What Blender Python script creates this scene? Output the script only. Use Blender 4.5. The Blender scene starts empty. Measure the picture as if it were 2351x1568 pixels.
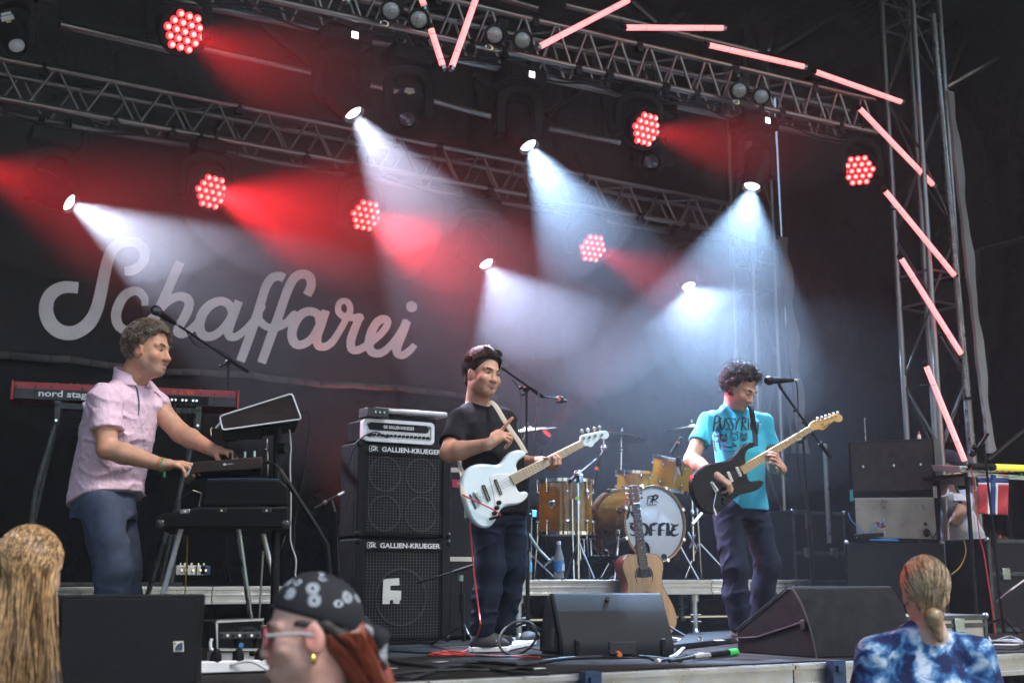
import bpy, bmesh, math, random
import numpy as np
from mathutils import Vector, Matrix
from mathutils.bvhtree import BVHTree
random.seed(4); RNG = np.random.default_rng(7)
scn = bpy.context.scene
COL = scn.collection
R = math.radians

# ------------------------------------------------------------------ camera, light, exposure
YAW, PITCH, FPX, EYE, ZS = R(31.0), R(10.85), 2850.0, 1.60, 1.20     # ZS: height of the stage floor
cam_d = bpy.data.cameras.new('camera'); cam = bpy.data.objects.new('camera', cam_d); COL.objects.link(cam)
cam.location = (0, 0, EYE); cam.rotation_euler = (R(90) + PITCH, 0, -YAW)
cam_d.sensor_width = 36.0; cam_d.lens = 36.0 * FPX / 2351.0; cam_d.clip_end = 400; cam_d.clip_start = 0.05
cam_d.dof.use_dof = True; cam_d.dof.focus_distance = 7.3; cam_d.dof.aperture_fstop = 2.5; cam_d.dof.aperture_blades = 9
scn.camera = cam

SUN_EL, SUN_AZ = R(54), R(152)          # azimuth from +Y towards +X: behind the camera and to its right
world = bpy.data.worlds.new('World'); scn.world = world; world.use_nodes = True
wn = world.node_tree; bg = wn.nodes['Background']
sky = wn.nodes.new('ShaderNodeTexSky'); sky.sky_type = 'NISHITA'; sky.sun_disc = False
sky.sun_elevation = SUN_EL; sky.sun_rotation = SUN_AZ; sky.air_density = 1.2; sky.dust_density = 0.8; sky.ozone_density = 1.0
wn.links.new(sky.outputs[0], bg.inputs[0]); bg.inputs[1].default_value = 0.10
sun_d = bpy.data.lights.new('sun', 'SUN'); sun = bpy.data.objects.new('sun', sun_d); COL.objects.link(sun)
sun_d.energy = 1.5; sun_d.angle = R(18); sun_d.color = (1.0, 0.955, 0.90)
sv = Vector((math.sin(SUN_AZ) * math.cos(SUN_EL), math.cos(SUN_AZ) * math.cos(SUN_EL), math.sin(SUN_EL)))
sun.rotation_euler = sv.to_track_quat('Z', 'Y').to_euler()
scn.view_settings.view_transform = 'Standard'; scn.view_settings.look = 'None'
scn.view_settings.exposure = 1.12; scn.view_settings.gamma = 1.0; scn.view_settings.use_curve_mapping = False
cy = scn.cycles
cy.max_bounces = 5; cy.diffuse_bounces = 2; cy.glossy_bounces = 3; cy.transmission_bounces = 6; cy.transparent_max_bounces = 8
cy.volume_bounces = 0; cy.sample_clamp_indirect = 4.0; cy.sample_clamp_direct = 0.0; cy.caustics_reflective = False; cy.caustics_refractive = False
cy.use_denoising = True; cy.use_adaptive_sampling = True; cy.adaptive_threshold = 0.04
try: cy.denoising_input_passes = 'RGB_ALBEDO_NORMAL'
except Exception: pass

# ------------------------------------------------------------------ pixel -> place (a point on a plane of the real stage)
_f = Vector((math.sin(YAW) * math.cos(PITCH), math.cos(YAW) * math.cos(PITCH), math.sin(PITCH)))
_r = Vector((math.cos(YAW), -math.sin(YAW), 0)); _u = _r.cross(_f)
def at(x, y, Y=None, Z=None, d=None, X=None):
    v = _f + _r * ((x - 1175.5) / FPX) + _u * ((784.0 - y) / FPX)
    if Y is not None: t = Y / v.y
    elif Z is not None: t = (Z - EYE) / v.z
    elif X is not None: t = X / v.x
    else: t = d
    p = v * t; p.z += EYE
    return p
def crop(x0, y0, w, ow):
    k = w / ow
    return lambda x, y: ((x0 + x * k) / 1.10591, (y0 + y * k) / 1.10591)
q1 = crop(0, 0, 900, 2351); q2 = crop(850, 0, 900, 2351); q3 = crop(1700, 0, 900, 2351)
q4 = crop(0, 550, 900, 2351); q5 = crop(850, 550, 900, 2351); q6 = crop(1700, 550, 900, 2351)
q7 = crop(0, 1134, 900, 2351); q8 = crop(850, 1134, 900, 2351); q9 = crop(1700, 1134, 900, 2351)
c_org = crop(380, 980, 450, 1411); c_bas = crop(1150, 1050, 420, 2058); c_drm = crop(1310, 1050, 520, 1812)
c_gtr = crop(1740, 1020, 440, 2029); c_rgt = crop(2140, 1060, 460, 2004); c_key = crop(0, 940, 620, 2315)
c_mb = crop(1100, 850, 460, 1443); c_mg = crop(1700, 880, 460, 1443); c_mk = crop(100, 780, 400, 1493)

# ------------------------------------------------------------------ materials
MATS = {}
def mat(name, col, rough=0.6, metal=0.0, var=0.12, vs=6.0, bump=0.0, bs=60.0, emit=None, es=0.0, trans=0.0, alpha=None, coat=0.0,
        stretch=None, attr=None, sheen=0.0, spec=None, sss=0.0, bump2=0.0, bs2=8.0, rvar=0.12):
    if name in MATS: return MATS[name]
    m = bpy.data.materials.new(name); m.use_nodes = True; nt = m.node_tree; n = nt.nodes; L = nt.links
    b = n['Principled BSDF']; b.inputs['Roughness'].default_value = rough; b.inputs['Metallic'].default_value = metal
    tc = n.new('ShaderNodeTexCoord'); mp = n.new('ShaderNodeMapping'); L.new(tc.outputs['Object'], mp.inputs['Vector'])
    if stretch: mp.inputs['Scale'].default_value = stretch
    nz = n.new('ShaderNodeTexNoise'); nz.inputs['Scale'].default_value = vs; nz.inputs['Detail'].default_value = 6; L.new(mp.outputs[0], nz.inputs['Vector'])
    if attr:
        at_ = n.new('ShaderNodeVertexColor'); at_.layer_name = attr; src = at_.outputs['Color']
    else:
        rgb = n.new('ShaderNodeRGB'); rgb.outputs[0].default_value = (*col, 1); src = rgb.outputs[0]
    mr = n.new('ShaderNodeMapRange'); mr.inputs[1].default_value = 0.3; mr.inputs[2].default_value = 0.7
    mr.inputs[3].default_value = 1 - var; mr.inputs[4].default_value = 1 + var; L.new(nz.outputs['Fac'], mr.inputs[0])
    mx = n.new('ShaderNodeVectorMath'); mx.operation = 'SCALE'; L.new(src, mx.inputs[0]); L.new(mr.outputs[0], mx.inputs['Scale'])
    L.new(mx.outputs[0], b.inputs['Base Color'])
    if rvar and rough > 0:
        m2 = n.new('ShaderNodeMapRange'); m2.inputs[1].default_value = 0.3; m2.inputs[2].default_value = 0.7
        m2.inputs[3].default_value = max(0.02, rough - rvar); m2.inputs[4].default_value = min(1, rough + rvar)
        n3 = n.new('ShaderNodeTexNoise'); n3.inputs['Scale'].default_value = vs * 2.3; n3.inputs['Detail'].default_value = 4; L.new(mp.outputs[0], n3.inputs['Vector'])
        L.new(n3.outputs['Fac'], m2.inputs[0]); L.new(m2.outputs[0], b.inputs['Roughness'])
    last = None
    for st, sc in ((bump2, bs2), (bump, bs)):
        if st:
            nb = n.new('ShaderNodeTexNoise'); nb.inputs['Scale'].default_value = sc; nb.inputs['Detail'].default_value = 5; L.new(mp.outputs[0], nb.inputs['Vector'])
            bp = n.new('ShaderNodeBump'); bp.inputs['Strength'].default_value = min(1, st); bp.inputs['Distance'].default_value = 0.6 / sc * max(1, st)
            L.new(nb.outputs['Fac'], bp.inputs['Height'])
            if last: L.new(last, bp.inputs['Normal'])
            last = bp.outputs[0]
    if last: L.new(last, b.inputs['Normal'])
    if emit: b.inputs['Emission Color'].default_value = (*emit, 1); b.inputs['Emission Strength'].default_value = es
    if trans: b.inputs['Transmission Weight'].default_value = trans
    if coat: b.inputs['Coat Weight'].default_value = coat; b.inputs['Coat Roughness'].default_value = 0.08
    if sheen: b.inputs['Sheen Weight'].default_value = sheen
    if spec is not None: b.inputs['Specular IOR Level'].default_value = spec
    if sss: b.inputs['Subsurface Weight'].default_value = sss; b.inputs['Subsurface Radius'].default_value = (0.012, 0.005, 0.003); b.inputs['Subsurface Scale'].default_value = 0.6
    if alpha is not None: b.inputs['Alpha'].default_value = alpha
    if emit: m.cycles.emission_sampling = 'NONE'
    MATS[name] = m
    return m
K = lambda *a, **k: mat(*a, **k)
K('black_plastic', (0.009, 0.009, 0.0095), 0.5, bump=0.15, bs=300, spec=0.16)
K('black_metal', (0.012, 0.012, 0.0125), 0.38, 0.3, spec=0.16)
K('black_tolex', (0.008, 0.008, 0.0088), 0.62, bump=0.6, bs=420, spec=0.16)
K('black_paint', (0.009, 0.009, 0.010), 0.72, bump=0.8, bs=380, var=0.25, spec=0.16)
K('black_cloth', (0.008, 0.0078, 0.008), 0.95, bump=0.3, bs=260, var=0.3, vs=1.2, bump2=0.5, bs2=2.2, spec=0.16)
K('banner_cloth', (0.018, 0.0165, 0.017), 0.85, bump=0.25, bs=240, var=0.22, vs=1.6, bump2=0.35, bs2=1.8, spec=0.16)
K('banner_print', (0.72, 0.71, 0.70), 0.8, bump=0.25, bs=240, var=0.10, vs=3, bump2=0.35, bs2=1.8)
K('hem_cloth', (0.07, 0.066, 0.064), 0.85, var=0.35, vs=4, bump=0.3, bs=160)
K('aluminium', (0.29, 0.278, 0.262), 0.34, 1.0, var=0.22, vs=9, bump=0.12, bs=130, rvar=0.16)
K('aluminium_bright', (0.5, 0.5, 0.49), 0.36, 0.9, var=0.16, vs=7, bump=0.1, bs=160)
K('chrome', (0.75, 0.75, 0.76), 0.14, 1.0, var=0.06)
K('steel', (0.36, 0.42, 0.43), 0.3, 1.0, var=0.15)
K('lens_glass', (0.35, 0.36, 0.36), 0.16, 0.2, coat=1.0, bump=0.7, bs=90, var=0.3, vs=60)
K('white_plastic', (0.72, 0.71, 0.69), 0.45)
K('label_white', (0.62, 0.62, 0.60), 0.6)
K('label_yellow', (0.62, 0.5, 0.08), 0.6)
K('screen_lit', (0.5, 0.5, 0.5), 0.4, emit=(0.85, 0.9, 1.0), es=1.6)
K('grey_yoke', (0.014, 0.0135, 0.013), 0.7, bump=0.2, bs=200, spec=0.12)
K('wood_dark', (0.05, 0.028, 0.02), 0.55, stretch=(1, 1, 14), var=0.4, vs=5)
K('stage_ply', (0.017, 0.0145, 0.0125), 0.75, var=0.7, vs=3.5, bump=0.5, bs=220, spec=0.16)

# ------------------------------------------------------------------ mesh builder
def basis(z, x=None):
    z = Vector(z).normalized()
    x = Vector(x) if x is not None else (Vector((0, 0, 1)) if abs(z.z) < 0.9 else Vector((1, 0, 0)))
    y = z.cross(x).normalized(); x = y.cross(z).normalized()
    return x, y, z
class MB:
    def __init__(s): s.v = []; s.f = []
    def add(s, vs, fs):
        o = len(s.v); s.v += [tuple(p) for p in vs]; s.f += [tuple(i + o for i in f) for f in fs]; return s
    def box(s, c, size, rot=None):
        c = Vector(c); h = Vector(size) / 2; M = rot or Matrix.Identity(3)
        ps = [c + M @ Vector((sx * h.x, sy * h.y, sz * h.z)) for sz in (-1, 1) for sx, sy in ((-1, -1), (1, -1), (1, 1), (-1, 1))]
        return s.add(ps, [(3, 2, 1, 0), (4, 5, 6, 7), (0, 1, 5, 4), (1, 2, 6, 5), (2, 3, 7, 6), (3, 0, 4, 7)])
    def prism(s, pts, ext):
        n = len(pts); ext = Vector(ext); a = [Vector(p) for p in pts]
        nrm = Vector((0, 0, 0))
        for i in range(n): nrm += a[i].cross(a[(i + 1) % n])
        flip = nrm.dot(ext) > 0
        b = [p + ext for p in a]
        fs = [tuple(range(n)), tuple(range(2 * n - 1, n - 1, -1))] + [(i, i + n, (i + 1) % n + n, (i + 1) % n) for i in range(n)]
        if flip: fs = [tuple(reversed(f)) for f in fs]
        return s.add(a + b, fs)
    def tube(s, path, r, n=8, cap=True, rr=None, flat=1.0, up=None):
        P = [Vector(p) for p in path]; m = len(P); x0 = up; vs = []
        for i, p in enumerate(P):
            t = (P[min(i + 1, m - 1)] - P[max(i - 1, 0)])
            if t.length < 1e-9: t = Vector((0, 0, 1))
            x, y, z = basis(t, x0); x0 = x
            ri = rr[i] if rr else r
            for k in range(n):
                a = 2 * math.pi * k / n; vs.append(p + x * (math.cos(a) * ri) + y * (math.sin(a) * ri * flat))
        fs = [(i * n + k, i * n + (k + 1) % n, (i + 1) * n + (k + 1) % n, (i + 1) * n + k) for i in range(m - 1) for k in range(n)]
        if cap: fs += [tuple(range(n - 1, -1, -1)), tuple((m - 1) * n + k for k in range(n))]
        return s.add(vs, fs)
    def lathe(s, a, axis, prof, n=24, x=None, cap=True):
        a = Vector(a); xx, yy, zz = basis(axis, x); vs = []
        for r, h in prof:
            for k in range(n):
                t = 2 * math.pi * k / n; vs.append(a + zz * h + xx * (math.cos(t) * r) + yy * (math.sin(t) * r))
        m = len(prof)
        fs = [(i * n + k, i * n + (k + 1) % n, (i + 1) * n + (k + 1) % n, (i + 1) * n + k) for i in range(m - 1) for k in range(n)]
        if cap: fs += [tuple(range(n - 1, -1, -1)), tuple((m - 1) * n + k for k in range(n))]
        return s.add(vs, fs)
    def cyl(s, a, b, r, n=12, r2=None):
        a = Vector(a); b = Vector(b); return s.lathe(a, b - a, [(r, 0), (r if r2 is None else r2, (b - a).length)], n)
    def sphere(s, c, r, n=12, m=8, sc=(1, 1, 1), rot=None):
        c = Vector(c); M = rot or Matrix.Identity(3); vs = []; 
        for i in range(m + 1):
            ph = math.pi * i / m
            for k in range(n):
                th = 2 * math.pi * k / n
                vs.append(c + M @ Vector((math.sin(ph) * math.cos(th) * r * sc[0], math.sin(ph) * math.sin(th) * r * sc[1], math.cos(ph) * r * sc[2])))
        return s.add(vs, [(i * n + k, (i + 1) * n + k, (i + 1) * n + (k + 1) % n, i * n + (k + 1) % n) for i in range(m) for k in range(n)])
    def ring(s, c, axis, R_, r, n=32, m=8, x=None, ry=None):
        c = Vector(c); xx, yy, zz = basis(axis, x); ry = ry or R_
        return s.tube([c + xx * (math.cos(t) * R_) + yy * (math.sin(t) * ry) for t in [2 * math.pi * k / n for k in range(n + 1)]], r, m, cap=False)
def mesh_from(name, vs, fs, m=None, smooth=True, ang=38):
    me = bpy.data.meshes.new(name); me.from_pydata([tuple(v) for v in vs], [], [tuple(f) for f in fs]); me.validate(); me.update()
    if m: me.materials.append(MATS[m] if isinstance(m, str) else m)
    if smooth and len(me.polygons):
        me.polygons.foreach_set('use_smooth', [True] * len(me.polygons)); me.set_sharp_from_angle(angle=R(ang))
    return me
class Thing:
    """an Empty at the thing's base; parts are meshes whose vertices are kept relative to it"""
    def __init__(s, name, label, cat, base, group=None, kind=None):
        s.base = Vector(base); s.o = bpy.data.objects.new(name, None); COL.objects.link(s.o); s.o.location = s.base
        s.o.empty_display_size = 0.1; s.o['label'] = label
        if cat: s.o['category'] = cat
        if group: s.o['group'] = group
        if kind: s.o['kind'] = kind
    def part(s, name, mb, m, parent=None, bevel=0, smooth=True, ang=38, label=None, kind=None):
        me = mesh_from(name, [Vector(v) - s.base for v in mb.v], mb.f, m, smooth, ang)
        return s.mesh(name, me, parent, bevel, label, kind)
    def mesh(s, name, me, parent=None, bevel=0, label=None, kind=None):
        o = bpy.data.objects.new(name, me); COL.objects.link(o); o.parent = parent or s.o
        if bevel:
            b = o.modifiers.new('bevel', 'BEVEL'); b.width = bevel; b.segments = 2; b.limit_method = 'ANGLE'; b.angle_limit = R(40)
        if label: o['label'] = label
        if kind: o['kind'] = kind
        return o
    def rod(s, name, a, b, r, m, parent=None):
        a = Vector(a); b = Vector(b); key = ('rod', m)
        if key not in ROD:
            mb = MB().lathe((0, 0, 0), (0, 0, 1), [(1, 0), (1, 1)], 10); ROD[key] = mesh_from('rod', mb.v, mb.f, m)
        o = bpy.data.objects.new(name, ROD[key]); COL.objects.link(o); o.parent = parent or s.o
        x, y, z = basis(b - a); M = Matrix((x * r, y * r, z * (b - a).length)).transposed().to_4x4(); M.translation = a - s.base
        o.matrix_local = M
        return o
ROD = {}
def solo(name, mb, m, label, cat, base, group=None, bevel=0, kind=None, smooth=True, ang=38):
    base = Vector(base); me = mesh_from(name, [Vector(v) - base for v in mb.v], mb.f, m, smooth, ang)
    o = bpy.data.objects.new(name, me); COL.objects.link(o); o.location = base; o['label'] = label
    if cat: o['category'] = cat
    if group: o['group'] = group
    if kind: o['kind'] = kind
    if bevel:
        b = o.modifiers.new('bevel', 'BEVEL'); b.width = bevel; b.segments = 2; b.limit_method = 'ANGLE'; b.angle_limit = R(40)
    return o
def struct(name, mb, m, label=None, bevel=0):
    o = bpy.data.objects.new(name, mesh_from(name, mb.v, mb.f, m)); COL.objects.link(o); o['kind'] = 'structure'
    if label: o['label'] = label
    if bevel:
        b = o.modifiers.new('bevel', 'BEVEL'); b.width = bevel; b.segments = 2; b.limit_method = 'ANGLE'; b.angle_limit = R(40)
    return o
def smooth_path(pts, n=6):
    P = [Vector(p) for p in pts]; out = []
    for i in range(len(P) - 1):
        p0 = P[max(i - 1, 0)]; p1 = P[i]; p2 = P[i + 1]; p3 = P[min(i + 2, len(P) - 1)]
        for k in range(n):
            t = k / n; out.append(0.5 * ((2 * p1) + (p2 - p0) * t + (2 * p0 - 5 * p1 + 4 * p2 - p3) * t * t + (3 * p1 - p0 - 3 * p2 + p3) * t ** 3))
    out.append(P[-1]); return out
def text_mb(txt, quad, depth=0.002, bold=0.0, shear=0.0, spacing=1.0):
    """writing as thin raised letters filling the quad (top-left, top-right, bottom-right, bottom-left)"""
    cu = bpy.data.curves.new('t', 'FONT'); cu.body = txt; cu.offset = bold; cu.shear = shear; cu.resolution_u = 3; cu.space_character = spacing
    ob = bpy.data.objects.new('t', cu); COL.objects.link(ob); dg = bpy.context.evaluated_depsgraph_get(); dg.update()
    me = ob.evaluated_get(dg).to_mesh(); vs = [v.co.copy() for v in me.vertices]; fs = [tuple(p.vertices) for p in me.polygons]
    ob.evaluated_get(dg).to_mesh_clear(); bpy.data.objects.remove(ob); bpy.data.curves.remove(cu)
    x0 = min(v.x for v in vs); x1 = max(v.x for v in vs); y0 = min(v.y for v in vs); y1 = max(v.y for v in vs)
    tl, tr, br, bl = [Vector(q) for q in quad]; nrm = (tr - tl).cross(tl - bl).normalized()
    out = []
    for v in vs:
        u = (v.x - x0) / (x1 - x0); w = (v.y - y0) / (y1 - y0)
        out.append((bl * (1 - u) + br * u) * (1 - w) + (tl * (1 - u) + tr * u) * w + nrm * depth)
    return MB().add(out, fs)

# ------------------------------------------------------------------ distance-field mesher (bodies, clothes, lettering)
def surface_nets(D, xs, ys, zs):
    """D[nx,ny,nz] signed distance on a rectilinear grid -> verts, quads"""
    S = D < 0; nx, ny, nz = D.shape
    c = S[:-1, :-1, :-1].astype(np.int8)
    cnt = np.zeros((nx - 1, ny - 1, nz - 1), np.int8)
    for dx in (0, 1):
        for dy in (0, 1):
            for dz in (0, 1): cnt += S[dx:nx - 1 + dx, dy:ny - 1 + dy, dz:nz - 1 + dz]
    act = (cnt > 0) & (cnt < 8); idx = np.full(act.shape, -1, np.int64); I, J, Kk = np.nonzero(act); idx[I, J, Kk] = np.arange(len(I))
    acc = np.zeros((len(I), 3)); w = np.zeros(len(I))
    cor = [(0, 0, 0), (1, 0, 0), (0, 1, 0), (1, 1, 0), (0, 0, 1), (1, 0, 1), (0, 1, 1), (1, 1, 1)]
    vals = [D[I + a, J + b, Kk + e] for a, b, e in cor]
    for a in range(8):
        for b in range(a + 1, 8):
            df = [cor[b][k] - cor[a][k] for k in range(3)]
            if sum(map(abs, df)) != 1: continue
            va, vb = vals[a], vals[b]; m = (va < 0) != (vb < 0); t = np.where(m, va / np.where(m, va - vb, 1), 0)
            for k in range(3): acc[:, k] += np.where(m, cor[a][k] + t * df[k], 0)
            w += m
    acc /= w[:, None]
    V = np.empty((len(I), 3))
    for k, (g, ii) in enumerate(((xs, I), (ys, J), (zs, Kk))): V[:, k] = g[ii] + acc[:, k] * (g[ii + 1] - g[ii])
    Q = []
    for ax in range(3):
        sl0 = [slice(1, -1)] * 3; sl0[ax] = slice(0, -1)
        a0 = [slice(1, -1)] * 3; a0[ax] = slice(0, -1); a1 = list(a0); a1[ax] = slice(1, None)
        A = S[tuple(a0)]; B = S[tuple(a1)]; e = A != B
        i, j, k = np.nonzero(e); p = [i + (ax != 0), j + (ax != 1), k + (ax != 2)]
        u, v = [(1, 2), (2, 0), (0, 1)][ax]
        def g(du, dv):
            q = [p[0].copy(), p[1].copy(), p[2].copy()]; q[u] = q[u] - du; q[v] = q[v] - dv; return idx[q[0], q[1], q[2]]
        quad = np.stack([g(1, 1), g(0, 1), g(0, 0), g(1, 0)], 1)
        inside = A[i, j, k]; quad[~inside] = quad[~inside][:, ::-1]
        Q.append(quad)
    Q = np.concatenate(Q); Q = Q[(Q >= 0).all(1)]
    return V, Q
def smin(a, b, k):
    h = np.clip(0.5 + 0.5 * (b - a) / k, 0, 1); return b * (1 - h) + a * h - k * h * (1 - h)
class SDF:
    def __init__(s): s.p = []
    def _a(s, fn, lo, hi, k, sub): s.p.append((fn, np.array(lo, float), np.array(hi, float), k, sub)); return s
    def cone(s, a, b, r1, r2=None, k=0.02, sub=False):
        a = np.array(a, float); b = np.array(b, float); r2 = r1 if r2 is None else r2; ab = b - a; L2 = max(ab @ ab, 1e-9); m = max(r1, r2)
        def fn(x, y, z):
            t = np.clip(((x - a[0]) * ab[0] + (y - a[1]) * ab[1] + (z - a[2]) * ab[2]) / L2, 0, 1)
            return np.sqrt((x - a[0] - ab[0] * t) ** 2 + (y - a[1] - ab[1] * t) ** 2 + (z - a[2] - ab[2] * t) ** 2) - (r1 + (r2 - r1) * t)
        return s._a(fn, np.minimum(a, b) - m, np.maximum(a, b) + m, k, sub)
    def sleeve(s, a, b, r1, r2, cut, k=0.03):
        a = np.array(a, float); b = np.array(b, float); ab = b - a; L = np.linalg.norm(ab); u = ab / L; m = max(r1, r2)
        def fn(x, y, z):
            t0 = ((x - a[0]) * u[0] + (y - a[1]) * u[1] + (z - a[2]) * u[2]); t = np.clip(t0 / L, 0, 1)
            d = np.sqrt((x - a[0] - ab[0] * t) ** 2 + (y - a[1] - ab[1] * t) ** 2 + (z - a[2] - ab[2] * t) ** 2) - (r1 + (r2 - r1) * t)
            return np.maximum(d, t0 - cut * L)
        return s._a(fn, np.minimum(a, b) - m, np.maximum(a, b) + m, k, False)
    def ell(s, c, r, M=None, k=0.02, sub=False):
        c = np.array(c, float); r = np.array(r, float); M = np.eye(3) if M is None else np.array(M, float); mr = r.min(); mx = r.max()
        def fn(x, y, z):
            x = x - c[0]; y = y - c[1]; z = z - c[2]
            u = (x * M[0, 0] + y * M[1, 0] + z * M[2, 0]) / r[0]; v = (x * M[0, 1] + y * M[1, 1] + z * M[2, 1]) / r[1]; w = (x * M[0, 2] + y * M[1, 2] + z * M[2, 2]) / r[2]
            q = np.sqrt(u * u + v * v + w * w); g = np.sqrt((u / r[0]) ** 2 + (v / r[1]) ** 2 + (w / r[2]) ** 2) + 1e-9
            return q * (q - 1) / g
        return s._a(fn, c - mx, c + mx, k, sub)
    def loft(s, zs, cx, cy, a, b, ang, k=0.03, pw=2.4):
        """stacked ovals: centre (cx,cy), half width a along (cos ang, sin ang), half depth b across it"""
        zs = np.array(zs, float); ca, sa = math.cos(ang), math.sin(ang); mx = max(max(a), max(b))
        def fn(x, y, z):
            zz = np.clip(z, zs[0], zs[-1]); X = np.interp(zz, zs, cx); Y = np.interp(zz, zs, cy); A = np.interp(zz, zs, a); B = np.interp(zz, zs, b)
            u = ((x - X) * ca + (y - Y) * sa) / A; v = (-(x - X) * sa + (y - Y) * ca) / B
            d = ((np.abs(u) ** pw + np.abs(v) ** pw + 1e-9) ** (1 / pw) - 1) * np.minimum(A, B)
            dz = np.maximum(zs[0] - z, z - zs[-1]); return np.where(dz > 0, np.sqrt(np.maximum(d, 0) ** 2 + dz ** 2), np.maximum(d, dz))
        return s._a(fn, (min(cx) - mx, min(cy) - mx, zs[0]), (max(cx) + mx, max(cy) + mx, zs[-1]), k, False)
    def plane(s, p, n, k=0.004):
        """keeps the side the normal points away from"""
        p = np.array(p, float); n = np.array(n, float); n = n / np.linalg.norm(n)
        return s._a(lambda x, y, z: -((x - p[0]) * n[0] + (y - p[1]) * n[1] + (z - p[2]) * n[2]), (-1e3,) * 3, (1e3,) * 3, k, True)
    def warp(s, fn): s.p.append((fn, None, None, 0, 'warp')); return s
    def eval(s, xs, ys, zs):
        D = np.full((len(xs), len(ys), len(zs)), 0.2)
        for fn, lo, hi, k, sub in s.p:
            if sub == 'warp':
                D += fn(xs[:, None, None], ys[None, :, None], zs[None, None, :]); continue
            pad = 0.10
            i0, i1 = np.searchsorted(xs, [lo[0] - pad, hi[0] + pad]); j0, j1 = np.searchsorted(ys, [lo[1] - pad, hi[1] + pad]); k0, k1 = np.searchsorted(zs, [lo[2] - pad, hi[2] + pad])
            if i0 >= i1 or j0 >= j1 or k0 >= k1: continue
            d = fn(xs[i0:i1, None, None], ys[None, j0:j1, None], zs[None, None, k0:k1]); V = D[i0:i1, j0:j1, k0:k1]
            D[i0:i1, j0:j1, k0:k1] = -smin(-V, d, k) if sub else smin(V, d, k)
        return D
    def bounds(s):
        L = [p for p in s.p if p[4] is False]; return np.min([p[1] for p in L], 0) - 0.03, np.max([p[2] for p in L], 0) + 0.03
    def mesh(s, h, fine=(), lo=None, hi=None):
        """fine: list of (lo, hi, h) boxes meshed at a finer step; the coarse surface leaves them out"""
        l, u = s.bounds(); l = l if lo is None else np.maximum(l, lo); u = u if hi is None else np.minimum(u, hi)
        def block(l, u, h): return [np.arange(l[i], u[i] + h, h) for i in range(3)]
        g = block(l, u, h); V, Q = surface_nets(s.eval(*g), *g)
        if len(fine):
            c = V[Q].mean(1); keep = np.ones(len(Q), bool)
            for fl, fu, fh in fine: keep &= ~((c > np.array(fl) + h * 1.2) & (c < np.array(fu) - h * 1.2)).all(1)
            Q = Q[keep]
            for fl, fu, fh in fine:
                g = block(fl, fu, fh); v, q = surface_nets(s.eval(*g), *g)
                Q = np.concatenate([Q, q + len(V)]); V = np.concatenate([V, v])
        return V, Q
def waves(seed, n, f0, f1, aniso=(1, 1, 1)):
    r = np.random.default_rng(seed); ds = r.normal(size=(n, 3)); ds /= np.linalg.norm(ds, axis=1)[:, None]; fr = r.uniform(f0, f1, n); ph = r.uniform(0, 6.28, n); ds *= np.array(aniso)
    def fn(x, y, z):
        t = 0
        for d, f, p in zip(ds, fr, ph): t = t + np.sin((x * d[0] + y * d[1] + z * d[2]) * f + p)
        return t / math.sqrt(n)
    return fn
def np_mesh(name, V, Q, m, base, smooth=True, cols=None):
    me = bpy.data.meshes.new(name); V = np.asarray(V) - np.array(base)
    me.from_pydata(V.tolist(), [], Q.tolist()); me.update()
    if smooth: me.polygons.foreach_set('use_smooth', [True] * len(me.polygons))
    me.materials.append(MATS[m])
    if cols is not None:
        ca = me.color_attributes.new('paint', 'FLOAT_COLOR', 'POINT'); ca.data.foreach_set('color', np.concatenate([cols, np.ones((len(cols), 1))], 1).astype(np.float32).ravel())
    return me
def strokes(strk, h, depth=1.6):
    """flat lettering from pen strokes: list of (points, widths, cut_start, cut_end) in 2-D -> 2-D verts, faces of one thin slab"""
    allp = np.concatenate([np.array(s[0]) for s in strk]); w = max(max(s[1]) if isinstance(s[1], (list, tuple)) else s[1] for s in strk)
    lo = allp.min(0) - w - 2 * h; hi = allp.max(0) + w + 2 * h
    xs = np.arange(lo[0], hi[0], h); ys = np.arange(lo[1], hi[1], h); D = np.full((len(xs), len(ys)), 1e3)
    for pts, wd, c0, c1 in strk:
        P = [Vector((p[0], p[1], 0)) for p in pts]; n = 5; sp = smooth_path(P, n) if len(P) > 2 else P
        ww = wd if isinstance(wd, (list, tuple)) else [wd] * len(P)
        wi = np.interp(np.linspace(0, len(P) - 1, len(sp)), range(len(P)), ww) / 2
        d = np.full(D.shape, 1e3)
        for i in range(len(sp) - 1):
            a, b = sp[i], sp[i + 1]; ab = b - a; L2 = max(ab.length_squared, 1e-9); m = max(wi[i], wi[i + 1]) + 3 * h
            i0, i1 = np.searchsorted(xs, [min(a.x, b.x) - m, max(a.x, b.x) + m]); j0, j1 = np.searchsorted(ys, [min(a.y, b.y) - m, max(a.y, b.y) + m])
            X = xs[i0:i1, None]; Y = ys[None, j0:j1]
            t = np.clip(((X - a.x) * ab.x + (Y - a.y) * ab.y) / L2, 0, 1)
            v = np.hypot(X - a.x - ab.x * t, Y - a.y - ab.y * t) - (wi[i] + (wi[i + 1] - wi[i]) * t)
            d[i0:i1, j0:j1] = np.minimum(d[i0:i1, j0:j1], v)
        for flag, e, e2, wv in ((c0, sp[0], sp[1], wi[0]), (c1, sp[-1], sp[-2], wi[-1])):
            if flag:
                dr = (e - e2).normalized(); near = np.hypot(xs[:, None] - e.x, ys[None, :] - e.y) < wv * 1.6
                pl = (xs[:, None] - e.x) * dr.x + (ys[None, :] - e.y) * dr.y
                d = np.where(near, np.maximum(d, pl), d)
        D = np.minimum(D, d)
    zs = np.array([-1.5, -0.5, 0.5, 1.5]) * h * depth
    D3 = np.maximum(D[:, :, None], np.abs(zs)[None, None, :] - h * depth * 0.9)
    return surface_nets(D3, xs, ys, zs)

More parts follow.
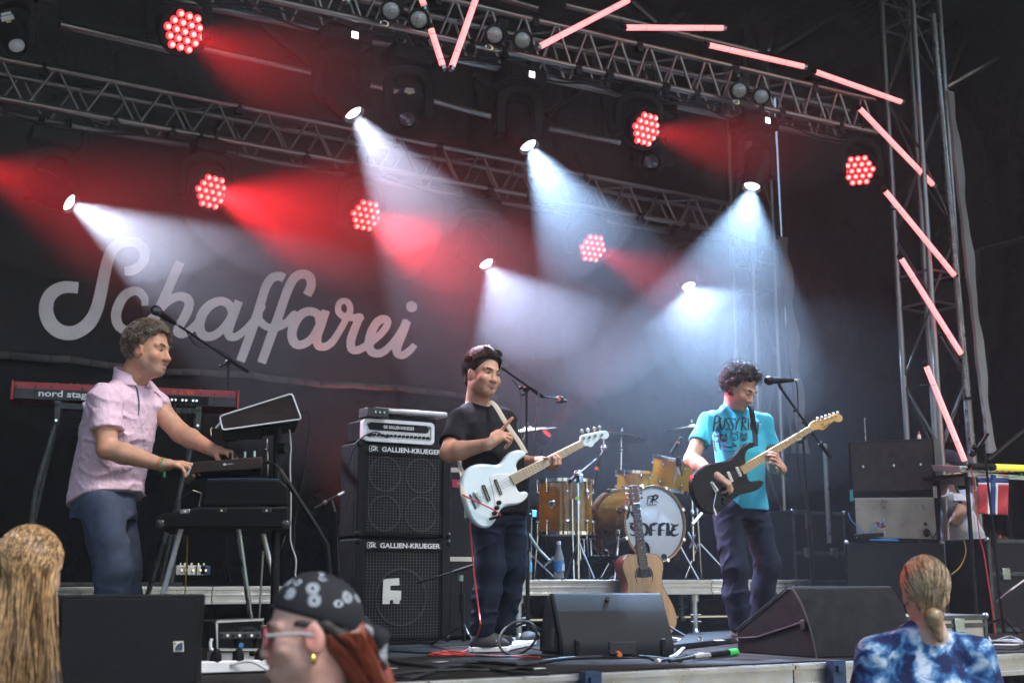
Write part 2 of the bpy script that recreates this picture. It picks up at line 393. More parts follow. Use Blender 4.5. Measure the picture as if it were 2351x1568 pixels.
# ================================================================== the setting
XL, XR, YB, ZR = -3.6, 10.4, 10.9, 7.5
K('ground_asphalt', (0.06, 0.058, 0.055), 0.9, var=0.35, vs=2, bump=0.7, bs=90)
struct('ground', MB().box((3.0, 0.0, -0.05), (34, 30, 0.10)), 'ground_asphalt', 'grey asphalt square in front of the stage')
def ply():
    return 'stage_ply'
floor = struct('stage_floor', MB().box((3.4, 7.85, 0.56), (13.9, 6.3, 1.12)), 'black_cloth', 'low black stage platform with worn plywood deck')
fp = MB().box((0, 0, 0), (1.992, 0.992, 0.07)); fpm = mesh_from('floor_panel', fp.v, fp.f, 'stage_ply')
for i in range(7):
    for j in range(6):
        o = bpy.data.objects.new('floor_panel', fpm); COL.objects.link(o); o.parent = floor
        o.location = (-2.6 + i * 2.0, 5.22 + j * 1.0, 1.165 + random.uniform(-.0015, .0015)); 
edge_m = MB().box((0, 0, 0), (1.99, 0.05, 0.115)).box((0, -0.032, 0.043), (1.99, 0.018, 0.02)).box((0, -0.032, -0.043), (1.99, 0.018, 0.02))
edm = mesh_from('edge_profile', edge_m.v, edge_m.f, 'aluminium_bright')
for i in range(7):
    o = bpy.data.objects.new('edge_profile', edm); COL.objects.link(o); o.parent = floor; o.location = (-2.6 + i * 2.0, 4.68, 1.137)
K('blue_steel', (0.03, 0.06, 0.12), 0.45, 0.4)
for px_ in (1355, 1920):
    p = at(px_, 1560, Y=4.62); c = MB().box((p.x, 4.618, 1.13), (0.085, 0.05, 0.155)).box((p.x, 4.585, 1.17), (0.05, 0.02, 0.03))
    o = bpy.data.objects.new('joint_clamp', mesh_from('joint_clamp', c.v, c.f, 'blue_steel')); COL.objects.link(o); o.parent = floor

# roof, curtains
T = Thing('stage_roof', 'dark tarpaulin stage roof on aluminium rafters', 'roof', (3.4, 7.0, ZR))
T.part('roof_sheet', MB().prism([(XL, 3.9, ZR + .7), (XR, 3.9, ZR + .7), (XR, YB + .3, ZR), (XL, YB + .3, ZR)], (0, 0, .05)), 'black_cloth')
T.part('front_valance', MB().prism([(XL, 3.9, ZR + .7), (XR, 3.9, ZR + .7), (XR, 3.9, ZR - .1), (XL, 3.9, ZR - .1)], (0, .03, 0)), 'black_cloth')
def pt(q, x, y, **k): return at(*q(x, y), **k)
for (a, b, r, m) in [((q3, 435, 0, 10.2), (q3, 505, 310, 9.6), .022, 'aluminium'), ((q3, 510, 0, 9.6), (q3, 585, 340, 9.2), .035, 'aluminium'), ((q3, 790, 0, 10.0), (q3, 660, 335, 9.3), .02, 'aluminium'),
                     ((q3, 1260, 0, 9.0), (q3, 700, 350, 9.0), .03, 'aluminium'), ((q3, 330, 0, 10.2), (q3, 0, 160, 10.2), .03, 'aluminium'), ((q3, 2351, 300, 7.6), (q3, 1830, 590, 7.8), .03, 'aluminium'),
                     ((q3, 2351, 40, 8.2), (q3, 1790, 210, 8.2), .04, 'black_metal'), ((q3, 2060, 0, 8.0), (q3, 1840, 560, 7.9), .03, 'black_metal'),
                     ((q2, 1400, 760, 9.9), (q2, 1650, 620, 9.9), .03, 'black_metal'), ((q2, 1770, 650, 10.0), (q2, 1815, 900, 10.0), .02, 'black_metal'), ((q2, 920, 500, 9.9), (q2, 1045, 610, 9.9), .03, 'black_metal'),
                     ((q1, 1650, 100, 9.4), (q1, 2060, 440, 9.4), .03, 'black_metal'), ((q2, 1960, 0, 9.6), (q2, 2130, 150, 9.6), .02, 'aluminium'), ((q2, 2351, 60, 9.8), (q2, 2220, 160, 9.8), .02, 'aluminium')]:
    T.rod('rafter', pt(a[0], a[1], a[2], Y=a[3]), pt(b[0], b[1], b[2], Y=b[3]), r, m)
for (a, b, r) in [((q1, 400, 165), (q1, 1140, 338), .026), ((q1, 1320, 318), (q1, 2060, 480), .026), ((q2, 230, 560), (q2, 1030, 770), .026), ((q2, 1420, 852), (q2, 1890, 945), .026)]:
    T.rod('cross_rail', pt(a[0], a[1], a[2], Y=8.3), pt(b[0], b[1], b[2], Y=8.3), r, 'aluminium')
for (a, b, r) in [((q2, 1525, 35), (q3, 570, 345), .028), ((q2, 1080, -20), (q2, 1350, 60), .028)]:
    T.rod('roof_rail', pt(a[0], a[1], a[2], Y=7.9), pt(b[0], b[1], b[2], Y=7.75), r, 'aluminium')
def curtain(name, label, p0, p1, z0, z1, amp, per, m='black_cloth', n=240, thick=.012, nz=8, seed=1):
    p0 = Vector(p0); p1 = Vector(p1); d = (p1 - p0); L = d.length; t = d.normalized(); nr = Vector((-t.y, t.x, 0)); rr = random.Random(seed); ph = [rr.uniform(0, 6.28) for _ in range(4)]
    vs = []; fs = []
    for s_ in (0, 1):
        for k in range(nz + 1):
            z = z0 + (z1 - z0) * k / nz
            for i in range(n + 1):
                s = L * i / n
                a = amp * (math.sin(s * 6.28 / per + ph[0] + .4 * math.sin(z * .7)) + .5 * math.sin(s * 6.28 / per * 2.3 + ph[1] + z * .25) + .35 * math.sin(s * 1.7 + ph[2] + z * 1.1))
                vs.append(Vector((p0.x, p0.y, z)) + t * s + nr * (a + s_ * thick))
    w = n + 1; h = (nz + 1) * w
    for s_ in (0, 1):
        for k in range(nz):
            for i in range(n):
                q = (s_ * h + k * w + i, s_ * h + k * w + i + 1, s_ * h + (k + 1) * w + i + 1, s_ * h + (k + 1) * w + i); fs.append(q if not s_ else q[::-1])
    mb = MB().add(vs, fs); base = (p0 + p1) / 2; base.z = z0
    return solo(name, mb, m, label, 'curtain', base)
curtain('back_curtain', 'black back curtain hanging across the whole rear of the stage', (XL, YB, 0), (XR, YB, 0), ZS + .01, ZR, .035, .62, seed=2)
curtain('side_curtain', 'black side curtain behind the right lighting tower', (XR, YB, 0), (XR, 4.9, 0), ZS + .01, ZR + .3, .02, 1.4, n=120, seed=3)
curtain('shade_curtain', 'unseen black curtain put at the left end to shade the stage', (XL, 4.9, 0), (XL, YB, 0), ZS + .01, ZR + .3, .03, .9, n=80, seed=5)  # never in view; put in only for shading from the left

# ---- banner with script lettering
BY = 10.3
T = Thing('stage_banner', 'huge black cloth banner with grey script lettering Schaffarei', 'banner', (3.0, BY, ZS))
def banner_y(x, z): return BY + .012 * math.sin(x * 2.1 + .5 * z) + .010 * math.sin(x * 5.3 + 1.7 * z) + .008 * math.sin(3.1 * z - x)
vs = []; fs = []; nx, nz = 110, 50; bx0, bx1, bz0, bz1 = -3.2, 5.72, 3.33, 7.0
for k in range(nz + 1):
    for i in range(nx + 1):
        x = bx0 + (bx1 - bx0) * i / nx; z = bz0 + (bz1 - bz0) * k / nz; vs.append((x, banner_y(x, z), z))
fs = [(k * (nx + 1) + i, k * (nx + 1) + i + 1, (k + 1) * (nx + 1) + i + 1, (k + 1) * (nx + 1) + i) for k in range(nz) for i in range(nx)]
o = T.part('cloth', MB().add(vs, fs), 'banner_cloth'); sm = o.modifiers.new('thick', 'SOLIDIFY'); sm.thickness = .006; sm.offset = 1
vs = []; nx = 110; nz = 16
for k in range(nz + 1):
    for i in range(nx + 1):
        x = bx0 + (bx1 + .35 - bx0) * i / nx; z = ZS + .02 + (3.30 - ZS) * k / nz; vs.append((x, BY + .09 + .03 * math.sin(x * 3.3 + z * .4) + .012 * math.sin(x * 9 + z), z))
fs = [(k * (nx + 1) + i, k * (nx + 1) + i + 1, (k + 1) * (nx + 1) + i + 1, (k + 1) * (nx + 1) + i) for k in range(nz) for i in range(nx)]
o = T.part('lower_drape', MB().add(vs, fs), 'black_cloth'); sm = o.modifiers.new('thick', 'SOLIDIFY'); sm.thickness = .006; sm.offset = 1
hm = MB()
for i in range(60):
    x0 = bx0 + (bx1 + .3 - bx0) * i / 60; x1 = bx0 + (bx1 + .3 - bx0) * (i + 1) / 60
    j = [.012 * math.sin(x * 4.1) + .006 * math.sin(x * 13) for x in (x0, x1)]
    hm.add([(x0, banner_y(x0, 3.3) - .012, 3.30 + j[0]), (x1, banner_y(x1, 3.3) - .012, 3.30 + j[1]), (x1, banner_y(x1, 3.37) - .012, 3.355 + j[1]), (x0, banner_y(x0, 3.37) - .012, 3.355 + j[0])], [(0, 1, 2, 3)])
o = T.part('hem', hm, 'hem_cloth'); sm = o.modifiers.new('thick', 'SOLIDIFY'); sm.thickness = .008
r_ = lambda L: [(x + 2220, y) for x, y in L]
S_ = [
 ([(822, 362), (870, 360), (925, 330), (957, 275), (950, 215), (905, 172), (845, 168), (785, 182), (742, 222), (715, 285), (695, 360), (677, 450), (657, 545), (632, 630), (590, 705), (530, 755), (465, 777), (395, 765), (338, 722), (305, 655), (303, 590), (325, 530), (372, 490), (430, 473), (515, 478)],
  [62, 64, 66, 68, 68, 68, 68, 72, 78, 80, 82, 84, 86, 88, 92, 92, 94, 96, 98, 98, 96, 90, 84, 80, 76], 1, 1),
 ([(962, 592), (960, 545), (925, 500), (880, 495), (825, 525), (785, 590), (768, 660), (785, 722), (835, 755), (900, 748), (970, 705), (1040, 640)], [50, 54, 58, 60, 66, 70, 72, 68, 62, 56, 52, 48], 1, 0),
 ([(1192, 303), (1120, 470), (1040, 650), (985, 790)], 64, 1, 1),
 ([(1040, 650), (1095, 580), (1150, 540), (1205, 530), (1248, 555), (1250, 605), (1225, 665), (1190, 725), (1180, 765), (1215, 778), (1270, 745), (1330, 680)], [50, 54, 58, 60, 64, 64, 64, 62, 60, 56, 52, 48], 0, 0),
 ([(1535, 630), (1510, 580), (1455, 563), (1390, 590), (1340, 650), (1322, 725), (1345, 785), (1400, 795), (1460, 760), (1515, 690), (1545, 620)], [54, 58, 60, 64, 68, 68, 64, 60, 54, 50, 48], 0, 0),
 ([(1582, 560), (1545, 660), (1515, 745), (1518, 792), (1555, 800), (1610, 765), (1680, 690), (1740, 600)], [58, 62, 62, 58, 54, 50, 46, 44], 1, 0),
 ([(1882, 412), (1850, 398), (1800, 410), (1760, 470), (1735, 550), (1705, 650), (1660, 780), (1592, 962)], [58, 60, 62, 62, 62, 64, 64, 62], 1, 1),
 ([(2030, 525), (2055, 470), (2050, 412), (2010, 385), (1955, 402), (1915, 465), (1880, 560), (1840, 680), (1795, 800), (1732, 972)], [60, 62, 62, 60, 62, 62, 62, 64, 64, 62], 1, 1),
 ([(1715, 640), (1722, 690), (1765, 728), (1825, 738), (1890, 710), (1950, 650)], 52, 0, 0),
 ([(2110, 690), (2100, 650), (2050, 630), (1995, 650), (1950, 715), (1935, 790), (1960, 845), (2015, 845), (2070, 800), (2120, 700)], [52, 56, 58, 60, 64, 64, 62, 56, 52, 48], 0, 0),
 ([(2155, 625), (2125, 715), (2098, 800), (2105, 855), (2145, 866), (2195, 835), (2245, 760), (2290, 680)], [56, 60, 60, 56, 54, 50, 46, 44], 1, 0),
 (r_([(70, 680), (95, 625), (85, 580), (55, 562), (22, 580), (15, 630), (50, 665), (105, 675), (160, 668), (150, 690), (120, 760), (98, 830), (105, 880), (145, 888), (200, 860)]), [46, 46, 44, 42, 42, 44, 46, 48, 50, 54, 58, 60, 58, 54, 50], 0, 0),
 (r_([(165, 672), (186, 664)]), 40, 0, 1),
 (r_([(200, 860), (280, 800), (335, 740), (350, 695), (320, 678), (275, 705), (235, 775), (220, 850), (240, 900), (295, 908), (355, 868), (420, 790), (470, 700)]), [48, 48, 50, 52, 54, 58, 62, 62, 58, 54, 50, 46, 44], 0, 0),
 (r_([(480, 688), (450, 770), (415, 855), (412, 905), (450, 918), (495, 890), (532, 848)]), [60, 62, 62, 58, 54, 50, 40], 1, 1),
 (r_([(509, 596), (511, 598)]), 74, 0, 0)]
V, Q = strokes(S_, 5.0, .3)
W = []
for x, y, z in V:
    p = at(*q4(x, y), Y=BY); W.append(Vector((p.x, banner_y(p.x, p.z) - .014 + z * .0012, p.z)) - T.base)
me = mesh_from('lettering', W, Q.tolist(), 'banner_print', ang=60); T.mesh('lettering', me)

# ---- risers
def riser(name, label, x0, x1, y0, y1, top, legs, seams):
    T = Thing(name, label, 'platform', ((x0 + x1) / 2, (y0 + y1) / 2, ZS), 'riser platforms on the stage')
    xs = [x0] + seams + [x1]
    for a, b in zip(xs[:-1], xs[1:]):
        T.part('deck_board', MB().box(((a + b) / 2, (y0 + y1) / 2 + .01, top - .012), (b - a - .006, y1 - y0 - .03, .024)), 'black_paint', bevel=.002)
        mb = MB().box(((a + b) / 2, y0, top - .055), (b - a - .004, .04, .106)).box(((a + b) / 2, y0 - .026, top - .012), (b - a - .004, .014, .022)).box(((a + b) / 2, y0 - .026, top - .098), (b - a - .004, .014, .02)).box(((a + b) / 2, y0 - .024, top - .052), (b - a - .004, .01, .012))
        T.part('side_profile', mb, 'aluminium_bright', bevel=.002)
    for lx in legs:
        for ly in (y0 + .07, y1 - .1):
            l = T.part('leg', MB().cyl((lx, ly, ZS), (lx, ly, top - .1), .027, 14).cyl((lx, ly, top - .16), (lx, ly, top - .1), .042, 14), 'aluminium_bright')
            T.part('foot', MB().lathe((lx, ly, ZS), (0, 0, 1), [(.05, 0), (.05, .012), (.03, .04)], 14), 'steel', l)
            for zz in (.09, .14): T.part('bolt', MB().cyl((lx - .05, ly - .012, ZS + zz), (lx + .05, ly - .012, ZS + zz), .009, 8), 'chrome', l)
riser('riser_platform', 'drum riser with bright aluminium rim behind the bassist and guitarist', 4.44, 8.02, 7.42, 10.0, ZS + .40, [4.55, 6.1, 7.9], [6.2])
riser('riser_platform', 'riser with aluminium rim under the keyboards behind the left monitor', .2, 3.12, 7.62, 9.9, ZS + .36, [.4, 2.95], [1.15, 2.42])

# haze: the lit stage air
hz = MB().box((3.0, 0.2, 3.85), (36, 31.6, 10.2))
ho = bpy.data.objects.new('haze', mesh_from('haze', hz.v, hz.f, None, False)); COL.objects.link(ho); ho['kind'] = 'stuff'; ho['label'] = 'thin stage haze that shows the light beams'
hm_ = bpy.data.materials.new('haze'); hm_.use_nodes = True; n = hm_.node_tree.nodes; n.remove(n['Principled BSDF'])
pv = n.new('ShaderNodeVolumePrincipled'); pv.inputs['Color'].default_value = (.93, .95, 1, 1); pv.inputs['Density'].default_value = 0.0026; pv.inputs['Anisotropy'].default_value = 0.2
hm_.node_tree.links.new(pv.outputs[0], n['Material Output'].inputs['Volume']); ho.data.materials.append(hm_)

# smoke from the fog machine, drifting upstage around the drums and up to the truss
def smoke(label, c, r, dens, seed, amp=.12):
    w = waves(seed, 6, 1.2, 3.0); mb = MB().sphere((0, 0, 0), 1, 40, 24); out = []
    for v in mb.v:
        k = 1 + amp * float(w(v[0] * 1.2, v[1] * 1.2, v[2] * 1.2)); u = [math.copysign(abs(t) ** .8, t) for t in v] if amp < .1 else v
        out.append((u[0] * r[0] * k, min(u[1] * r[1] * k, YB - .25 - c[1]), u[2] * r[2] * k))
    me = mesh_from('smoke', out, mb.f, None); o = bpy.data.objects.new('smoke', me); COL.objects.link(o); o.location = c; o['kind'] = 'stuff'; o['label'] = label
    key = 'smoke_%g' % dens
    if key not in MATS:
        m = bpy.data.materials.new(key); m.use_nodes = True; n = m.node_tree.nodes; n.remove(n['Principled BSDF'])
        v = n.new('ShaderNodeVolumePrincipled'); v.inputs['Color'].default_value = (.93, .95, 1, 1); v.inputs['Density'].default_value = dens; v.inputs['Anisotropy'].default_value = 0.1
        m.node_tree.links.new(v.outputs[0], n['Material Output'].inputs['Volume']); MATS[key] = m
    me.materials.append(MATS[key])
smoke('wide thin cloud of fog machine smoke filling the rear of the stage', (5.0, 8.75, 4.8), (5.2, 2.1, 2.75), .019, 3, .05)
for i, (x, y, Y, rx, rz) in enumerate([(1330, 720, 8.2, .9, .55), (1560, 830, 8.6, 1.1, .6), (1180, 640, 8.4, .7, .5), (1680, 730, 8.7, .8, .6), (640, 520, 8.9, 1.0, .45), (1000, 560, 8.6, .7, .5), (1290, 470, 7.9, .6, .5), (420, 560, 8.9, .7, .4), (1820, 800, 8.9, .6, .6), (1500, 640, 8.6, .8, .5)]):
    c = at(x, y, Y=Y); smoke('puff of thicker smoke in the stage beams', c, (rx * 1.15, .65, rz * 1.2), .034, 10 + i, .22)

# ================================================================== truss, towers, lamps
def truss(name, label, a, b, s, up, bays, cat='truss', r=.025, rb=.011, depth=None):
    """box truss: front top chord runs a->b, s high downwards, s deep along depth"""
    a = Vector(a); b = Vector(b); ax = (b - a).normalized(); dn = -Vector(up); dp = Vector(depth).normalized() * s; dn = dn.normalized() * s
    T = Thing(name, label, cat, (a + b) / 2)
    C = [Vector((0, 0, 0)), dn, dn + dp, dp]
    for c in C: T.rod('chord', a + c, b + c, r, 'aluminium')
    for f in range(4):
        c0, c1 = C[f], C[(f + 1) % 4]
        for i in range(bays):
            p = a + (b - a) * (i + .04) / bays; m = a + (b - a) * (i + .46) / bays; m2 = a + (b - a) * (i + .54) / bays; e = a + (b - a) * (i + .96) / bays
            if f % 2 == 0:
                if f: T.rod('brace', p + c1, m + c0, rb, 'aluminium'); T.rod('brace', m2 + c0, e + c1, rb, 'aluminium')
                else: T.rod('brace', p + c1, m + c0, rb, 'aluminium'); T.rod('brace', m2 + c0, e + c1, rb, 'aluminium')
            elif i % 2 == 0:
                T.rod('brace', p + c0, e + c1, rb, 'aluminium')
    return T
UP = Vector((0, 0, 1))
K('cable_black', (.012, .012, .013), .55)
# back truss: front face traced on Y=9.2
a = pt(q1, 0, 430, Y=9.2); b = pt(q2, 2180, 1240, Y=9.2); zt = (a.z + b.z) / 2
d = (b - a); a0 = a - d * .30; b0 = a + d * 1.16; a0.z = b0.z = zt
back_truss = truss('lighting_truss', 'rear aluminium box truss running in front of the banner top', a0, b0, .30, UP, 22, depth=(0, 1, 0))
BT = zt - .30
# front truss
a = pt(q2, 1250, 115, Y=7.5); b = pt(q3, 1080, 600, Y=7.38); d = b - a
a0 = a - d * 1.25; b0 = a + d * 1.16
front_truss = truss('lighting_truss', 'front aluminium box truss carrying pink light tubes and blinders', a0, b0, .31, UP, 26, depth=(0, 1, 0))
FT = lambda x: (a + d * ((x - a.x) / d.x)).z - .31
# towers
K('stand_dark', (.10, .098, .095), .5, .6)
def tower(name, label, cx, cy, s, z0, z1, bays):
    T = Thing(name, label, 'tower', (cx, cy, z0)); h = s / 2
    c = [Vector((cx - h, cy - h, 0)), Vector((cx + h, cy - h, 0)), Vector((cx + h, cy + h, 0)), Vector((cx - h, cy + h, 0))]
    for p in c: T.rod('leg', p + UP * z0, p + UP * z1, .027, 'aluminium')
    for f in range(4):
        for i in range(bays):
            za = z0 + .15 + (z1 - z0 - .2) * i / bays; zb = z0 + .15 + (z1 - z0 - .2) * (i + .93) / bays
            p, q = c[f], c[(f + 1) % 4]
            if (i + f) % 2: p, q = q, p
            T.rod('brace', p + UP * za, q + UP * zb, .011, 'stand_dark')
            if i % 4 == 3: T.rod('rung', c[f] + UP * (zb + .02), c[(f + 1) % 4] + UP * (zb + .02), .012, 'aluminium'); T.rod('rung', c[f] + UP * (zb + .30), c[(f + 1) % 4] + UP * (zb + .30), .012, 'aluminium')
    T.part('base_plate', MB().box((cx, cy, z0 + .02), (s + .25, s + .25, .04)), 'steel', bevel=.003)
    return T
TW = tower('lighting_tower', 'right front aluminium truss tower with pink light tubes', 8.70, 7.30, .36, ZS, 7.35, 9)
tower('lighting_tower', 'right rear aluminium truss tower behind the guitarist', 8.88, 9.75, .31, ZS, 7.2, 7)
K('tarp_grey', (0.22, 0.21, 0.20), 0.6, var=.3, vs=3, stretch=(1, 1, .2), bump=.5, bs=20)
def wavy(name, label, a, b, w, seed, cat='tarpaulin strip'):
    a = Vector(a); b = Vector(b); rr = random.Random(seed); vs = []; n = 40
    for i in range(n + 1):
        t = i / n; p = a.lerp(b, t); j = .006 * math.sin(t * 23 + seed) + .004 * math.sin(t * 57)
        vs += [p + Vector((j, 0, 0)), p + Vector((w + j * 1.6, .02 * math.sin(t * 23), 0)), p + Vector((w + j * 1.6, .03 + .02 * math.sin(t * 23), 0)), p + Vector((j, .03, 0))]
    fs = [(4 * i + k, 4 * i + (k + 1) % 4, 4 * i + 4 + (k + 1) % 4, 4 * i + 4 + k) for i in range(n) for k in range(4)] + [(3, 2, 1, 0), (4 * n, 4 * n + 1, 4 * n + 2, 4 * n + 3)]
    solo(name, MB().add(vs, [f[::-1] for f in fs]), 'tarp_grey', label, cat, (a.x, a.y, ZS))
def drop(p, z=ZS + .005):
    p = Vector(p); p.z = z; return p
wavy('tarp_strip', 'narrow left grey tarpaulin strip beside the rear tower', pt(q6, 705, 150, Y=9.6), pt(q6, 822, 1567, Y=9.6), .055, 2)
wavy('tarp_strip', 'wide wavy grey tarpaulin strip right of the rear tower', pt(q6, 738, 130, Y=9.5), pt(q6, 870, 1567, Y=9.5), .11, 4)
wavy('tarp_strip', 'wavy grey tarpaulin edge right of the front tower', pt(q3, 1845, 600, Y=6.9), pt(q6, 2120, 1567, Y=6.9), .085, 6)
T = Thing('roof_mast', 'round aluminium roof mast right of the front tower', 'mast', drop(pt(q6, 2010, 1500, Y=7.1)))
p0 = pt(q6, 2012, 1567, Y=7.1); p1 = pt(q3, 1745, 100, Y=7.1); dd = (p1 - p0) / (p1.z - p0.z)
T.part('pole', MB().cyl(p0 + dd * (ZS - p0.z), p1, .032, 14), 'aluminium')
for yy in (795, 1208, 390):
    c = pt(q6, 1930 + (yy - 390) * .06, yy, Y=7.1); T.part('collar', MB().cyl(c - UP * .012, c + UP * .012, .048, 14), 'black_metal')
c = pt(q6, 2010, 320, Y=7.0); K('red_paint', (0.32, 0.02, 0.02), .5)
T.part('winch_box', MB().box(c + Vector((.02, 0, 0)), (.075, .08, .24)), 'black_metal', bevel=.006); T.part('winch_arm', MB().tube([c + UP * .11, pt(q6, 2351, 150, Y=7.0)], .022, 8), 'black_metal')

# ---- LED tubes
K('tube_glow', (.9, .6, .58), .4, emit=(1.0, 0.20, 0.20), es=.95)
tubes = [(q2, 628, 165, q2, 725, 465, 7.3, 'left arm of the V of pink light tubes'), (q2, 955, -60, q2, 768, 470, 7.25, 'right long arm of the V of pink light tubes'),
         (q2, 1965, -5, q2, 1338, 322, 7.25, 'pink light tube slanting up right from the blinder pair'), (q2, 1902, 185, q3, 368, 188, 7.3, 'level pink light tube above the front truss'),
         (q3, 235, 296, q3, 905, 447, 7.3, 'pink light tube sloping along the truss under the level one'), (q3, 945, 470, q3, 1548, 682, 7.25, 'pink light tube at the right end of the truss'),
         (q3, 1243, 702, q3, 1760, 1240, 7.15, 'uppermost slanting pink light tube on the right tower'), (q3, 1413, 1247, q6, 1902, 405, 7.05, 'second slanting pink light tube from the top of the right tower'),
         (q6, 1522, 255, q6, 1945, 927, 7.05, 'third slanting pink light tube from the top of the right tower'), (q6, 1692, 965, c_rgt, 1362, 512, 7.0, 'lowest steep pink light tube reaching down to the flag'),
         (q2, 15, -80, q2, 95, 22, 7.3, 'end of a pink light tube at the top edge by the left blinder'), (q2, 545, -80, q2, 606, 70, 7.3, 'short bit of pink light tube between the left blinder lamps')]
for qa, xa, ya, qb, xb, yb, Y, lab in tubes:
    p = pt(qa, xa, ya, Y=Y); q = pt(qb, xb, yb, Y=Y - .02); ax = (q - p).normalized(); L = (q - p).length
    T = Thing('light_tube', lab, 'light tube', p, 'pink light tubes on the rig')
    T.part('glowing_tube', MB().tube([p + ax * .035, q - ax * .03], .0225, 14), 'tube_glow')
    T.part('end_cap', MB().cyl(p, p + ax * .036, .0245, 14).cyl(p - ax * .012, p, .009, 8), 'black_metal'); T.part('end_cap', MB().cyl(q - ax * .031, q, .0245, 14).cyl(q, q + ax * .012, .009, 8), 'steel')
    for t in (.22, .78):
        c = p.lerp(q, t); T.part('bracket', MB().cyl(c - ax * .002, c + ax * .002, .0229, 12).cyl(c + Vector((0, .015, 0)), c + Vector((.02, .16, .02)), .008, 6), 'black_metal')
    # safety cable pins
    if Y > 7.2 and 'level' in lab: T.part('safety_wire', MB().tube([p + ax * .02, p + Vector((-.01, .05, .25))], .003, 5), 'black_metal')

def spot(name, p, dirv, power, size, col, blend=.25, rad=.05):
    l = bpy.data.lights.new(name, 'SPOT'); o = bpy.data.objects.new(name, l); COL.objects.link(o); o.location = p
    o.rotation_euler = (-Vector(dirv)).to_track_quat('Z', 'Y').to_euler(); l.energy = power; l.spot_size = R(size); l.spot_blend = blend; l.color = col; l.shadow_soft_size = rad
    return o
K('led_red', (.5, .05, .05), .3, emit=(1.0, .045, .05), es=.9)
K('led_core', (.9, .5, .5), .3, emit=(1.0, .40, .37), es=.85)
K('lens_white', (.9, .9, .9), .3, emit=(.86, .92, 1.0), es=2.5)
K('lens_dim', (.3, .31, .34), .2, emit=(.8, .85, 1.0), es=.05)
K('lens_off', (.03, .03, .035), .08, coat=1.0)
led_mb = MB().sphere((0, 0, 0), .0275, 12, 8, (1, 1, .62)); led_me = mesh_from('led', led_mb.v, led_mb.f, 'led_red'); 
core_mb = MB().sphere((0, 0, .0122), .0170, 10, 6, (1, 1, .6)); core_me = mesh_from('led_core', core_mb.v, core_mb.f, 'led_core')
for m_ in (MATS['led_red'], MATS['led_core']):
    try: m_.cycles.emission_sampling = 'NONE'
    except Exception: pass
def yoke_arch(T, pivot, top, w, axis, thick=.06, m='grey_yoke'):
    """U-shaped bracket: arms down both sides of the pivot, rounded arch towards the top point"""
    pv = Vector(pivot); up = (Vector(top) - pv); H = up.length; up.normalize(); x = Vector(axis).normalized(); x = (x - up * x.dot(up)).normalized(); y = up.cross(x)
    out = []; inn = []
    n = 14
    for i in range(n + 1):
        t = math.pi * i / n; out.append((math.cos(t) * w, math.sin(t) * w * .75 + H - w * .75)); inn.append((math.cos(t) * (w - thick), math.sin(t) * (w - thick) * .72 + H - w * .75 - thick * .2))
    loop = [(w, -.07)] + out + [(-w, -.07), (-w + thick, -.07)] + inn[::-1] + [(w - thick, -.07)]
    o = T.part('yoke', MB().prism([pv + x * a_ + up * b_ - y * .05 for a_, b_ in loop], y * .10), m, bevel=.008)
    T.part('pivot_cap', MB().cyl(pv + x * (w + .004), pv - x * (w + .004), .035, 14), 'black_plastic')
    return x, y, up
def wash(lab, q, x, y, Y, aim, power, size=34, beam=True, lean=(0, 0), aim2=None):
    c = pt(q, x, y, Y=Y); dv = (Vector(aim) - c).normalized() if not isinstance(aim, tuple) or len(aim) == 3 else None
    pv = c - dv * .10; top = pv + Vector((lean[0], lean[1], .30))
    T = Thing('led_wash_light', lab, 'stage light', top, 'red LED wash lights on the trusses')
    yoke_arch(T, pv, top, .205, (1, -.35, 0))
    T.part('base_box', MB().box(top + Vector((0, 0, .045)), (.24, .2, .09)), 'black_plastic', bevel=.012)
    [T.part('hook_clamp', MB().cyl(top + Vector((x_, 0, .09)), top + Vector((x_, 0, .2)), .02, 10), 'black_metal') for x_ in (-.06, .06)]
    xx, yy, zz = basis(dv)
    h = T.part('head', MB().lathe(pv - dv * .09, dv, [(.08, 0), (.13, .03), (.165, .12), (.172, .185), (.160, .19), (.158, .176), (.02, .174)], 28), 'black_plastic')
    rows = [3, 4, 5, 4, 3]; sp = .0590
    for ri, n_ in enumerate(rows):
        for k in range(n_):
            o_ = c + xx * ((2 - ri) * sp * .866) + yy * ((k - (n_ - 1) / 2) * sp) - dv * .008
            for nm, me_ in (('led', led_me), ('led_core', core_me)):
                if nm == 'led':
                    o = bpy.data.objects.new('led', me_); COL.objects.link(o); o.parent = h; M = Matrix((xx, yy, zz)).transposed().to_4x4(); M.translation = o_ - T.base; o.matrix_local = M; keep = o
                else:
                    o = bpy.data.objects.new('led_core', me_); COL.objects.link(o); o.parent = h; M = Matrix((xx, yy, zz)).transposed().to_4x4(); M.translation = o_ - T.base + dv * .004; o.matrix_local = M
    T.part('power_cable', MB().tube(smooth_path([top + Vector((.08, .05, .08)), top + Vector((.2, .0, -.02 + .03 * math.sin(x))), top + Vector((.27, .08, .12)), top + Vector((.24, .12, .33))], 5), .006, 6), 'cable_black')
    if power: spot('wash_beam', c + dv * .03, ((aim2 - c) if aim2 else dv), power, size, (1, .022, .03), 1.0, .08)
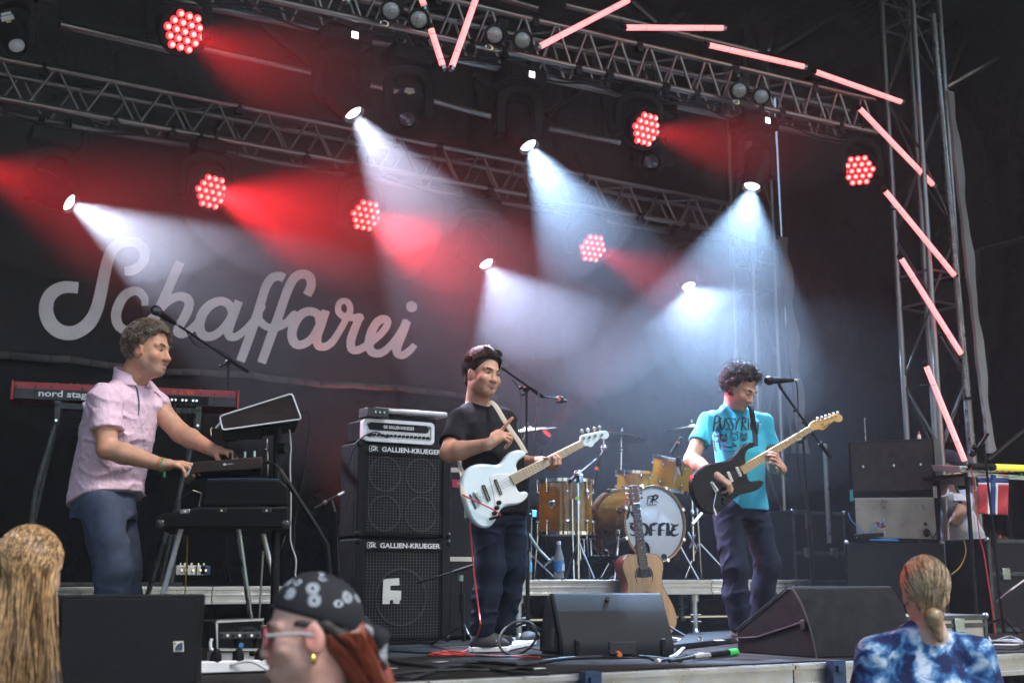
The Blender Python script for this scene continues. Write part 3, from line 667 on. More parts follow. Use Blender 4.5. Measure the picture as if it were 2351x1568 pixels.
def head(lab, q, x, y, Y, aim, power, size=30, col=(.66, .78, 1.0), lit=True, panel=False, big=1.0, stickers=False, blend=.10, yaxis=(1, -.3, 0)):
    c = pt(q, x, y, Y=Y); dv = (Vector(aim) - c).normalized(); s = big
    pv = c - dv * .20 * s; top = pv + Vector((0, 0, .34 * s))
    T = Thing('moving_head_light', lab, 'stage light', top, 'moving head spotlights on the trusses')
    yoke_arch(T, pv, top, .185 * s, yaxis, .07 * s)
    bb = T.part('base_box', MB().box(top + Vector((0, 0, .06)), (.36 * s, .26 * s, .12)), 'black_plastic', bevel=.015)
    if panel:
        f = top + Vector((0, -.13 * s - .004, .06)); T.part('control_panel', MB().box(f, (.30 * s, .01, .075)), 'grey_yoke', bb, bevel=.004); T.part('display', MB().box(f + Vector((.035, -.006, 0)), (.05, .006, .05)), 'screen_lit', bb); T.part('jog_knob', MB().cyl(f + Vector((-.03, -.004, 0)), f + Vector((-.03, -.016, 0)), .018, 12), 'black_plastic', bb)
    [T.part('hook_clamp', MB().cyl(top + Vector((x_, 0, .12)), top + Vector((x_, 0, .24)), .022, 10), 'black_metal') for x_ in (-.1, .1)]
    T.part('head', MB().lathe(pv - dv * .20 * s, dv, [(.05 * s, 0), (.11 * s, .03), (.125 * s, .10), (.125 * s, .26 * s), (.10 * s, .34 * s), (.085 * s, .405 * s), (.078 * s, .408 * s), (.075 * s, .37 * s), (.01, .368 * s)], 26), 'black_plastic')
    T.part('lens', MB().lathe(c - dv * .03, dv, [(.066 * s, 0), (.060 * s, .012), (.035 * s, .022), (.005, .026)], 22), ('lens_white' if lit else 'lens_off') if power != -1 else 'lens_dim')
    if stickers:
        sx, sy, sz = basis(dv); nrm = (Vector((0, 0, EYE)) - pv); nrm = (nrm - dv * nrm.dot(dv)).normalized(); tt = nrm.cross(dv).normalized(); o_ = pv + nrm * .127 * s - dv * .04
        M = Matrix((tt, dv, nrm)).transposed()
        T.part('rating_label', MB().box(o_ + dv * .0, (.075, .055, .003), M), 'label_white', smooth=False); T.part('rating_label', MB().box(o_ + dv * .045 + nrm * .001, (.03, .025, .003), M), 'label_yellow', smooth=False); T.part('rating_label', MB().box(o_ - dv * .055, (.06, .03, .003), M), 'label_white', smooth=False)
    T.part('power_cable', MB().tube(smooth_path([top + Vector((.08, .05, .08)), top + Vector((.2, .0, -.02 + .03 * math.sin(x))), top + Vector((.27, .08, .12)), top + Vector((.24, .12, .33))], 5), .006, 6), 'cable_black')
    if power > 0: spot('spot_beam', c + dv * .02, dv, power, size, col, blend, .045)
D_ = at
# white beams: aimed by the angle their axis falls below level (seen from the front) and how far it turns from the audience
def aimed(q, x, y, Y, fall, tilt):
    c = pt(q, x, y, Y=Y); t = (Vector((0, 0, EYE)) - c).normalized(); i_ = _r * math.cos(R(fall)) - _u * math.sin(R(fall)); i_ = (i_ - t * i_.dot(t)).normalized()
    return c + t * math.cos(R(tilt)) + i_ * math.sin(R(tilt))
def beam(lab, q, x, y, Y, fall, tilt, power, size, puff=.022, **k):
    aim = aimed(q, x, y, Y, fall, tilt); head(lab, q, x, y, Y, aim, power, size, **k); c = pt(q, x, y, Y=Y); dv = (aim - c).normalized()
    if puff: smoke('puff of smoke added before a spotlight to catch its white beam', c + dv * .55, (.6, .5, .55), puff, int(x) % 89, .2)  # local puff added so the beam shows bright near the lens
beam('white spotlight below the left end of the rear truss by the lettering', q1, 470, 1350, 9.3, 31, 56, 430, 42, puff=.02)
beam('white spotlight hanging under the front truss left of the tube V', q2, 130, 760, 7.7, 57, 58, 900, 42, panel=True, col=(.74, .76, 1))
beam('white spotlight under the front truss above the bassist', q2, 1290, 975, 7.7, 60, 54, 1150, 44, panel=True, col=(.44, .66, 1))
beam('white spotlight under the right end of the front truss above the guitarist', q3, 545, 1245, 7.6, 101, 52, 1000, 56, panel=True, col=(.42, .66, 1))
beam('white spotlight low behind the bassist between two red wash lights', q5, 1010, 320, 9.35, 58, 52, 340, 66, col=(.54, .69, 1))
beam('white spotlight low behind the guitarist at the rear tower', q6, 130, 470, 9.4, 70, 46, 320, 88, col=(.44, .66, 1))
head('dim spotlight with a rating label in the top left corner', q1, 115, 315, 7.6, D_(240, 700, Y=6.0), -1, stickers=True, big=.75)
head('unlit moving head with white labels just right of the left blinder', q2, 480, 800, 7.7, D_(900, 700, Y=6.0), 0, lit=False, stickers=True)
head('unlit moving head with labels beside the red light on the front truss', q2, 2100, 1080, 7.7, D_(1450, 700, Y=6.0), 0, lit=False, stickers=True)
# red washes: turned a little away from the audience, each with a smoke puff added to show its glow
def red(lab, q, x, y, Y, fall, tilt, power, size, puff=None):
    aim = aimed(q, x, y, Y, fall, tilt); wash(lab, q, x, y, Y, aim, power, size, aim2=aimed(q, x, y, Y, fall, tilt + 22)); c = pt(q, x, y, Y=Y); dv = (aimed(q, x, y, Y, fall, tilt + 22) - c).normalized()
    if puff: smoke('puff of smoke added before a wash light to catch its red glow', c + dv * puff[0] + _r * puff[1], (puff[2], puff[2] * .8, puff[3]), puff[4], int(abs(x)) % 97, .18)
red('largest red wash light at the top left under the roof', q1, 1228, 213, 7.5, 25, 24, 190, 54, (.40, .45, .85, .45, .05))
red('red wash light on the rear truss above the letter f', q1, 1408, 1275, 9.1, 16, 30, 540, 60, (.4, .5, 1.0, .5, .06))
red('red wash light on the rear truss left of the white beam', q2, 210, 1432, 9.1, 30, 30, 460, 60, (.4, .4, .85, .5, .06))
red('small red wash light low on the rear truss between two white beams', q5, 1713, 212, 9.2, 25, 32, 190, 46, (.35, .5, .8, .4, .05))
red('red wash light with grey yoke hanging from the front truss middle', q2, 2070, 860, 7.5, 12, 40, 200, 50, (.35, .55, .85, .42, .05))
wash('red wash light beside the right tower with no beam', q3, 1255, 1132, 7.4, D_(1500, 900, Y=2.0), 0)
red('red wash light just out of the left edge of the frame', q1, -190, 1080, 9.1, 20, 45, 230, 70, (.4, .3, 1.1, .6, .045))
# the little red wash at the back beside the cymbal
# blinders
def blinder(lab, q, pts_, Y):
    c = [pt(q, x, y, Y=Y) for x, y in pts_]; m_ = (c[0] + c[1]) / 2
    T = Thing('blinder_light', lab, 'stage light', m_ + Vector((0, .1, .12)), 'twin blinder lamps on the front truss')
    ax = (c[1] - c[0]).normalized(); dv = (Vector((0, 0, EYE)) - m_).normalized(); dv = (dv + Vector((0.12, 0, .1))).normalized()
    for p in c:
        h_ = T.part('lamp_can', MB().lathe(p - dv * .13, dv, [(.05, 0), (.07, .02), (.078, .115), (.078, .135), (.066, .138), (.062, .12), (.02, .118)], 24), 'black_metal')
        T.part('lens', MB().lathe(p - dv * .018, dv, [(.061, 0), (.058, .010), (.035, .02), (.004, .025)], 22), 'lens_glass', h_)
    T.part('back_frame', MB().tube([c[0] - dv * .10, c[1] - dv * .10], .03, 8), 'black_metal')
    T.part('hanging_bracket', MB().tube([m_ - dv * .1, m_ + Vector((0, .1, .14))], .016, 8).box(m_ + Vector((0, .1, .14)), (.08, .05, .06)), 'black_metal')
    T.part('safety_ring', MB().ring(c[0] + Vector((-.06, -.02, -.12)), (0, 1, .2), .018, .004, 14, 5, ry=.028), 'chrome')
blinder('twin blinder lamps left of the tube V', q2, [(375, 70), (560, 130)], 7.3)
blinder('twin blinder lamps right of the tube V', q2, [(1062, 232), (1247, 268)], 7.3)
blinder('twin blinder lamps on the truss above the right spotlight', q3, [(465, 600), (610, 640)], 7.25)
# cable loom along the trusses
K('cable_black', (.012, .012, .013), .55)
mb = MB()
for k in range(3):
    P = []
    for i in range(30):
        t = i / 29; p = a0 + (b0 - a0) * t; P.append(p + Vector((0, .12 + .05 * k, -.30 + .03 * math.sin(i * 1.7 + k) - .02 * k)))
    mb.tube(smooth_path(P, 3), .009, 6)
solo('truss_cable', mb, 'cable_black', 'bundle of black power cables laid in the front truss', 'cable', a0 + Vector((0, .1, -.3)))
mb = MB()
for k in range(2):
    P = [Vector((1.0 + i * .34, 9.3 + .08 * k, BT - .01 + .035 * math.sin(i * 1.3 + k * 2) - .03 * k)) for i in range(24)]
    mb.tube(smooth_path(P, 3), .009, 6)
solo('truss_cable', mb, 'cable_black', 'black cables hanging loosely along the rear truss', 'cable', (4.5, 9.3, BT))
# gaffered clamps on the chords
for i in range(14):
    p = a0 + (b0 - a0) * (.42 + .04 * i + random.uniform(-.01, .01)); q = p + Vector((0, 0, -.31 if i % 3 else 0)); ax = (b0 - a0).normalized(); w = random.choice([.03, .05, .07])
    T2 = front_truss; T2.part('clamp', MB().cyl(q - ax * w / 2, q + ax * w / 2, .034, 10).box(q + Vector((0, -.01, -.045)), (.05, .04, .05)), 'black_metal')
for i in range(12):
    p = Vector((1.4 + i * .55 + random.uniform(-.1, .1), 9.2, zt if i % 3 == 0 else BT)); w = random.choice([.03, .06])
    back_truss.part('clamp', MB().cyl(p - Vector((w / 2, 0, 0)), p + Vector((w / 2, 0, 0)), .034, 10).box(p + Vector((0, -.01, -.045)), (.06, .05, .05)), 'black_metal')

# ================================================================== backline and instruments
FV = Vector((math.sin(YAW), math.cos(YAW), 0)); RV = Vector((math.cos(YAW), -math.sin(YAW), 0))
def P_(q, pts_, **k): return [pt(q, x, y, **k) for x, y in pts_]
def disc(mb, c, n_, r, h, seg=20): return mb.lathe(c, n_, [(r, 0), (r, h)], seg)
def floor_at(x, y): return at(x, y, Z=ZS)
def rrect(w, h, r, n=5):
    out = []
    for cx, cy, a0_ in ((w / 2 - r, h / 2 - r, 0), (-w / 2 + r, h / 2 - r, 90), (-w / 2 + r, -h / 2 + r, 180), (w / 2 - r, -h / 2 + r, 270)):
        for k in range(n + 1): t = R(a0_ + 90 * k / n); out.append((cx + r * math.cos(t), cy + r * math.sin(t)))
    return out
K('red_shell', (0.33, 0.028, 0.032), .42, bump=.1, bs=200)
K('panel_grey', (0.03, 0.031, 0.033), .55, bump=.2, bs=300)
K('print_white', (.72, .72, .72), .6); K('tape_orange', (.75, .16, .04), .7); K('print_black', (.015, .015, .016), .7)
K('stand_metal', (.055, .06, .058), .5, .4, var=.5, vs=14)
K('wood_panel', (.035, .018, .016), .5, stretch=(3, 3, 30), var=.45, vs=2.0)
K('silver_paint', (.5, .5, .5), .4, .5); K('chrome_satin', (.82, .82, .84), .35, .45); K('white_trim', (.78, .78, .8), .35)
K('cream', (.62, .58, .48), .6); K('teal', (.05, .38, .40), .6)

# ---- red stage keyboard on its stand
k0 = pt(c_key, 110, 90, Y=7.75); k1 = pt(c_key, 2270, 205, Y=7.45); z1 = (k0.z + k1.z) / 2; k0.z = k1.z = z1
kx = (k1 - k0).normalized(); ky = Vector((-kx.y, kx.x, 0)); KL = (k1 - k0).length; KM = Matrix((kx, ky, UP)).transposed()
def kp(x, y, z): return k0 + kx * x + ky * y + UP * z
T = Thing('stage_keyboard', 'long red keyboard seen from its back panel behind the man in pink', 'keyboard', kp(KL / 2, .15, -.11))
T.part('case', MB().box(kp(KL / 2, .168, -.052), (KL - .03, .325, .104), KM), 'red_shell', bevel=.006)
for x in (.008, KL - .008): T.part('end_cheek', MB().box(kp(x, .165, -.055), (.018, .345, .118), KM), 'red_shell', bevel=.005)
bp_ = T.part('back_panel', MB().box(kp(KL / 2, .002, -.073), (KL - .04, .012, .062), KM), 'panel_grey', bevel=.002)
T.part('lettering', text_mb('nord stage', [kp(.155, -.0065, -.047), kp(.46, -.0065, -.047), kp(.46, -.0065, -.098), kp(.155, -.0065, -.098)], .001, .022), 'print_white', bp_)
T.part('socket_panel', MB().box(kp(.99, -.004, -.073), (.30, .006, .05), KM), 'black_plastic', bp_)
for i in range(9): T.part('socket', MB().cyl(kp(.90 + .021 * i, -.004, -.075), kp(.90 + .021 * i, -.018, -.075), .008, 10), 'chrome' if i % 3 else 'black_plastic', bp_)
for i in range(5): T.part('plug_cable', MB().tube(smooth_path([kp(.905 + .03 * i, -.015, -.076), kp(.905 + .03 * i, -.05, -.085), kp(.91 + .034 * i, -.05, -.16), kp(.90 + .04 * i, .1, -.3)], 5), .0035, 6), 'cable_black', bp_)
for x in (.03, .135, .225, .4, .62, .80, 1.09, 1.175, 1.27):
    T.part('screw', MB().cyl(kp(x, .004, -.03), kp(x, -.004, -.03), .005, 8), 'black_metal')
for x in (.135, 1.175):
    for zz in (-.06, -.092): T.part('screw', MB().cyl(kp(x, -.003, zz), kp(x, -.009, zz), .006, 8), 'black_metal')
for x, t in ((.935, '8'), (.975, 'x'), (1.03, '21')):
    w = .02 if len(t) == 1 else .036; o = T.part('tape_note', MB().box(kp(x, .0035, -.026), (w, .003, .02), KM), 'tape_orange'); T.part('ink', text_mb(t, [kp(x - w * .3, .0015, -.019), kp(x + w * .3, .0015, -.019), kp(x + w * .3, .0015, -.033), kp(x - w * .3, .0015, -.033)], .0006), 'print_black', o)
for x in (.25, .33, .37, .43, 1.1): T.part('knob', MB().cyl(kp(x, .1, 0), kp(x, .1, .014), .006, 8), 'white_plastic')
T.part('keybed', MB().box(kp(KL / 2, .29, .004), (KL - .06, .13, .018), KM), 'white_plastic')
S = Thing('keyboard_stand', 'dark steel trestle stand under the red keyboard', 'stand', drop(kp(KL / 2, .16, 0), ZS + .36))
for x in (.265, 1.085):
    S.part('bracket', MB().box(kp(x, .02, -.18), (.036, .012, .14), KM), 'stand_metal', bevel=.003)
    S.part('front_leg', MB().tube([kp(x - .002, .03, -.22), kp(x - .09, .02, -.22 - .42), drop(kp(x - .11, .02, 0), ZS + .37)], .0155, 6, flat=.6), 'stand_metal')
    S.part('rear_leg', MB().tube([kp(x, .31, -.12), drop(kp(x - .16, .36, 0), ZS + .37)], .0155, 6), 'stand_metal')
    S.part('top_arm', MB().box(kp(x, .165, -.117), (.036, .33, .02), KM), 'stand_metal')
    S.part('hinge_bolt', MB().cyl(kp(x - .002, .012, -.225), kp(x - .002, .0, -.225), .008, 10), 'chrome')
S.part('cross_bar', MB().box(kp(.675, .02, -.135), (.80, .012, .035), KM), 'stand_metal', bevel=.002)
S.part('foot_rail', MB().box(drop(kp(.55, .18, 0), ZS + .375), (1.0, .04, .02), KM), 'stand_metal')

# ---- boom microphone stands
K('mic_grille', (.16, .16, .165), .35, .9, bump=.9, bs=700)
def mic(T, a, dirv, s=1.0, grille='mic_grille', cable=None):
    dv = Vector(dirv).normalized(); a = Vector(a)
    T_ = T.part('microphone', MB().lathe(a, dv, [(.019 * s, .026), (.0185 * s, .04), (.0165 * s, .1 * s), (.012 * s, .165 * s), (.011 * s, .185 * s)], 14), 'black_metal')
    T.part('grille', MB().lathe(a, dv, [(.006 * s, -.022 * s), (.018 * s, -.016 * s), (.0255 * s, 0), (.025 * s, .013 * s), (.0235 * s, .02 * s), (.018 * s, .032 * s)], 16), grille, T_)
    T.part('plug', MB().lathe(a + dv * .183 * s, dv, [(.0085, 0), (.0085, .04), (.005, .055)], 10), 'silver_paint', T_)
def stand(T, top, foot, r=.0095, tripod=.28, base='tripod', m='black_metal', rot=20, th=.55):
    top = Vector(top); foot = Vector(foot)
    mid = top.lerp(foot, th); T.part('upper_pole', MB().cyl(top, mid, r * .78, 10), m); T.part('lower_pole', MB().cyl(mid, foot + UP * .03, r * 1.15, 12), m); T.part('height_clutch', MB().cyl(mid + UP * .05, mid - UP * .06, r * 1.9, 12), 'black_plastic')
    if base == 'tripod':
        for k in range(3):
            t = R(rot + 120 * k); e = foot + Vector((math.cos(t) * tripod, math.sin(t) * tripod, .012)); T.part('leg', MB().tube([foot + UP * .13, e], r * .7, 8), m)
    else: T.part('round_base', MB().lathe(foot, (0, 0, 1), [(.13, 0), (.13, .012), (.02, .03)], 24), m)
T = Thing('microphone_stand', 'black boom microphone stand reaching over to the man in pink', 'microphone stand', drop(at(532, 890, Y=8.05), ZS + .36))
piv = at(524, 832, Y=8.05); mh = at(357, 712, Y=7.35); e = at(568, 853, Y=8.2)
stand(T, piv, drop(at(535, 900, Y=8.05), ZS + .365), th=.5)
T.part('boom', MB().cyl(mh + (e - mh) * .22, e, .0075, 10), 'black_metal'); T.part('counter_grip', MB().cyl(e + (mh - e) * .22, e, .013, 10), 'black_plastic'); T.part('pivot', MB().sphere(piv, .022).cyl(piv + Vector((-.05, -.02, -.03)), piv, .007, 8).sphere(piv + Vector((-.055, -.02, -.033)), .012, 10, 6), 'black_plastic')
mic(T, mh, (e - mh), 1.25); T.part('cable', MB().tube(smooth_path([mh + (e - mh) * .3, mh + (e - mh) * .42 + UP * -.05, mh + (e - mh) * .62 + UP * .012, mh + (e - mh) * .8 + UP * .015, piv, piv - UP * .3 + RV * .02], 6), .0045, 6), 'cable_black')
T = Thing('microphone_stand', 'tall black boom stand right behind the bassist', 'microphone stand', drop(at(1212, 1330, Y=7.05)))
piv = at(1208, 893, Y=7.05); mh = at(1152, 845, Y=6.8); e = at(1245, 910, Y=7.15)
stand(T, piv, drop(at(1212, 1330, Y=7.05)), r=.012, th=.35)
T.part('boom', MB().cyl(mh, e, .0085, 10), 'black_metal'); T.part('counter_grip', MB().cyl(e + (mh - e) * .3, e, .014, 10), 'black_plastic')
T.part('pivot', MB().sphere(piv, .024).cyl(piv + Vector((-.06, -.03, .0)), piv, .008, 8).sphere(piv + Vector((-.062, -.03, 0)), .014, 10, 6).cyl(piv + Vector((-.05, -.03, -.05)), piv + UP * -.03, .007, 8), 'black_plastic')
e2 = at(1288, 916, Y=7.3); T.part('extension_bar', MB().cyl(e, e2, .007, 8), 'black_metal')
K('lamp_red_small', (.6, .05, .03), .4, emit=(1, .08, .05), es=2.0)
c_ = at(1285, 918, Y=7.3); T.part('clip_microphone', MB().box(c_, (.045, .05, .05)).cyl(c_, c_ + Vector((.06, 0, -.005)), .012, 10), 'black_plastic', bevel=.008); T.part('capsule_ring', MB().cyl(c_ + Vector((-.025, -.028, 0)), c_ + Vector((-.025, -.035, 0)), .012, 12), 'tape_orange')
for x0, x1 in ((1195, 1193), (1237, 1228)): T.part('cable', MB().tube(smooth_path([at(x0 - 20 if x0 < 1200 else x0, 870 if x0 < 1200 else 912, Y=6.95), at(x0, 905, Y=6.95), at(x1, 1000, Y=6.95), at(x1 - 4, 1100, Y=6.97)], 6), .0045, 6), 'cable_black')
T = Thing('microphone_stand', 'boom stand with vocal microphone in front of the guitarist', 'microphone stand', drop(at(1872, 1405, Y=6.35)))
piv = at(1843, 1003, Y=6.35); mh = pt(q6, 655, 1088, Y=6.2); cl = pt(q6, 742, 1145, Y=6.2); e = at(1906, 1050, Y=6.38)
stand(T, piv, drop(at(1872, 1405, Y=6.35)), r=.0115, th=.42, base='round')
T.part('boom', MB().cyl(cl, e, .0085, 10), 'black_metal'); T.part('counter_grip', MB().cyl(e + (cl - e) * .22, e, .015, 10), 'black_plastic')
T.part('pivot', MB().sphere(piv, .026).cyl(piv + Vector((-.05, -.02, -.035)), piv + Vector((.03, .0, .02)), .009, 8).sphere(piv + Vector((-.05, -.02, -.037)), .016, 10, 6), 'black_plastic')
for f in (.28, .45, .62): b_ = cl.lerp(e, f); T.part('cable_clip', MB().sphere(b_ + Vector((-.018, -.01, -.012)), .012, 10, 6), 'black_plastic')
T.part('clip', MB().tube([cl, cl + (mh - cl) * .2 + UP * .03, pt(q6, 745, 1095, Y=6.2)], .012, 8), 'black_plastic')
mic(T, mh, pt(q6, 820, 1085, Y=6.2) - mh, 1.22, 'black_plastic')
T.part('cable', MB().tube(smooth_path([pt(q6, 822, 1085, Y=6.2), pt(q6, 845, 1120, Y=6.2), pt(q6, 852, 1300, Y=6.25), pt(q6, 845, 1567, Y=6.25), pt(q9, 880, 300, Y=6.3), pt(q9, 925, 480, Y=6.33), pt(q9, 950, 620, Y=6.34)], 8), .0048, 7), 'cable_black')
T = Thing('microphone_stand', 'short stand with instrument microphone beside the speaker stack', 'microphone stand', drop(at(790, 1400, Y=6.9)))
stand(T, pt(q7, 2225, 430, Y=6.9), drop(pt(q7, 2270, 1000, Y=6.9)), r=.009, th=.5, tripod=.2); mh = pt(q7, 2080, 412, Y=6.85)
T.part('boom', MB().cyl(pt(q7, 2225, 430, Y=6.9), pt(q7, 2200, 350, Y=6.87), .006, 8), 'chrome'); T.part('boom', MB().cyl(mh, pt(q7, 2180, 355, Y=6.86), .007, 8), 'black_metal'); mic(T, pt(q7, 2150, 370, Y=6.86), pt(q7, 2240, 322, Y=6.87) - pt(q7, 2150, 370, Y=6.86), .55)
T.part('cable', MB().tube(smooth_path([pt(q7, 2245, 318, Y=6.87), pt(q7, 2310, 290, Y=6.87), pt(q7, 2340, 320, Y=6.87), pt(q7, 2300, 450, Y=6.87), pt(q7, 2240, 570, Y=6.88), pt(q7, 2250, 800, Y=6.88), pt(q7, 2290, 950, Y=6.88)], 8), .004, 6), 'cable_black')
T = Thing('microphone_stand', 'low boom stand lying level in front of the lower speaker cabinet', 'microphone stand', drop(pt(q8, 850, 1250, Y=6.75)))
stand(T, pt(q8, 838, 870, Y=6.75), drop(pt(q8, 855, 1270, Y=6.75)), r=.009, th=.35, tripod=.2); T.part('boom', MB().cyl(pt(q8, 540, 905, Y=6.8), pt(q8, 940, 782, Y=6.7), .006, 8), 'black_metal'); T.part('counter_grip', MB().cyl(pt(q8, 790, 830, Y=6.75), pt(q8, 945, 780, Y=6.7), .012, 10), 'black_plastic'); T.part('clutch', MB().cyl(pt(q8, 835, 850, Y=6.74), pt(q8, 835, 890, Y=6.74), .016, 10), 'steel')

# ---- tiered synthesizers and the electric piano case (their ends face the camera)
SL = at(560, 1330, d=1) - Vector((0, 0, EYE)); SL.z = 0; SL.normalize()      # the keyboards point along this line
SR = at(2040, 1330, d=1) - Vector((0, 0, EYE)); SR.z = 0; SR.normalize()     # the right amplifier faces this line
def endbox(T, name, pts_, q, d, depth, m, parent=None, bevel=.006):
    return T.part(name, MB().prism(P_(q, pts_, d=d), SL * depth), m, parent, bevel=bevel)
T = Thing('synthesizer', 'tilted synthesizer with dark wood end panel and white edging', 'synthesizer', drop(pt(c_org, 880, 350, d=6.3)))
pg = [(557, 240), (1133, 60), (1208, 262), (580, 350)]
endbox(T, 'body', [(572, 252), (1125, 76), (1195, 256), (588, 340)], c_org, 6.31, .62, 'black_plastic')
endbox(T, 'end_panel', pg, c_org, 6.29, .022, 'wood_panel')
tr = P_(c_org, pg, d=6.285); cen = sum(tr, Vector((0, 0, 0))) / 4; ring_ = []
for i in range(4):
    a_, b_, c_ = tr[i - 1], tr[i], tr[(i + 1) % 4]; ring_ += [b_ + (a_ - b_).normalized() * .012, b_ + ((a_ - b_).normalized() + (c_ - b_).normalized()) * .0035, b_ + (c_ - b_).normalized() * .012]
T.part('edging', MB().tube(ring_ + [ring_[0], ring_[1]], .0042, 8), 'white_trim')
T.part('key_row', MB().prism(P_(c_org, [(556, 285), (520, 330), (530, 338), (570, 300)], d=6.33), FV * .55), 'white_plastic')
S = Thing('synthesizer_stand', 'black column stand with arms carrying the tilted synthesizer', 'stand', drop(pt(c_org, 1020, 740, d=6.55)))
endbox(S, 'support_arm', [(570, 355), (1140, 290), (1145, 325), (900, 345), (900, 420), (580, 425)], c_org, 6.36, .03, 'black_metal'); endbox(S, 'support_arm', [(570, 355), (1140, 290), (1145, 325), (900, 345), (900, 420), (580, 425)], c_org, 6.80, .03, 'black_metal')
S.part('column', MB().tube([pt(c_org, 1020, 320, d=6.5), drop(pt(c_org, 1030, 900, d=6.5))], .022, 12), 'black_metal')
S.part('thin_column', MB().tube([pt(c_org, 934, 420, d=6.45), pt(c_org, 940, 720, d=6.45)], .005, 8), 'chrome'); S.part('clamp_screw', MB().sphere(pt(c_org, 928, 503, d=6.43), .008, 10, 6), 'chrome')
S.part('clamp_knob', MB().cyl(pt(c_org, 1035, 500, d=6.44), pt(c_org, 1095, 495, d=6.42), .03, 14), 'black_plastic')
S.part('brace_tube', MB().tube([pt(c_org, 1030, 655, d=6.6), pt(c_org, 1340, 1140, d=6.5), pt(c_org, 1411, 1262, d=6.5), drop(pt(q7, 2255, 900, d=6.5))], .0135, 10), 'black_metal')
S.part('wire_hook', MB().tube([pt(c_org, 490, 395, d=6.35), pt(c_org, 484, 345, d=6.35), pt(c_org, 497, 333, d=6.35), pt(c_org, 530, 335, d=6.4)], .004, 6), 'chrome')
T = Thing('synthesizer', 'small brown wooden ended synthesizer under the two playing hands', 'synthesizer', drop(pt(c_org, 620, 700, d=6.15)))
endbox(T, 'body', [(362, 612), (885, 570), (890, 650), (345, 690)], c_org, 6.16, .5, 'black_plastic', bevel=.003)
ep = endbox(T, 'end_panel', [(350, 604), (893, 562), (900, 655), (316, 695)], c_org, 6.15, .018, 'wood_panel', bevel=.004)
T.part('lettering', text_mb('novation', [pt(c_org, 608, 616, d=6.147), pt(c_org, 666, 612, d=6.147), pt(c_org, 666, 622, d=6.147), pt(c_org, 608, 626, d=6.147)], .0008, .02), 'print_white', ep)
T.part('logo_mark', MB().prism(P_(c_org, [(587, 615), (606, 613), (606, 631), (587, 632)], d=6.146), FV * .002).prism(P_(c_org, [(583, 620), (588, 620), (588, 627), (583, 627)], d=6.146), FV * .002), 'print_white', ep)
for x, h_ in ((640, 30), (678, 26), (757, 18), (833, 20)): b_ = pt(c_org, x, 600 - (x - 350) * .075, d=6.3); T.part('knob', MB().cyl(b_, b_ + UP * .03, .008, 10), 'black_plastic' if x < 700 else 'steel')
endbox(T, 'key_row', [(332, 640), (268, 728), (275, 732), (330, 690)], c_org, 6.18, .42, 'white_plastic', bevel=.001)
T.part('power_plug', MB().cyl(pt(c_org, 898, 610, d=6.3), pt(c_org, 960, 606, d=6.3), .01, 8), 'black_plastic')
endbox(T, 'rubber_foot', [(400, 692), (800, 668), (800, 690), (400, 705)], c_org, 6.2, .4, 'black_plastic', bevel=.002)
T = Thing('electric_piano', 'black electric piano case on chrome legs left of the speaker stack', 'electric piano', drop(pt(c_org, 600, 1130, d=6.3)))
cs = endbox(T, 'case', [(62, 1022), (62, 1128), (1113, 1128), (1113, 960), (400, 962), (236, 988)], c_org, 6.10, .95, 'black_tolex', bevel=.010)
endbox(T, 'lid', [(398, 958), (455, 742), (1035, 742), (1108, 800), (1110, 958)], c_org, 6.115, .92, 'black_tolex', bevel=.014)
K('blue_edge', (.02, .045, .10), .4)
T.part('lid_edge', MB().tube(P_(c_org, [(455, 742), (600, 738), (745, 736), (900, 739), (1035, 744)], d=6.112), .003, 6), 'blue_edge')
for x, y, w, m_ in ((278, 998, 42, 'chrome'), (573, 990, 36, 'stand_metal'), (931, 990, 38, 'stand_metal')):
    pl = T.part('latch', MB().prism(P_(c_org, [(x - w, y - 18), (x + w, y - 22), (x + w, y + 16), (x - w, y + 22)], d=6.094), FV * .008), m_, cs, bevel=.003); T.part('latch_screw', MB().cyl(pt(c_org, x, y, d=6.094), pt(c_org, x, y, d=6.086), .005, 8), 'chrome', pl)
for x, y in ((92, 1090), (1082, 1092)): T.part('corner_guard', MB().sphere(pt(c_org, x, y, d=6.12), .028, 10, 8, (1, 1, 1.1)), 'stand_metal', cs); T.part('corner_screw', MB().sphere(pt(c_org, x + 14, y - 14, d=6.085), .005, 8, 6), 'chrome', cs)
T.part('music_rest_bracket', MB().tube(P_(c_org, [(215, 925), (345, 830)], d=6.12), .003, 6), 'black_metal'); T.part('lid_stay', MB().tube(P_(c_org, [(345, 828), (412, 850), (408, 870), (390, 958)], d=6.11), .0035, 6), 'chrome')
for (xa, ya, xb, yb), dd_, m_ in (((1112, 600, 985, 985), 6.85, 'steel'), ((1205, 585, 1085, 985), 6.25, 'chrome_satin'), ((1578, 600, 1668, 1200), 6.25, 'steel'), ((1732, 590, 1842, 1010), 6.85, 'chrome_satin')):
    a_ = pt(q7, xa, ya, d=dd_); b_ = pt(q7, xb, yb, d=dd_); k_ = (a_.z - ZS) / (a_.z - b_.z); T.part('leg', MB().cyl(a_ + UP * .05, a_ + (b_ - a_) * k_, .0135, 14), m_)
T.part('pedal_rod', MB().cyl(pt(q7, 1745, 690, d=6.5), drop(pt(q7, 1712, 1180, d=6.5)), .006, 8), 'aluminium_bright')
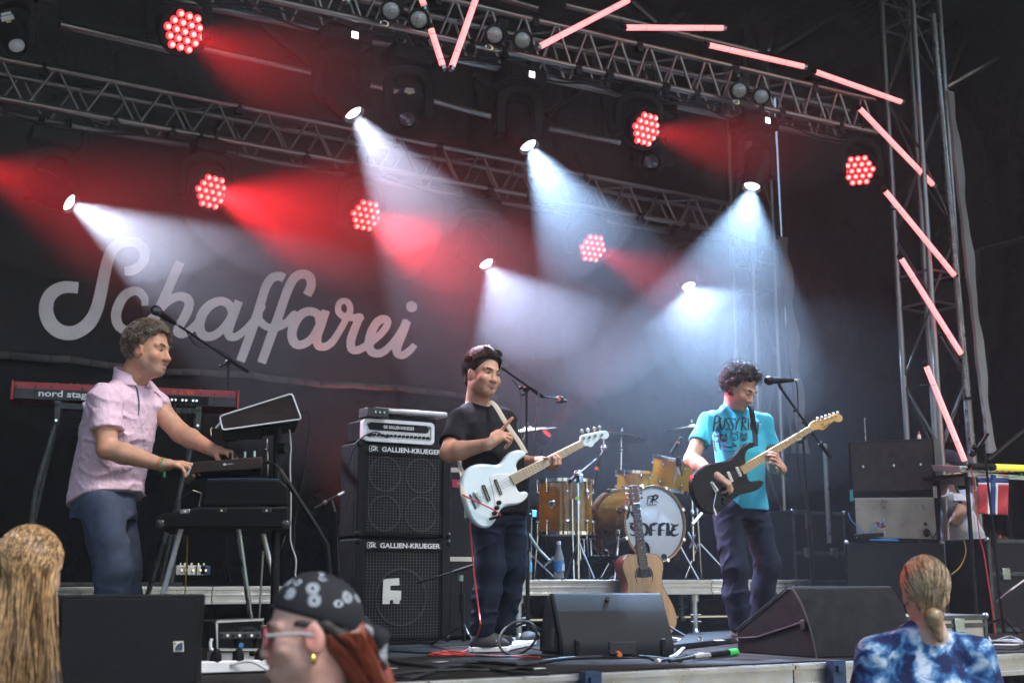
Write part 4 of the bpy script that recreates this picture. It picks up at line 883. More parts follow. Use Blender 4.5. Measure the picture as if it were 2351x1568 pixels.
# white and yellow hanging leads
K('cable_white', (.55, .55, .54), .5); K('cable_yellow', (.5, .3, .03), .5); K('cable_red', (.55, .045, .035), .45); K('cable_blue', (.02, .17, .42), .45)
def lead(label, pts_, r, m, cat='cable', n=8):
    P = smooth_path(pts_, n); solo('cable', MB().tube(P, r, 7), m, label, cat, P[-1])
lead('white lead hanging down behind the electric piano', P_(c_org, [(1113, 345), (1124, 480), (1118, 640), (1124, 900), (1120, 1180), (1130, 1270), (1165, 1380), (1160, 1500), (1170, 1567)], d=6.6) + [drop(pt(q7, 2010, 1180, d=6.6))], .0045, 'cable_white')
lead('black lead looping from the tilted synthesizer', P_(c_org, [(1200, 210), (1255, 205), (1275, 250), (1265, 400), (1240, 600), (1200, 850), (1160, 1050), (1150, 1300)], d=6.7) + [drop(pt(q7, 1990, 1100, d=6.7))], .004, 'cable_black')
lead('yellow lead hanging between the piano legs', [pt(q7, 1242, 590, d=6.9), pt(q7, 1240, 750, d=6.9), pt(q7, 1228, 980, d=6.9), drop(pt(q7, 1235, 1100, d=6.9))], .004, 'cable_yellow')
lead('black lead from the small synthesizer to the floor', P_(c_org, [(960, 606), (1020, 640), (1060, 720), (1085, 810)], d=6.35) + P_(c_org, [(1085, 1140), (1060, 1250), (1010, 1370), (985, 1500)], d=6.9) + [drop(pt(q7, 1830, 1100, d=6.9))], .004, 'cable_black')
# effects pedals and rack by the piano
T = Thing('effects_pedals', 'cluster of effects pedals on a board behind the piano legs', 'pedals', at(460, 1322, Y=7.75)); T.base.z = ZS + .36
for x, y, m_ in ((1185, 830, 'silver_paint'), (1215, 820, 'panel_grey'), (1260, 815, 'white_plastic'), (1310, 800, 'white_plastic'), (1345, 795, 'blue_edge')):
    c_ = pt(q7, x, y, Y=7.72); c_.z = ZS + .395; pd = T.part('pedal', MB().box(c_, (.07, .11, .06)), m_, bevel=.006)
    T.part('knob', MB().cyl(c_ + Vector((0, -.02, .03)), c_ + Vector((0, -.02, .045)), .008, 8), 'chrome', pd); T.part('footswitch', MB().cyl(c_ + Vector((0, -.056, 0)), c_ + Vector((0, -.066, 0)), .008, 8), 'chrome', pd)
T = Thing('equipment_rack', 'open rack case with silver frame and patch bay between monitor and bandana', 'rack', drop(pt(q7, 1570, 1400, Y=5.75)))
cs = P_(q7, [(1435, 1160), (1745, 1145), (1745, 1345), (1440, 1345)], Y=5.75)
T.part('rack_body', MB().prism([p + Vector((0, .02, 0)) for p in cs], (0, .35, 0)), 'black_plastic', bevel=.004)
fr = cs + [cs[0]]
T.part('frame', MB().tube(fr, .009, 6), 'aluminium_bright'); T.part('front_unit', MB().prism(P_(q7, [(1455, 1230), (1735, 1222), (1735, 1270), (1455, 1275)], Y=5.745), (0, .02, 0)), 'panel_grey', bevel=.002)
for i in range(7): T.part('socket', MB().cyl(pt(q7, 1470 + 40 * i, 1250, Y=5.744), pt(q7, 1470 + 40 * i, 1250, Y=5.73), .007, 8), 'chrome' if i % 2 else 'black_plastic')
T.part('handle', MB().tube(P_(q7, [(1405, 1270), (1395, 1300), (1398, 1340), (1412, 1345)], Y=5.74), .008, 8), 'white_plastic')
T.part('blue_plug', MB().cyl(pt(q7, 1600, 1315, Y=5.74), pt(q7, 1600, 1315, Y=5.68), .012, 10), 'cable_blue')
T = Thing('power_strip', 'white power strip with black plugs on the stage edge', 'power strip', floor_at(*q7(1560, 1510)))
c_ = floor_at(*q7(1540, 1500)); T.part('body', MB().box(c_ + UP * .03, (.34, .07, .05)), 'white_plastic', bevel=.006)
for i in range(3): T.part('plug', MB().lathe(c_ + Vector((-.08 + .1 * i, -.01, .055)), (0, -.3, 1), [(.026, 0), (.024, .025), (.012, .05)], 12), 'black_plastic')
T.part('lead', MB().tube(smooth_path([c_ + Vector((-.02, -.04, .04)), c_ + Vector((.06, -.08, .05)), c_ + Vector((.14, -.16, .0)), c_ + Vector((.22, -.3, -.02))], 6), .006, 7), 'cable_white')
T = Thing('power_strip', 'second white distribution box behind the power strip', 'power strip', floor_at(*q7(1640, 1440)))
c_ = floor_at(*q7(1640, 1450)); T.part('body', MB().box(c_ + UP * .035, (.36, .12, .07)), 'silver_paint', bevel=.006); T.part('handle', MB().tube(smooth_path([c_ + Vector((-.08, -.06, .05)), c_ + Vector((-.08, -.09, .16)), c_ + Vector((.0, -.09, .16)), c_ + Vector((.0, -.06, .05))], 5), .014, 8), 'black_plastic')

# ---- bass amplifier stack
CY = 7.25
def onplane(q, x, y, Y=CY): return pt(q, x, y, Y=Y)
cabx0 = at(818, 1130, Y=CY).x; cabx1 = at(1033, 1130, Y=CY).x; cw = cabx1 - cabx0; cm = (cabx0 + cabx1) / 2
ztop = at(920, 1019, Y=CY).z; zmid = at(920, 1236, Y=CY).z
K('grille_wire', (.10, .10, .105), .45, .6)
def cabinet(lab, z0, z1, cones, tape):
    T = Thing('speaker_cabinet', lab, 'speaker cabinet', (cm, CY + .2, z0), 'stacked bass speaker cabinets'); h = z1 - z0
    t = .022
    T.part('shell', MB().box((cm, CY + .145, (z0 + z1) / 2), (cw, .23, h - .006)), 'black_tolex', bevel=.01)
    for sx in (-1, 1):
        T.part('front_rail', MB().box((cm + sx * (cw / 2 - .03), CY + .01, (z0 + z1) / 2), (.06, .05, h - .01)), 'black_tolex', bevel=.006)
        for zz in (z0 + .02, z1 - .02): T.part('corner', MB().sphere((cm + sx * (cw / 2 - .015), CY - .008, zz), .024, 10, 6, (1, .7, 1)), 'black_plastic')
    gx0, gx1, gz0, gz1 = cm - cw / 2 + .065, cm + cw / 2 - .065, z0 + .03, z1 - .075
    T.part('grille_frame', MB().tube([(gx0, CY, gz0), (gx1, CY, gz0), (gx1, CY, gz1), (gx0, CY, gz1), (gx0, CY, gz0)], .006, 6), 'black_metal')
    mb = MB(); nx = 25; nz = 28
    for i in range(1, nx): x = gx0 + (gx1 - gx0) * i / nx; mb.box((x, CY, (gz0 + gz1) / 2), (.0022, .002, gz1 - gz0))
    for i in range(1, nz): z = gz0 + (gz1 - gz0) * i / nz; mb.box((cm, CY - .0021, z), (gx1 - gx0, .002, .0022))
    T.part('grille', mb, 'grille_wire', smooth=False, kind='stuff')
    for ci, (u, v, r) in enumerate(cones):
        c_ = Vector((gx0 + (gx1 - gx0) * u, CY + .028, gz0 + (gz1 - gz0) * v))
        co = T.part('speaker_cone', MB().lathe(c_, (0, -1, 0), [(r, 0), (r * .95, .008), (r * .86, .004), (r * .35, -.03), (r * .3, -.02), (.004, -.012)], 28), 'black_tolex'); T.part('surround', MB().ring(c_ + Vector((0, -.008, 0)), (0, 1, 0), r * .93, .005, 28, 6), 'panel_grey', co)
    T.part('nameplate', MB().box((cm, CY - .006, z1 - .042), (cw - .12, .012, .055)), 'black_plastic', bevel=.002)
    y_ = CY - .0135; x0 = cm - cw / 2 + .075
    T.part('lettering', text_mb('GALLIEN-KRUEGER', [(x0 + .09, y_, z1 - .026), (cm + cw / 2 - .075, y_, z1 - .026), (cm + cw / 2 - .075, y_, z1 - .058), (x0 + .09, y_, z1 - .058)], .001, .03), 'print_white')
    T.part('lettering', text_mb('GK', [(x0 + .012, y_, z1 - .028), (x0 + .066, y_, z1 - .028), (x0 + .066, y_, z1 - .056), (x0 + .012, y_, z1 - .056)], .001, .03), 'print_white')
    T.part('lettering', MB().tube([(x0 + .05, y_, z1 - .024), (x0 + .006, y_, z1 - .024), (x0 + .002, y_, z1 - .030), (x0 + .002, y_, z1 - .054), (x0 + .006, y_, z1 - .060), (x0 + .02, y_, z1 - .060)], .0016, 6), 'print_white')
    if tape:
        for x0_, y0_, x1_, y1_, w in ((345, 880, 342, 1042, 30), (335, 900, 428, 893, 26), (318, 982, 440, 984, 34), (412, 985, 408, 1040, 26)):
            a_ = onplane(q8, x0_, y0_, CY - .012); b_ = onplane(q8, x1_, y1_, CY - .012 - (.002 if x1_ > 420 else 0)); dr = (b_ - a_).normalized(); pr = Vector((-dr.z, 0, dr.x)) * (w * .00034 * 2.6)
            T.part('tape_strip', MB().prism([a_ + pr, b_ + pr * random.uniform(.85, 1.1), b_ - pr, a_ - pr * random.uniform(.85, 1.1)], (0, .0015, 0)), 'tape_white', smooth=False)
K('tape_white', (.62, .63, .58), .7, bump=.4, bs=80)
cabinet('upper bass cabinet with four cones and white lettering', zmid + .003, ztop, [(.26, .25, .118), (.74, .25, .118), (.26, .75, .118), (.74, .75, .118)], False)
cabinet('lower bass cabinet with white tape strips on its grille', ZS + .012, zmid - .003, [(.5, .46, .19)], True)
T = Thing('bass_amplifier', 'silver bass amplifier head in a white rounded rack frame on the stack', 'amplifier', (cm, CY + .15, ztop))
ax0 = pt(q5, 180, 1425, Y=CY); ax1 = pt(q5, 652, 1440, Y=CY); aw = ax1.x - ax0.x; ac = (ax0.x + ax1.x) / 2; zt_ = pt(q5, 400, 1352, Y=CY).z; ah = zt_ - ztop - .004; az = ztop + .004 + ah / 2
oo = [Vector((ac + x, CY - .02, az + z)) for x, z in rrect(aw, ah, .03)]; ii = [Vector((ac + x, CY - .02, az + z)) for x, z in rrect(aw - .045, ah - .045, .016)]
n_ = len(oo); fr = MB(); fr.add(oo + ii + [p + Vector((0, .05, 0)) for p in oo] + [p + Vector((0, .03, 0)) for p in ii], [(i, (i + 1) % n_, n_ + (i + 1) % n_, n_ + i) for i in range(n_)] + [((i + 1) % n_, i, 2 * n_ + i, 2 * n_ + (i + 1) % n_) for i in range(n_)] + [(n_ + i, n_ + (i + 1) % n_, 3 * n_ + (i + 1) % n_, 3 * n_ + i) for i in range(n_)])
T.part('case', MB().box((ac, CY + .13, az), (aw - .008, .24, ah - .006)), 'black_plastic', bevel=.012); T.part('front_frame', fr, 'white_trim')
fc = T.part('front_plate', MB().box((ac, CY + .0, az), (aw - .04, .02, ah - .04)), 'silver_paint')
ov = [Vector((ac + x, CY - .0125, az + .025 + z)) for x, z in rrect(aw - .075, .05, .024)]; T.part('oval_badge', MB().prism(ov, (0, .005, 0)), 'black_plastic', fc)
T.part('lettering', text_mb('GK GALLIEN-KRUEGER', [(ac - .11, CY - .0135, az + .036), (ac + .11, CY - .0135, az + .036), (ac + .11, CY - .0135, az + .015), (ac - .11, CY - .0135, az + .015)], .001, .025), 'print_white', fc)
for i in range(15):
    x = ac - aw / 2 + .05 + i * (aw - .1) / 14; T.part('knob', MB().cyl((x, CY - .009, az - .03), (x, CY - .03, az - .03), .0085 if i else .012, 12), 'black_plastic', fc)
for sx in (-1, 1):
    for zz in (-1, 1): T.part('rack_screw', MB().cyl((ac + sx * (aw / 2 - .035), CY - .009, az + zz * .035), (ac + sx * (aw / 2 - .035), CY - .015, az + zz * .035), .006, 8), 'black_metal', fc)
T.part('signal_lead', MB().tube(smooth_path([Vector((ac - .08, CY - .03, az - .03)), Vector((ac - .12, CY - .08, az - .05)), Vector((ac - .2, CY - .06, az - .02)), Vector((ac - .3, CY, az - .1)), Vector((ac - .33, CY + .05, az - .3))], 6), .0045, 6), 'cable_black')
T = Thing('aluminium_case', 'flat silver lidded case lying on top of the bass amplifier', 'case', (ac + .06, CY + .2, zt_)); zc = pt(q5, 500, 1300, Y=CY).z
T.part('spacer_foot', MB().box((ac + .05, CY + .12, (zt_ + zc) / 2 - .012), (aw - .04, .2, max(.02, zc - zt_ - .03))), 'black_plastic', bevel=.004); T.part('case_lid', MB().box((ac + .085, CY + .10, zc), (aw + .02, .26, .034)), 'silver_paint', bevel=.012)
T = Thing('pedal_unit', 'small dark preamp box with leads at the left end of the silver case', 'preamp', (ac - .18, CY, zt_)); T.part('box', MB().box((ac - .175, CY - .0, zt_ + .035), (.15, .14, .06)), 'panel_grey', bevel=.005)
for i in range(3): T.part('knob', MB().cyl((ac - .2 + .03 * i, CY - .07, zt_ + .035), (ac - .2 + .03 * i, CY - .084, zt_ + .035), .007, 8), 'steel')

# ---- flight case behind the bassist
T = Thing('flight_case', 'dark flight case with white edging and a pink label behind the bassist', 'flight case', (cabx1 + .25, 7.75, ZS))
f0 = at(1036, 1090, Y=7.55); f1 = at(1120, 1285, Y=7.55); za = pt(q8, 800, 155, Y=7.55).z; zb = pt(q8, 800, 745, Y=7.55).z; fx0 = f0.x; fx1 = fx0 + .55
K('case_laminate', (.010, .010, .011), .5, spec=.2, bump=.3, bs=200)
T.part('body', MB().box(((fx0 + fx1) / 2, 7.80, (ZS + za) / 2 + .01), (fx1 - fx0, .5, za - ZS - .03)), 'case_laminate', bevel=.004)
for z in (za, zb): T.part('edging', MB().box(((fx0 + fx1) / 2, 7.80, z), (fx1 - fx0 + .008, .508, .032)), 'cream', bevel=.003)
K('label_pink', (.62, .03, .10), .6); K('label_green', (.25, .6, .05), .6)
lp = P_(q8, [(780, 218), (850, 218), (850, 272), (783, 268)], Y=7.545); T.part('label_patch', MB().prism(lp, (0, .003, 0)), 'label_pink', smooth=False); T.part('label_patch', MB().prism(P_(q8, [(812, 235), (850, 235), (850, 250), (812, 250)], Y=7.542), (0, .002, 0)), 'label_green', smooth=False)

# ---- stage monitors (wedges)
K('monitor_grille', (.0085, .0085, .0095), .75, spec=.15, bump=1.0, bs=500, var=.3, vs=80); K('monitor_grey', (.010, .012, .0145), .6, spec=.2, bump=1.0, bs=320, var=.35, vs=160)
def wedge(lab, A, B, h, prof, m_side='black_paint', m_face='monitor_grille'):
    """cross-section prof (along depth v, up z) swept from A to B along the floor"""
    A = Vector(A); B = Vector(B); x = (B - A).normalized(); v = Vector((-x.y, x.x, 0)); T = Thing('stage_monitor', lab, 'stage monitor', (A + B) / 2, 'wedge monitors on the stage floor')
    sec = [A + v * a_ + UP * b_ for a_, b_ in prof]; T.part('cabinet', MB().prism(sec, B - A), m_side, bevel=.008); return T, x, v
# left one, back towards the camera
zf = lambda x, y: floor_at(x, y)
A = zf(120, 1592); B = zf(478, 1568); B.y = A.y = 4.80; A.x = at(118, 1500, Y=4.8).x; B.x = at(468, 1480, Y=4.8).x
h_ = at(300, 1364, Y=4.8).z - ZS
T, x, v = wedge('black wedge monitor at the left with a small white quarter circle logo', A, B, h_, [(.0, 0), (.02, h_ * .5), (.0, h_), (.06, h_ + .0), (.36, .10), (.36, 0)])
T.part('front_grille', MB().box((A + B) / 2 + UP * (h_ / 2) + v * (-.003), ((B - A).length - .05, .012, h_ - .03), Matrix((x, v, UP)).transposed()), 'monitor_grille', bevel=.004)
lg = P_(q7, [(1150, 1290), (1217, 1287), (1220, 1357), (1153, 1360)], Y=4.785); T.part('logo_plate', MB().prism(lg, (0, .004, 0)), 'cream', smooth=False)
arc = [pt(q7, 1212, 1347, Y=4.780)] + [pt(q7, 1212 - 50 * math.cos(R(t)), 1347 - 50 * math.sin(R(t)), Y=4.780) for t in range(0, 91, 10)]
T.part('logo_mark', MB().prism(arc, (0, .003, 0)), 'blue_steel', smooth=False); T.part('logo_mark', MB().prism(P_(q7, [(1157, 1298), (1168, 1298), (1168, 1308), (1157, 1308)], Y=4.780), (0, .003, 0)), 'print_black', smooth=False)
# middle one
A = floor_at(1290, 1512); B = floor_at(1548, 1508); h_ = at(1400, 1362, d=(A - Vector((0, 0, EYE))).dot(_f) + .18).z - ZS
T, x, v = wedge('grey sprayed wedge monitor in the middle with two feet and an orange plug', A, B, h_, [(.0, 0), (-.008, .05), (.0, .085), (.16, h_ - .01), (.18, h_), (.24, h_), (.40, .12), (.40, 0)], m_side='monitor_grey')
M_ = Matrix((x, v, UP)).transposed()
T.part('cable_recess', MB().box(A + (B - A) * .53 + v * .002 + UP * .05, (.145, .03, .065), M_), 'print_black', bevel=.004); T.part('orange_plug', MB().cyl(A + (B - A) * .485 + v * -.012 + UP * .025, A + (B - A) * .485 + v * -.05 + UP * .02, .013, 12), 'tape_orange')
for f in (.135, .90): T.part('rubber_foot', MB().box(A + (B - A) * f + v * -.006 + UP * .052, (.030, .02, .09), M_), 'black_plastic', bevel=.008)
c_ = A + (B - A) * .48 + v * .137 + UP * (h_ - .03); T.part('pole_socket', MB().cyl(c_, c_ + Vector((-v.x, -v.y, .4)) * .006, .012, 14), 'print_black')
sd = [A + v * a_ + UP * b_ for a_, b_ in [(.03, .03), (.05, .09), (.19, h_ - .02), (.24, h_ - .02), (.38, .11), (.38, .02)]]
T.part('side_plate', MB().prism([p - x * .004 for p in sd], -x * .012), 'black_paint', bevel=.006); T.part('side_handle', MB().box(A - x * .018 + v * .1 + UP * .1, (.006, .06, .10), M_), 'print_black', bevel=.006)
# right one: its left end and its back show
A = pt(q9, 985, 1478, Y=4.86); A.z = ZS; tp = pt(q9, 845, 935, Y=5.0); h_ = tp.z - ZS
B = Vector((at(2108, 1500, Y=4.86).x, 4.86, ZS)); lf = floor_at(*q9(430, 1330))
T, x, v = wedge('black wedge monitor at the right beside the tie-dye shirt', A, B, h_, [(0, 0), (.03, h_ * .35), (.09, h_ * .75), (.16, h_), (.20, h_), (.62, .12), (.62, 0)])
edge = [A + v * a_ + UP * b_ - x * .006 for a_, b_ in [(0, 0), (.03, h_ * .35), (.09, h_ * .75), (.16, h_)]]; T.part('edge_trim', MB().tube(smooth_path(edge, 4), .005, 6), 'panel_grey')
top_ = [A + v * .17 + UP * (h_ + .002), B + v * .17 + UP * (h_ + .002)]; T.part('edge_trim', MB().tube(top_, .005, 6), 'panel_grey'); T.part('edge_trim', MB().tube([A + v * .20 + UP * h_ - x * .004, A + v * .62 + UP * .125 - x * .004], .005, 6), 'panel_grey')
T.part('strap', MB().tube([A - x * .006 + v * .10 + UP * h_ * .5, A - x * .006 + v * .45 + UP * .09, A - x * .006 + v * .6 + UP * .08], .005, 6), 'panel_grey'); T.part('side_bracket', MB().box(A - x * .008 + v * .09 + UP * h_ * .47, (.01, .03, .05), Matrix((x, v, UP)).transposed()), 'stand_metal', bevel=.003)

# ---- drum kit on the riser
DZ = ZS + .40
K('amber_shaded', (.13, .055, .004), .14, coat=.8, var=.35, vs=7, stretch=(1, 1, 3), rvar=.08); K('amber_clear', (.48, .25, .02), .15, coat=.6, var=.25, vs=6, rvar=.06); K('hoop_brown', (.09, .035, .012), .3, coat=.6); K('hoop_amber', (.35, .14, .02), .3, coat=.6)  # darker amber: the shade on bass drum and floor tom put into the colour
K('drum_head', (.62, .63, .64), .55, var=.06); K('drum_head_clear', (.5, .5, .48), .3); K('bronze', (.62, .58, .46), .3, .8, bump=.3, bs=60, var=.15)
fy = 7.72; c0 = pt(c_drm, 1226, 975, Y=fy); BR = .282
T = Thing('bass_drum', 'amber bass drum with white front head lettered SOFFIE', 'drum', drop(c0 + Vector((0, .22, 0)), DZ), 'amber drum kit')
nrm = Vector((.0, -1, 0)); back = Vector((0, .46, 0))
T.part('shell', MB().lathe(c0 + Vector((0, .02, 0)), (0, 1, 0), [(BR * .965, 0), (BR * .965, .42)], 48), 'amber_shaded')
for y_, m_, w in ((-.012, 'hoop_brown', .045), (.43, 'hoop_brown', .045)):
    T.part('hoop', MB().lathe(c0 + Vector((0, y_, 0)), (0, 1, 0), [(BR * .985, 0), (BR * 1.05, .0), (BR * 1.05, w), (BR * .985, w), (BR * .985, 0)], 48, cap=False), m_)
    T.part('hoop_edge', MB().ring(c0 + Vector((0, y_ + (0 if y_ < 0 else w), 0)), (0, 1, 0), BR * 1.045, .004, 48, 6), 'hoop_amber')
hd = T.part('front_head', MB().lathe(c0 + Vector((0, .002, 0)), (0, -1, 0), [(BR * .985, 0), (BR * .97, .003), (.002, .0035)], 48), 'drum_head')
for k in range(8):
    t = R(22.5 + 45 * k); d_ = Vector((math.cos(t), 0, math.sin(t)))
    T.part('tension_claw', MB().box(c0 + d_ * BR * 1.06 + Vector((0, .008, 0)), (.03, .05, .03), Matrix.Rotation(-t, 3, 'Y')), 'chrome', bevel=.005); T.part('tension_rod', MB().cyl(c0 + d_ * BR * 1.09 + Vector((0, 0, 0)), c0 + d_ * BR * 1.05 + Vector((0, .1, 0)), .005, 8), 'chrome')
    T.part('lug', MB().lathe(c0 + d_ * BR * .965 + Vector((0, .12, 0)), d_, [(.017, 0), (.015, .018), (.006, .026)], 12), 'chrome')
    T.part('rear_claw', MB().box(c0 + d_ * BR * 1.06 + Vector((0, .45, 0)), (.03, .05, .03), Matrix.Rotation(-t, 3, 'Y')), 'black_metal', bevel=.005)
def onhead(pts2):  # pen strokes in c_drm pixels on the front head plane
    V, Q = strokes(pts2, 2.6, .3); return MB().add([pt(c_drm, p[0], p[1], Y=fy - .0055) for p in V], Q.tolist())
SO = [([(1072, 985), (1060, 975), (1040, 972), (1022, 985), (1022, 1005), (1045, 1020), (1065, 1038), (1062, 1062), (1035, 1075), (1008, 1060)], [6, 16, 16, 18, 26, 34, 30, 20, 14, 6], 0, 0), ([(1005, 968), (1040, 966)], 10, 0, 0),
      ([(1120, 978), (1092, 985), (1083, 1020), (1092, 1060), (1120, 1074)], [10, 24, 30, 24, 10], 0, 0), ([(1100, 968), (1140, 978), (1162, 1005), (1162, 1045), (1140, 1072), (1105, 1076)], [6, 22, 30, 30, 20, 8], 0, 0),
      ([(1192, 1078), (1192, 1010), (1200, 985), (1235, 970), (1258, 975)], [32, 30, 26, 20, 6], 1, 0), ([(1200, 1028), (1240, 1030)], [14, 6], 0, 0), ([(1185, 972), (1225, 985)], [4, 14], 0, 0),
      ([(1272, 1078), (1272, 1010), (1280, 985), (1310, 970), (1330, 975)], [32, 30, 26, 20, 6], 1, 0), ([(1280, 1028), (1315, 1030)], [14, 6], 0, 0), ([(1262, 972), (1300, 985)], [4, 14], 0, 0),
      ([(1345, 1078), (1345, 985), (1335, 970)], [32, 32, 10], 1, 0),
      ([(1440, 975), (1420, 990), (1392, 985), (1370, 972)], [6, 18, 18, 8], 0, 0), ([(1425, 985), (1395, 1000), (1385, 1015), (1415, 1022)], [14, 24, 20, 10], 0, 0), ([(1410, 1024), (1380, 1035), (1376, 1060), (1405, 1076), (1440, 1062)], [10, 26, 30, 20, 6], 0, 0)]
T.part('lettering', onhead(SO), 'print_black', hd)
LG = [([(1170, 745), (1160, 800)], [10, 6], 0, 0), ([(1165, 735), (1210, 728), (1208, 760), (1180, 790)], [6, 14, 16, 5], 0, 0), ([(1205, 795), (1225, 725), (1255, 730), (1240, 755), (1222, 762), (1262, 790)], [8, 16, 16, 14, 10, 4], 0, 0), ([(1180, 745), (1205, 755)], 7, 0, 0)]
T.part('logo_mark', onhead(LG), 'print_black', hd)
T.part('lettering', text_mb('customs', P_(c_drm, [(1157, 796), (1243, 796), (1243, 812), (1157, 812)], Y=fy - .004), .001, .01), 'print_black', hd)
PET = [([(1010, 860), (985, 880), (965, 905)], [8, 34, 10], 0, 0), ([(1010, 862), (1000, 820), (1020, 795), (1040, 805), (1030, 850)], [8, 22, 16, 20, 6], 0, 0), ([(1015, 865), (1040, 890), (1055, 925)], [8, 40, 14], 0, 0), ([(1005, 868), (990, 905), (985, 930)], [6, 26, 8], 0, 0),
       ([(1310, 1262), (1330, 1290)], [50, 30], 0, 0), ([(1400, 1260), (1420, 1245), (1432, 1270), (1400, 1285)], [10, 40, 50, 20], 0, 0)]
T.part('flower_print', onhead(PET), 'print_black', hd)
c_ = pt(c_drm, 1116, 1205, Y=fy - .004); T.part('port_ring', MB().ring(c_, (0, 1, 0), .066, .009, 28, 8), 'black_metal', hd); T.part('port_hole', MB().lathe(c_ + Vector((0, .002, 0)), (0, -1, 0), [(.064, 0), (.002, .001)], 28), 'print_black', hd)
for sx in (-1, 1):
    a_ = c0 + Vector((sx * BR * .93, .10, -BR * .25)); b_ = Vector((c0.x + sx * (BR + .12), c0.y - .02, DZ)); T.part('spur', MB().cyl(a_, b_, .010, 10), 'chrome'); T.part('spur_bracket', MB().box(a_, (.045, .06, .05)), 'chrome', bevel=.01)
def drum(name, lab, c, axis, r, h, shell, m_head='drum_head_clear', lugs=6, badge=False, hoop='chrome', top_only=False):
    c = Vector(c); ax = Vector(axis).normalized(); T = Thing(name, lab, 'drum', c, 'amber drum kit'); xx, yy, zz = basis(ax)
    T.part('shell', MB().lathe(c, ax, [(r, .012), (r, h - .012)], 40), shell)
    for z_ in (0, h): T.part('hoop', MB().lathe(c + ax * (z_ - .012), ax, [(r * 1.0, 0), (r * 1.055, 0), (r * 1.055, .024), (r * 1.0, .024), (r, 0)], 40, cap=False), hoop)
    T.part('head', MB().lathe(c + ax * (h - .002), ax, [(r * .995, 0), (.002, .002)], 40), m_head); T.part('head', MB().lathe(c + ax * .002, -ax, [(r * .995, 0), (.002, .002)], 40), m_head)
    for k in range(lugs):
        t = 2 * math.pi * (k + .35) / lugs; d_ = xx * math.cos(t) + yy * math.sin(t)
        for z_ in (h * .22, h * .78):
            lg_ = T.part('lug', MB().lathe(c + d_ * r + ax * z_, d_, [(.014, 0), (.013, .014), (.005, .022)], 10), 'chrome')
        T.part('tension_rod', MB().cyl(c + d_ * (r * 1.06) + ax * (h + .012), c + d_ * (r * 1.045) + ax * (h * .8), .0045, 8), 'chrome'); T.part('tension_rod', MB().cyl(c + d_ * (r * 1.06) + ax * (-.012), c + d_ * (r * 1.045) + ax * (h * .2), .0045, 8), 'chrome')
    return T
# floor tom: stands upright left of the bass drum
fl = pt(c_drm, 440, 1062, Y=8.0); ft = pt(c_drm, 440, 600, Y=8.0)
T = drum('floor_tom', 'deep amber floor tom with shield badge left of the bass drum', fl, (0, 0, 1), .205, ft.z - fl.z, 'amber_shaded', lugs=8)
bd = P_(c_drm, [(293, 775), (340, 768), (342, 805), (318, 838), (295, 815)], Y=8.0 - .207); T.part('badge', MB().prism(bd, (0, .006, 0)), 'steel', bevel=.001)
bd2 = P_(c_drm, [(299, 781), (334, 776), (336, 803), (318, 829), (300, 811)], Y=8.0 - .2095); T.part('badge', MB().prism(bd2, (0, .003, 0)), 'print_black')
for k in range(3):
    t = R(-110 + 120 * k); p = Vector((fl.x + .225 * math.cos(t), 8.0 + .225 * math.sin(t), 0)); T.part('leg', MB().tube([(p.x, p.y, fl.z + .25), (p.x, p.y, fl.z - .02), (p.x + .03 * math.cos(t), p.y + .03 * math.sin(t), DZ)], .008, 8), 'chrome')
# rack toms
c_ = pt(c_drm, 1362, 668, Y=8.05); T = drum('rack_tom', 'clear amber rack tom mounted above the bass drum', c_, (.10, -.22, 1), .17, .24, 'amber_clear')
bd = P_(c_drm, [(1432, 478), (1468, 476), (1470, 520), (1450, 545), (1434, 525)], Y=7.86); T.part('badge', MB().prism(bd, (0, .006, 0)), 'label_white', bevel=.001)
T.part('mount_arm', MB().tube([c_ + Vector((.05, .1, .08)), c_ + Vector((.09, .16, -.12)), c_ + Vector((.16, .2, -.2))], .014, 8), 'chrome')
c_ = pt(c_drm, 1075, 690, Y=8.55); drum('snare_drum', 'snare drum with chrome hoops half hidden by the guitar head', c_, (.02, -.06, 1), .18, .16, 'amber_clear', 'drum_head', 8)
S = Thing('snare_stand', 'chrome basket stand under the snare drum', 'stand', drop(c_, DZ)); S.part('column', MB().cyl(c_ - UP * .04, drop(c_, DZ + .12), .012, 10), 'chrome')
for k in range(3):
    t = R(30 + 120 * k); S.part('leg', MB().cyl(drop(c_, DZ + .16), drop(c_ + Vector((math.cos(t) * .25, math.sin(t) * .25, 0)), DZ + .01), .007, 8), 'chrome'); S.part('basket_arm', MB().cyl(c_ - UP * .03, c_ + Vector((math.cos(t) * .18, math.sin(t) * .18, 0)), .006, 8), 'chrome')
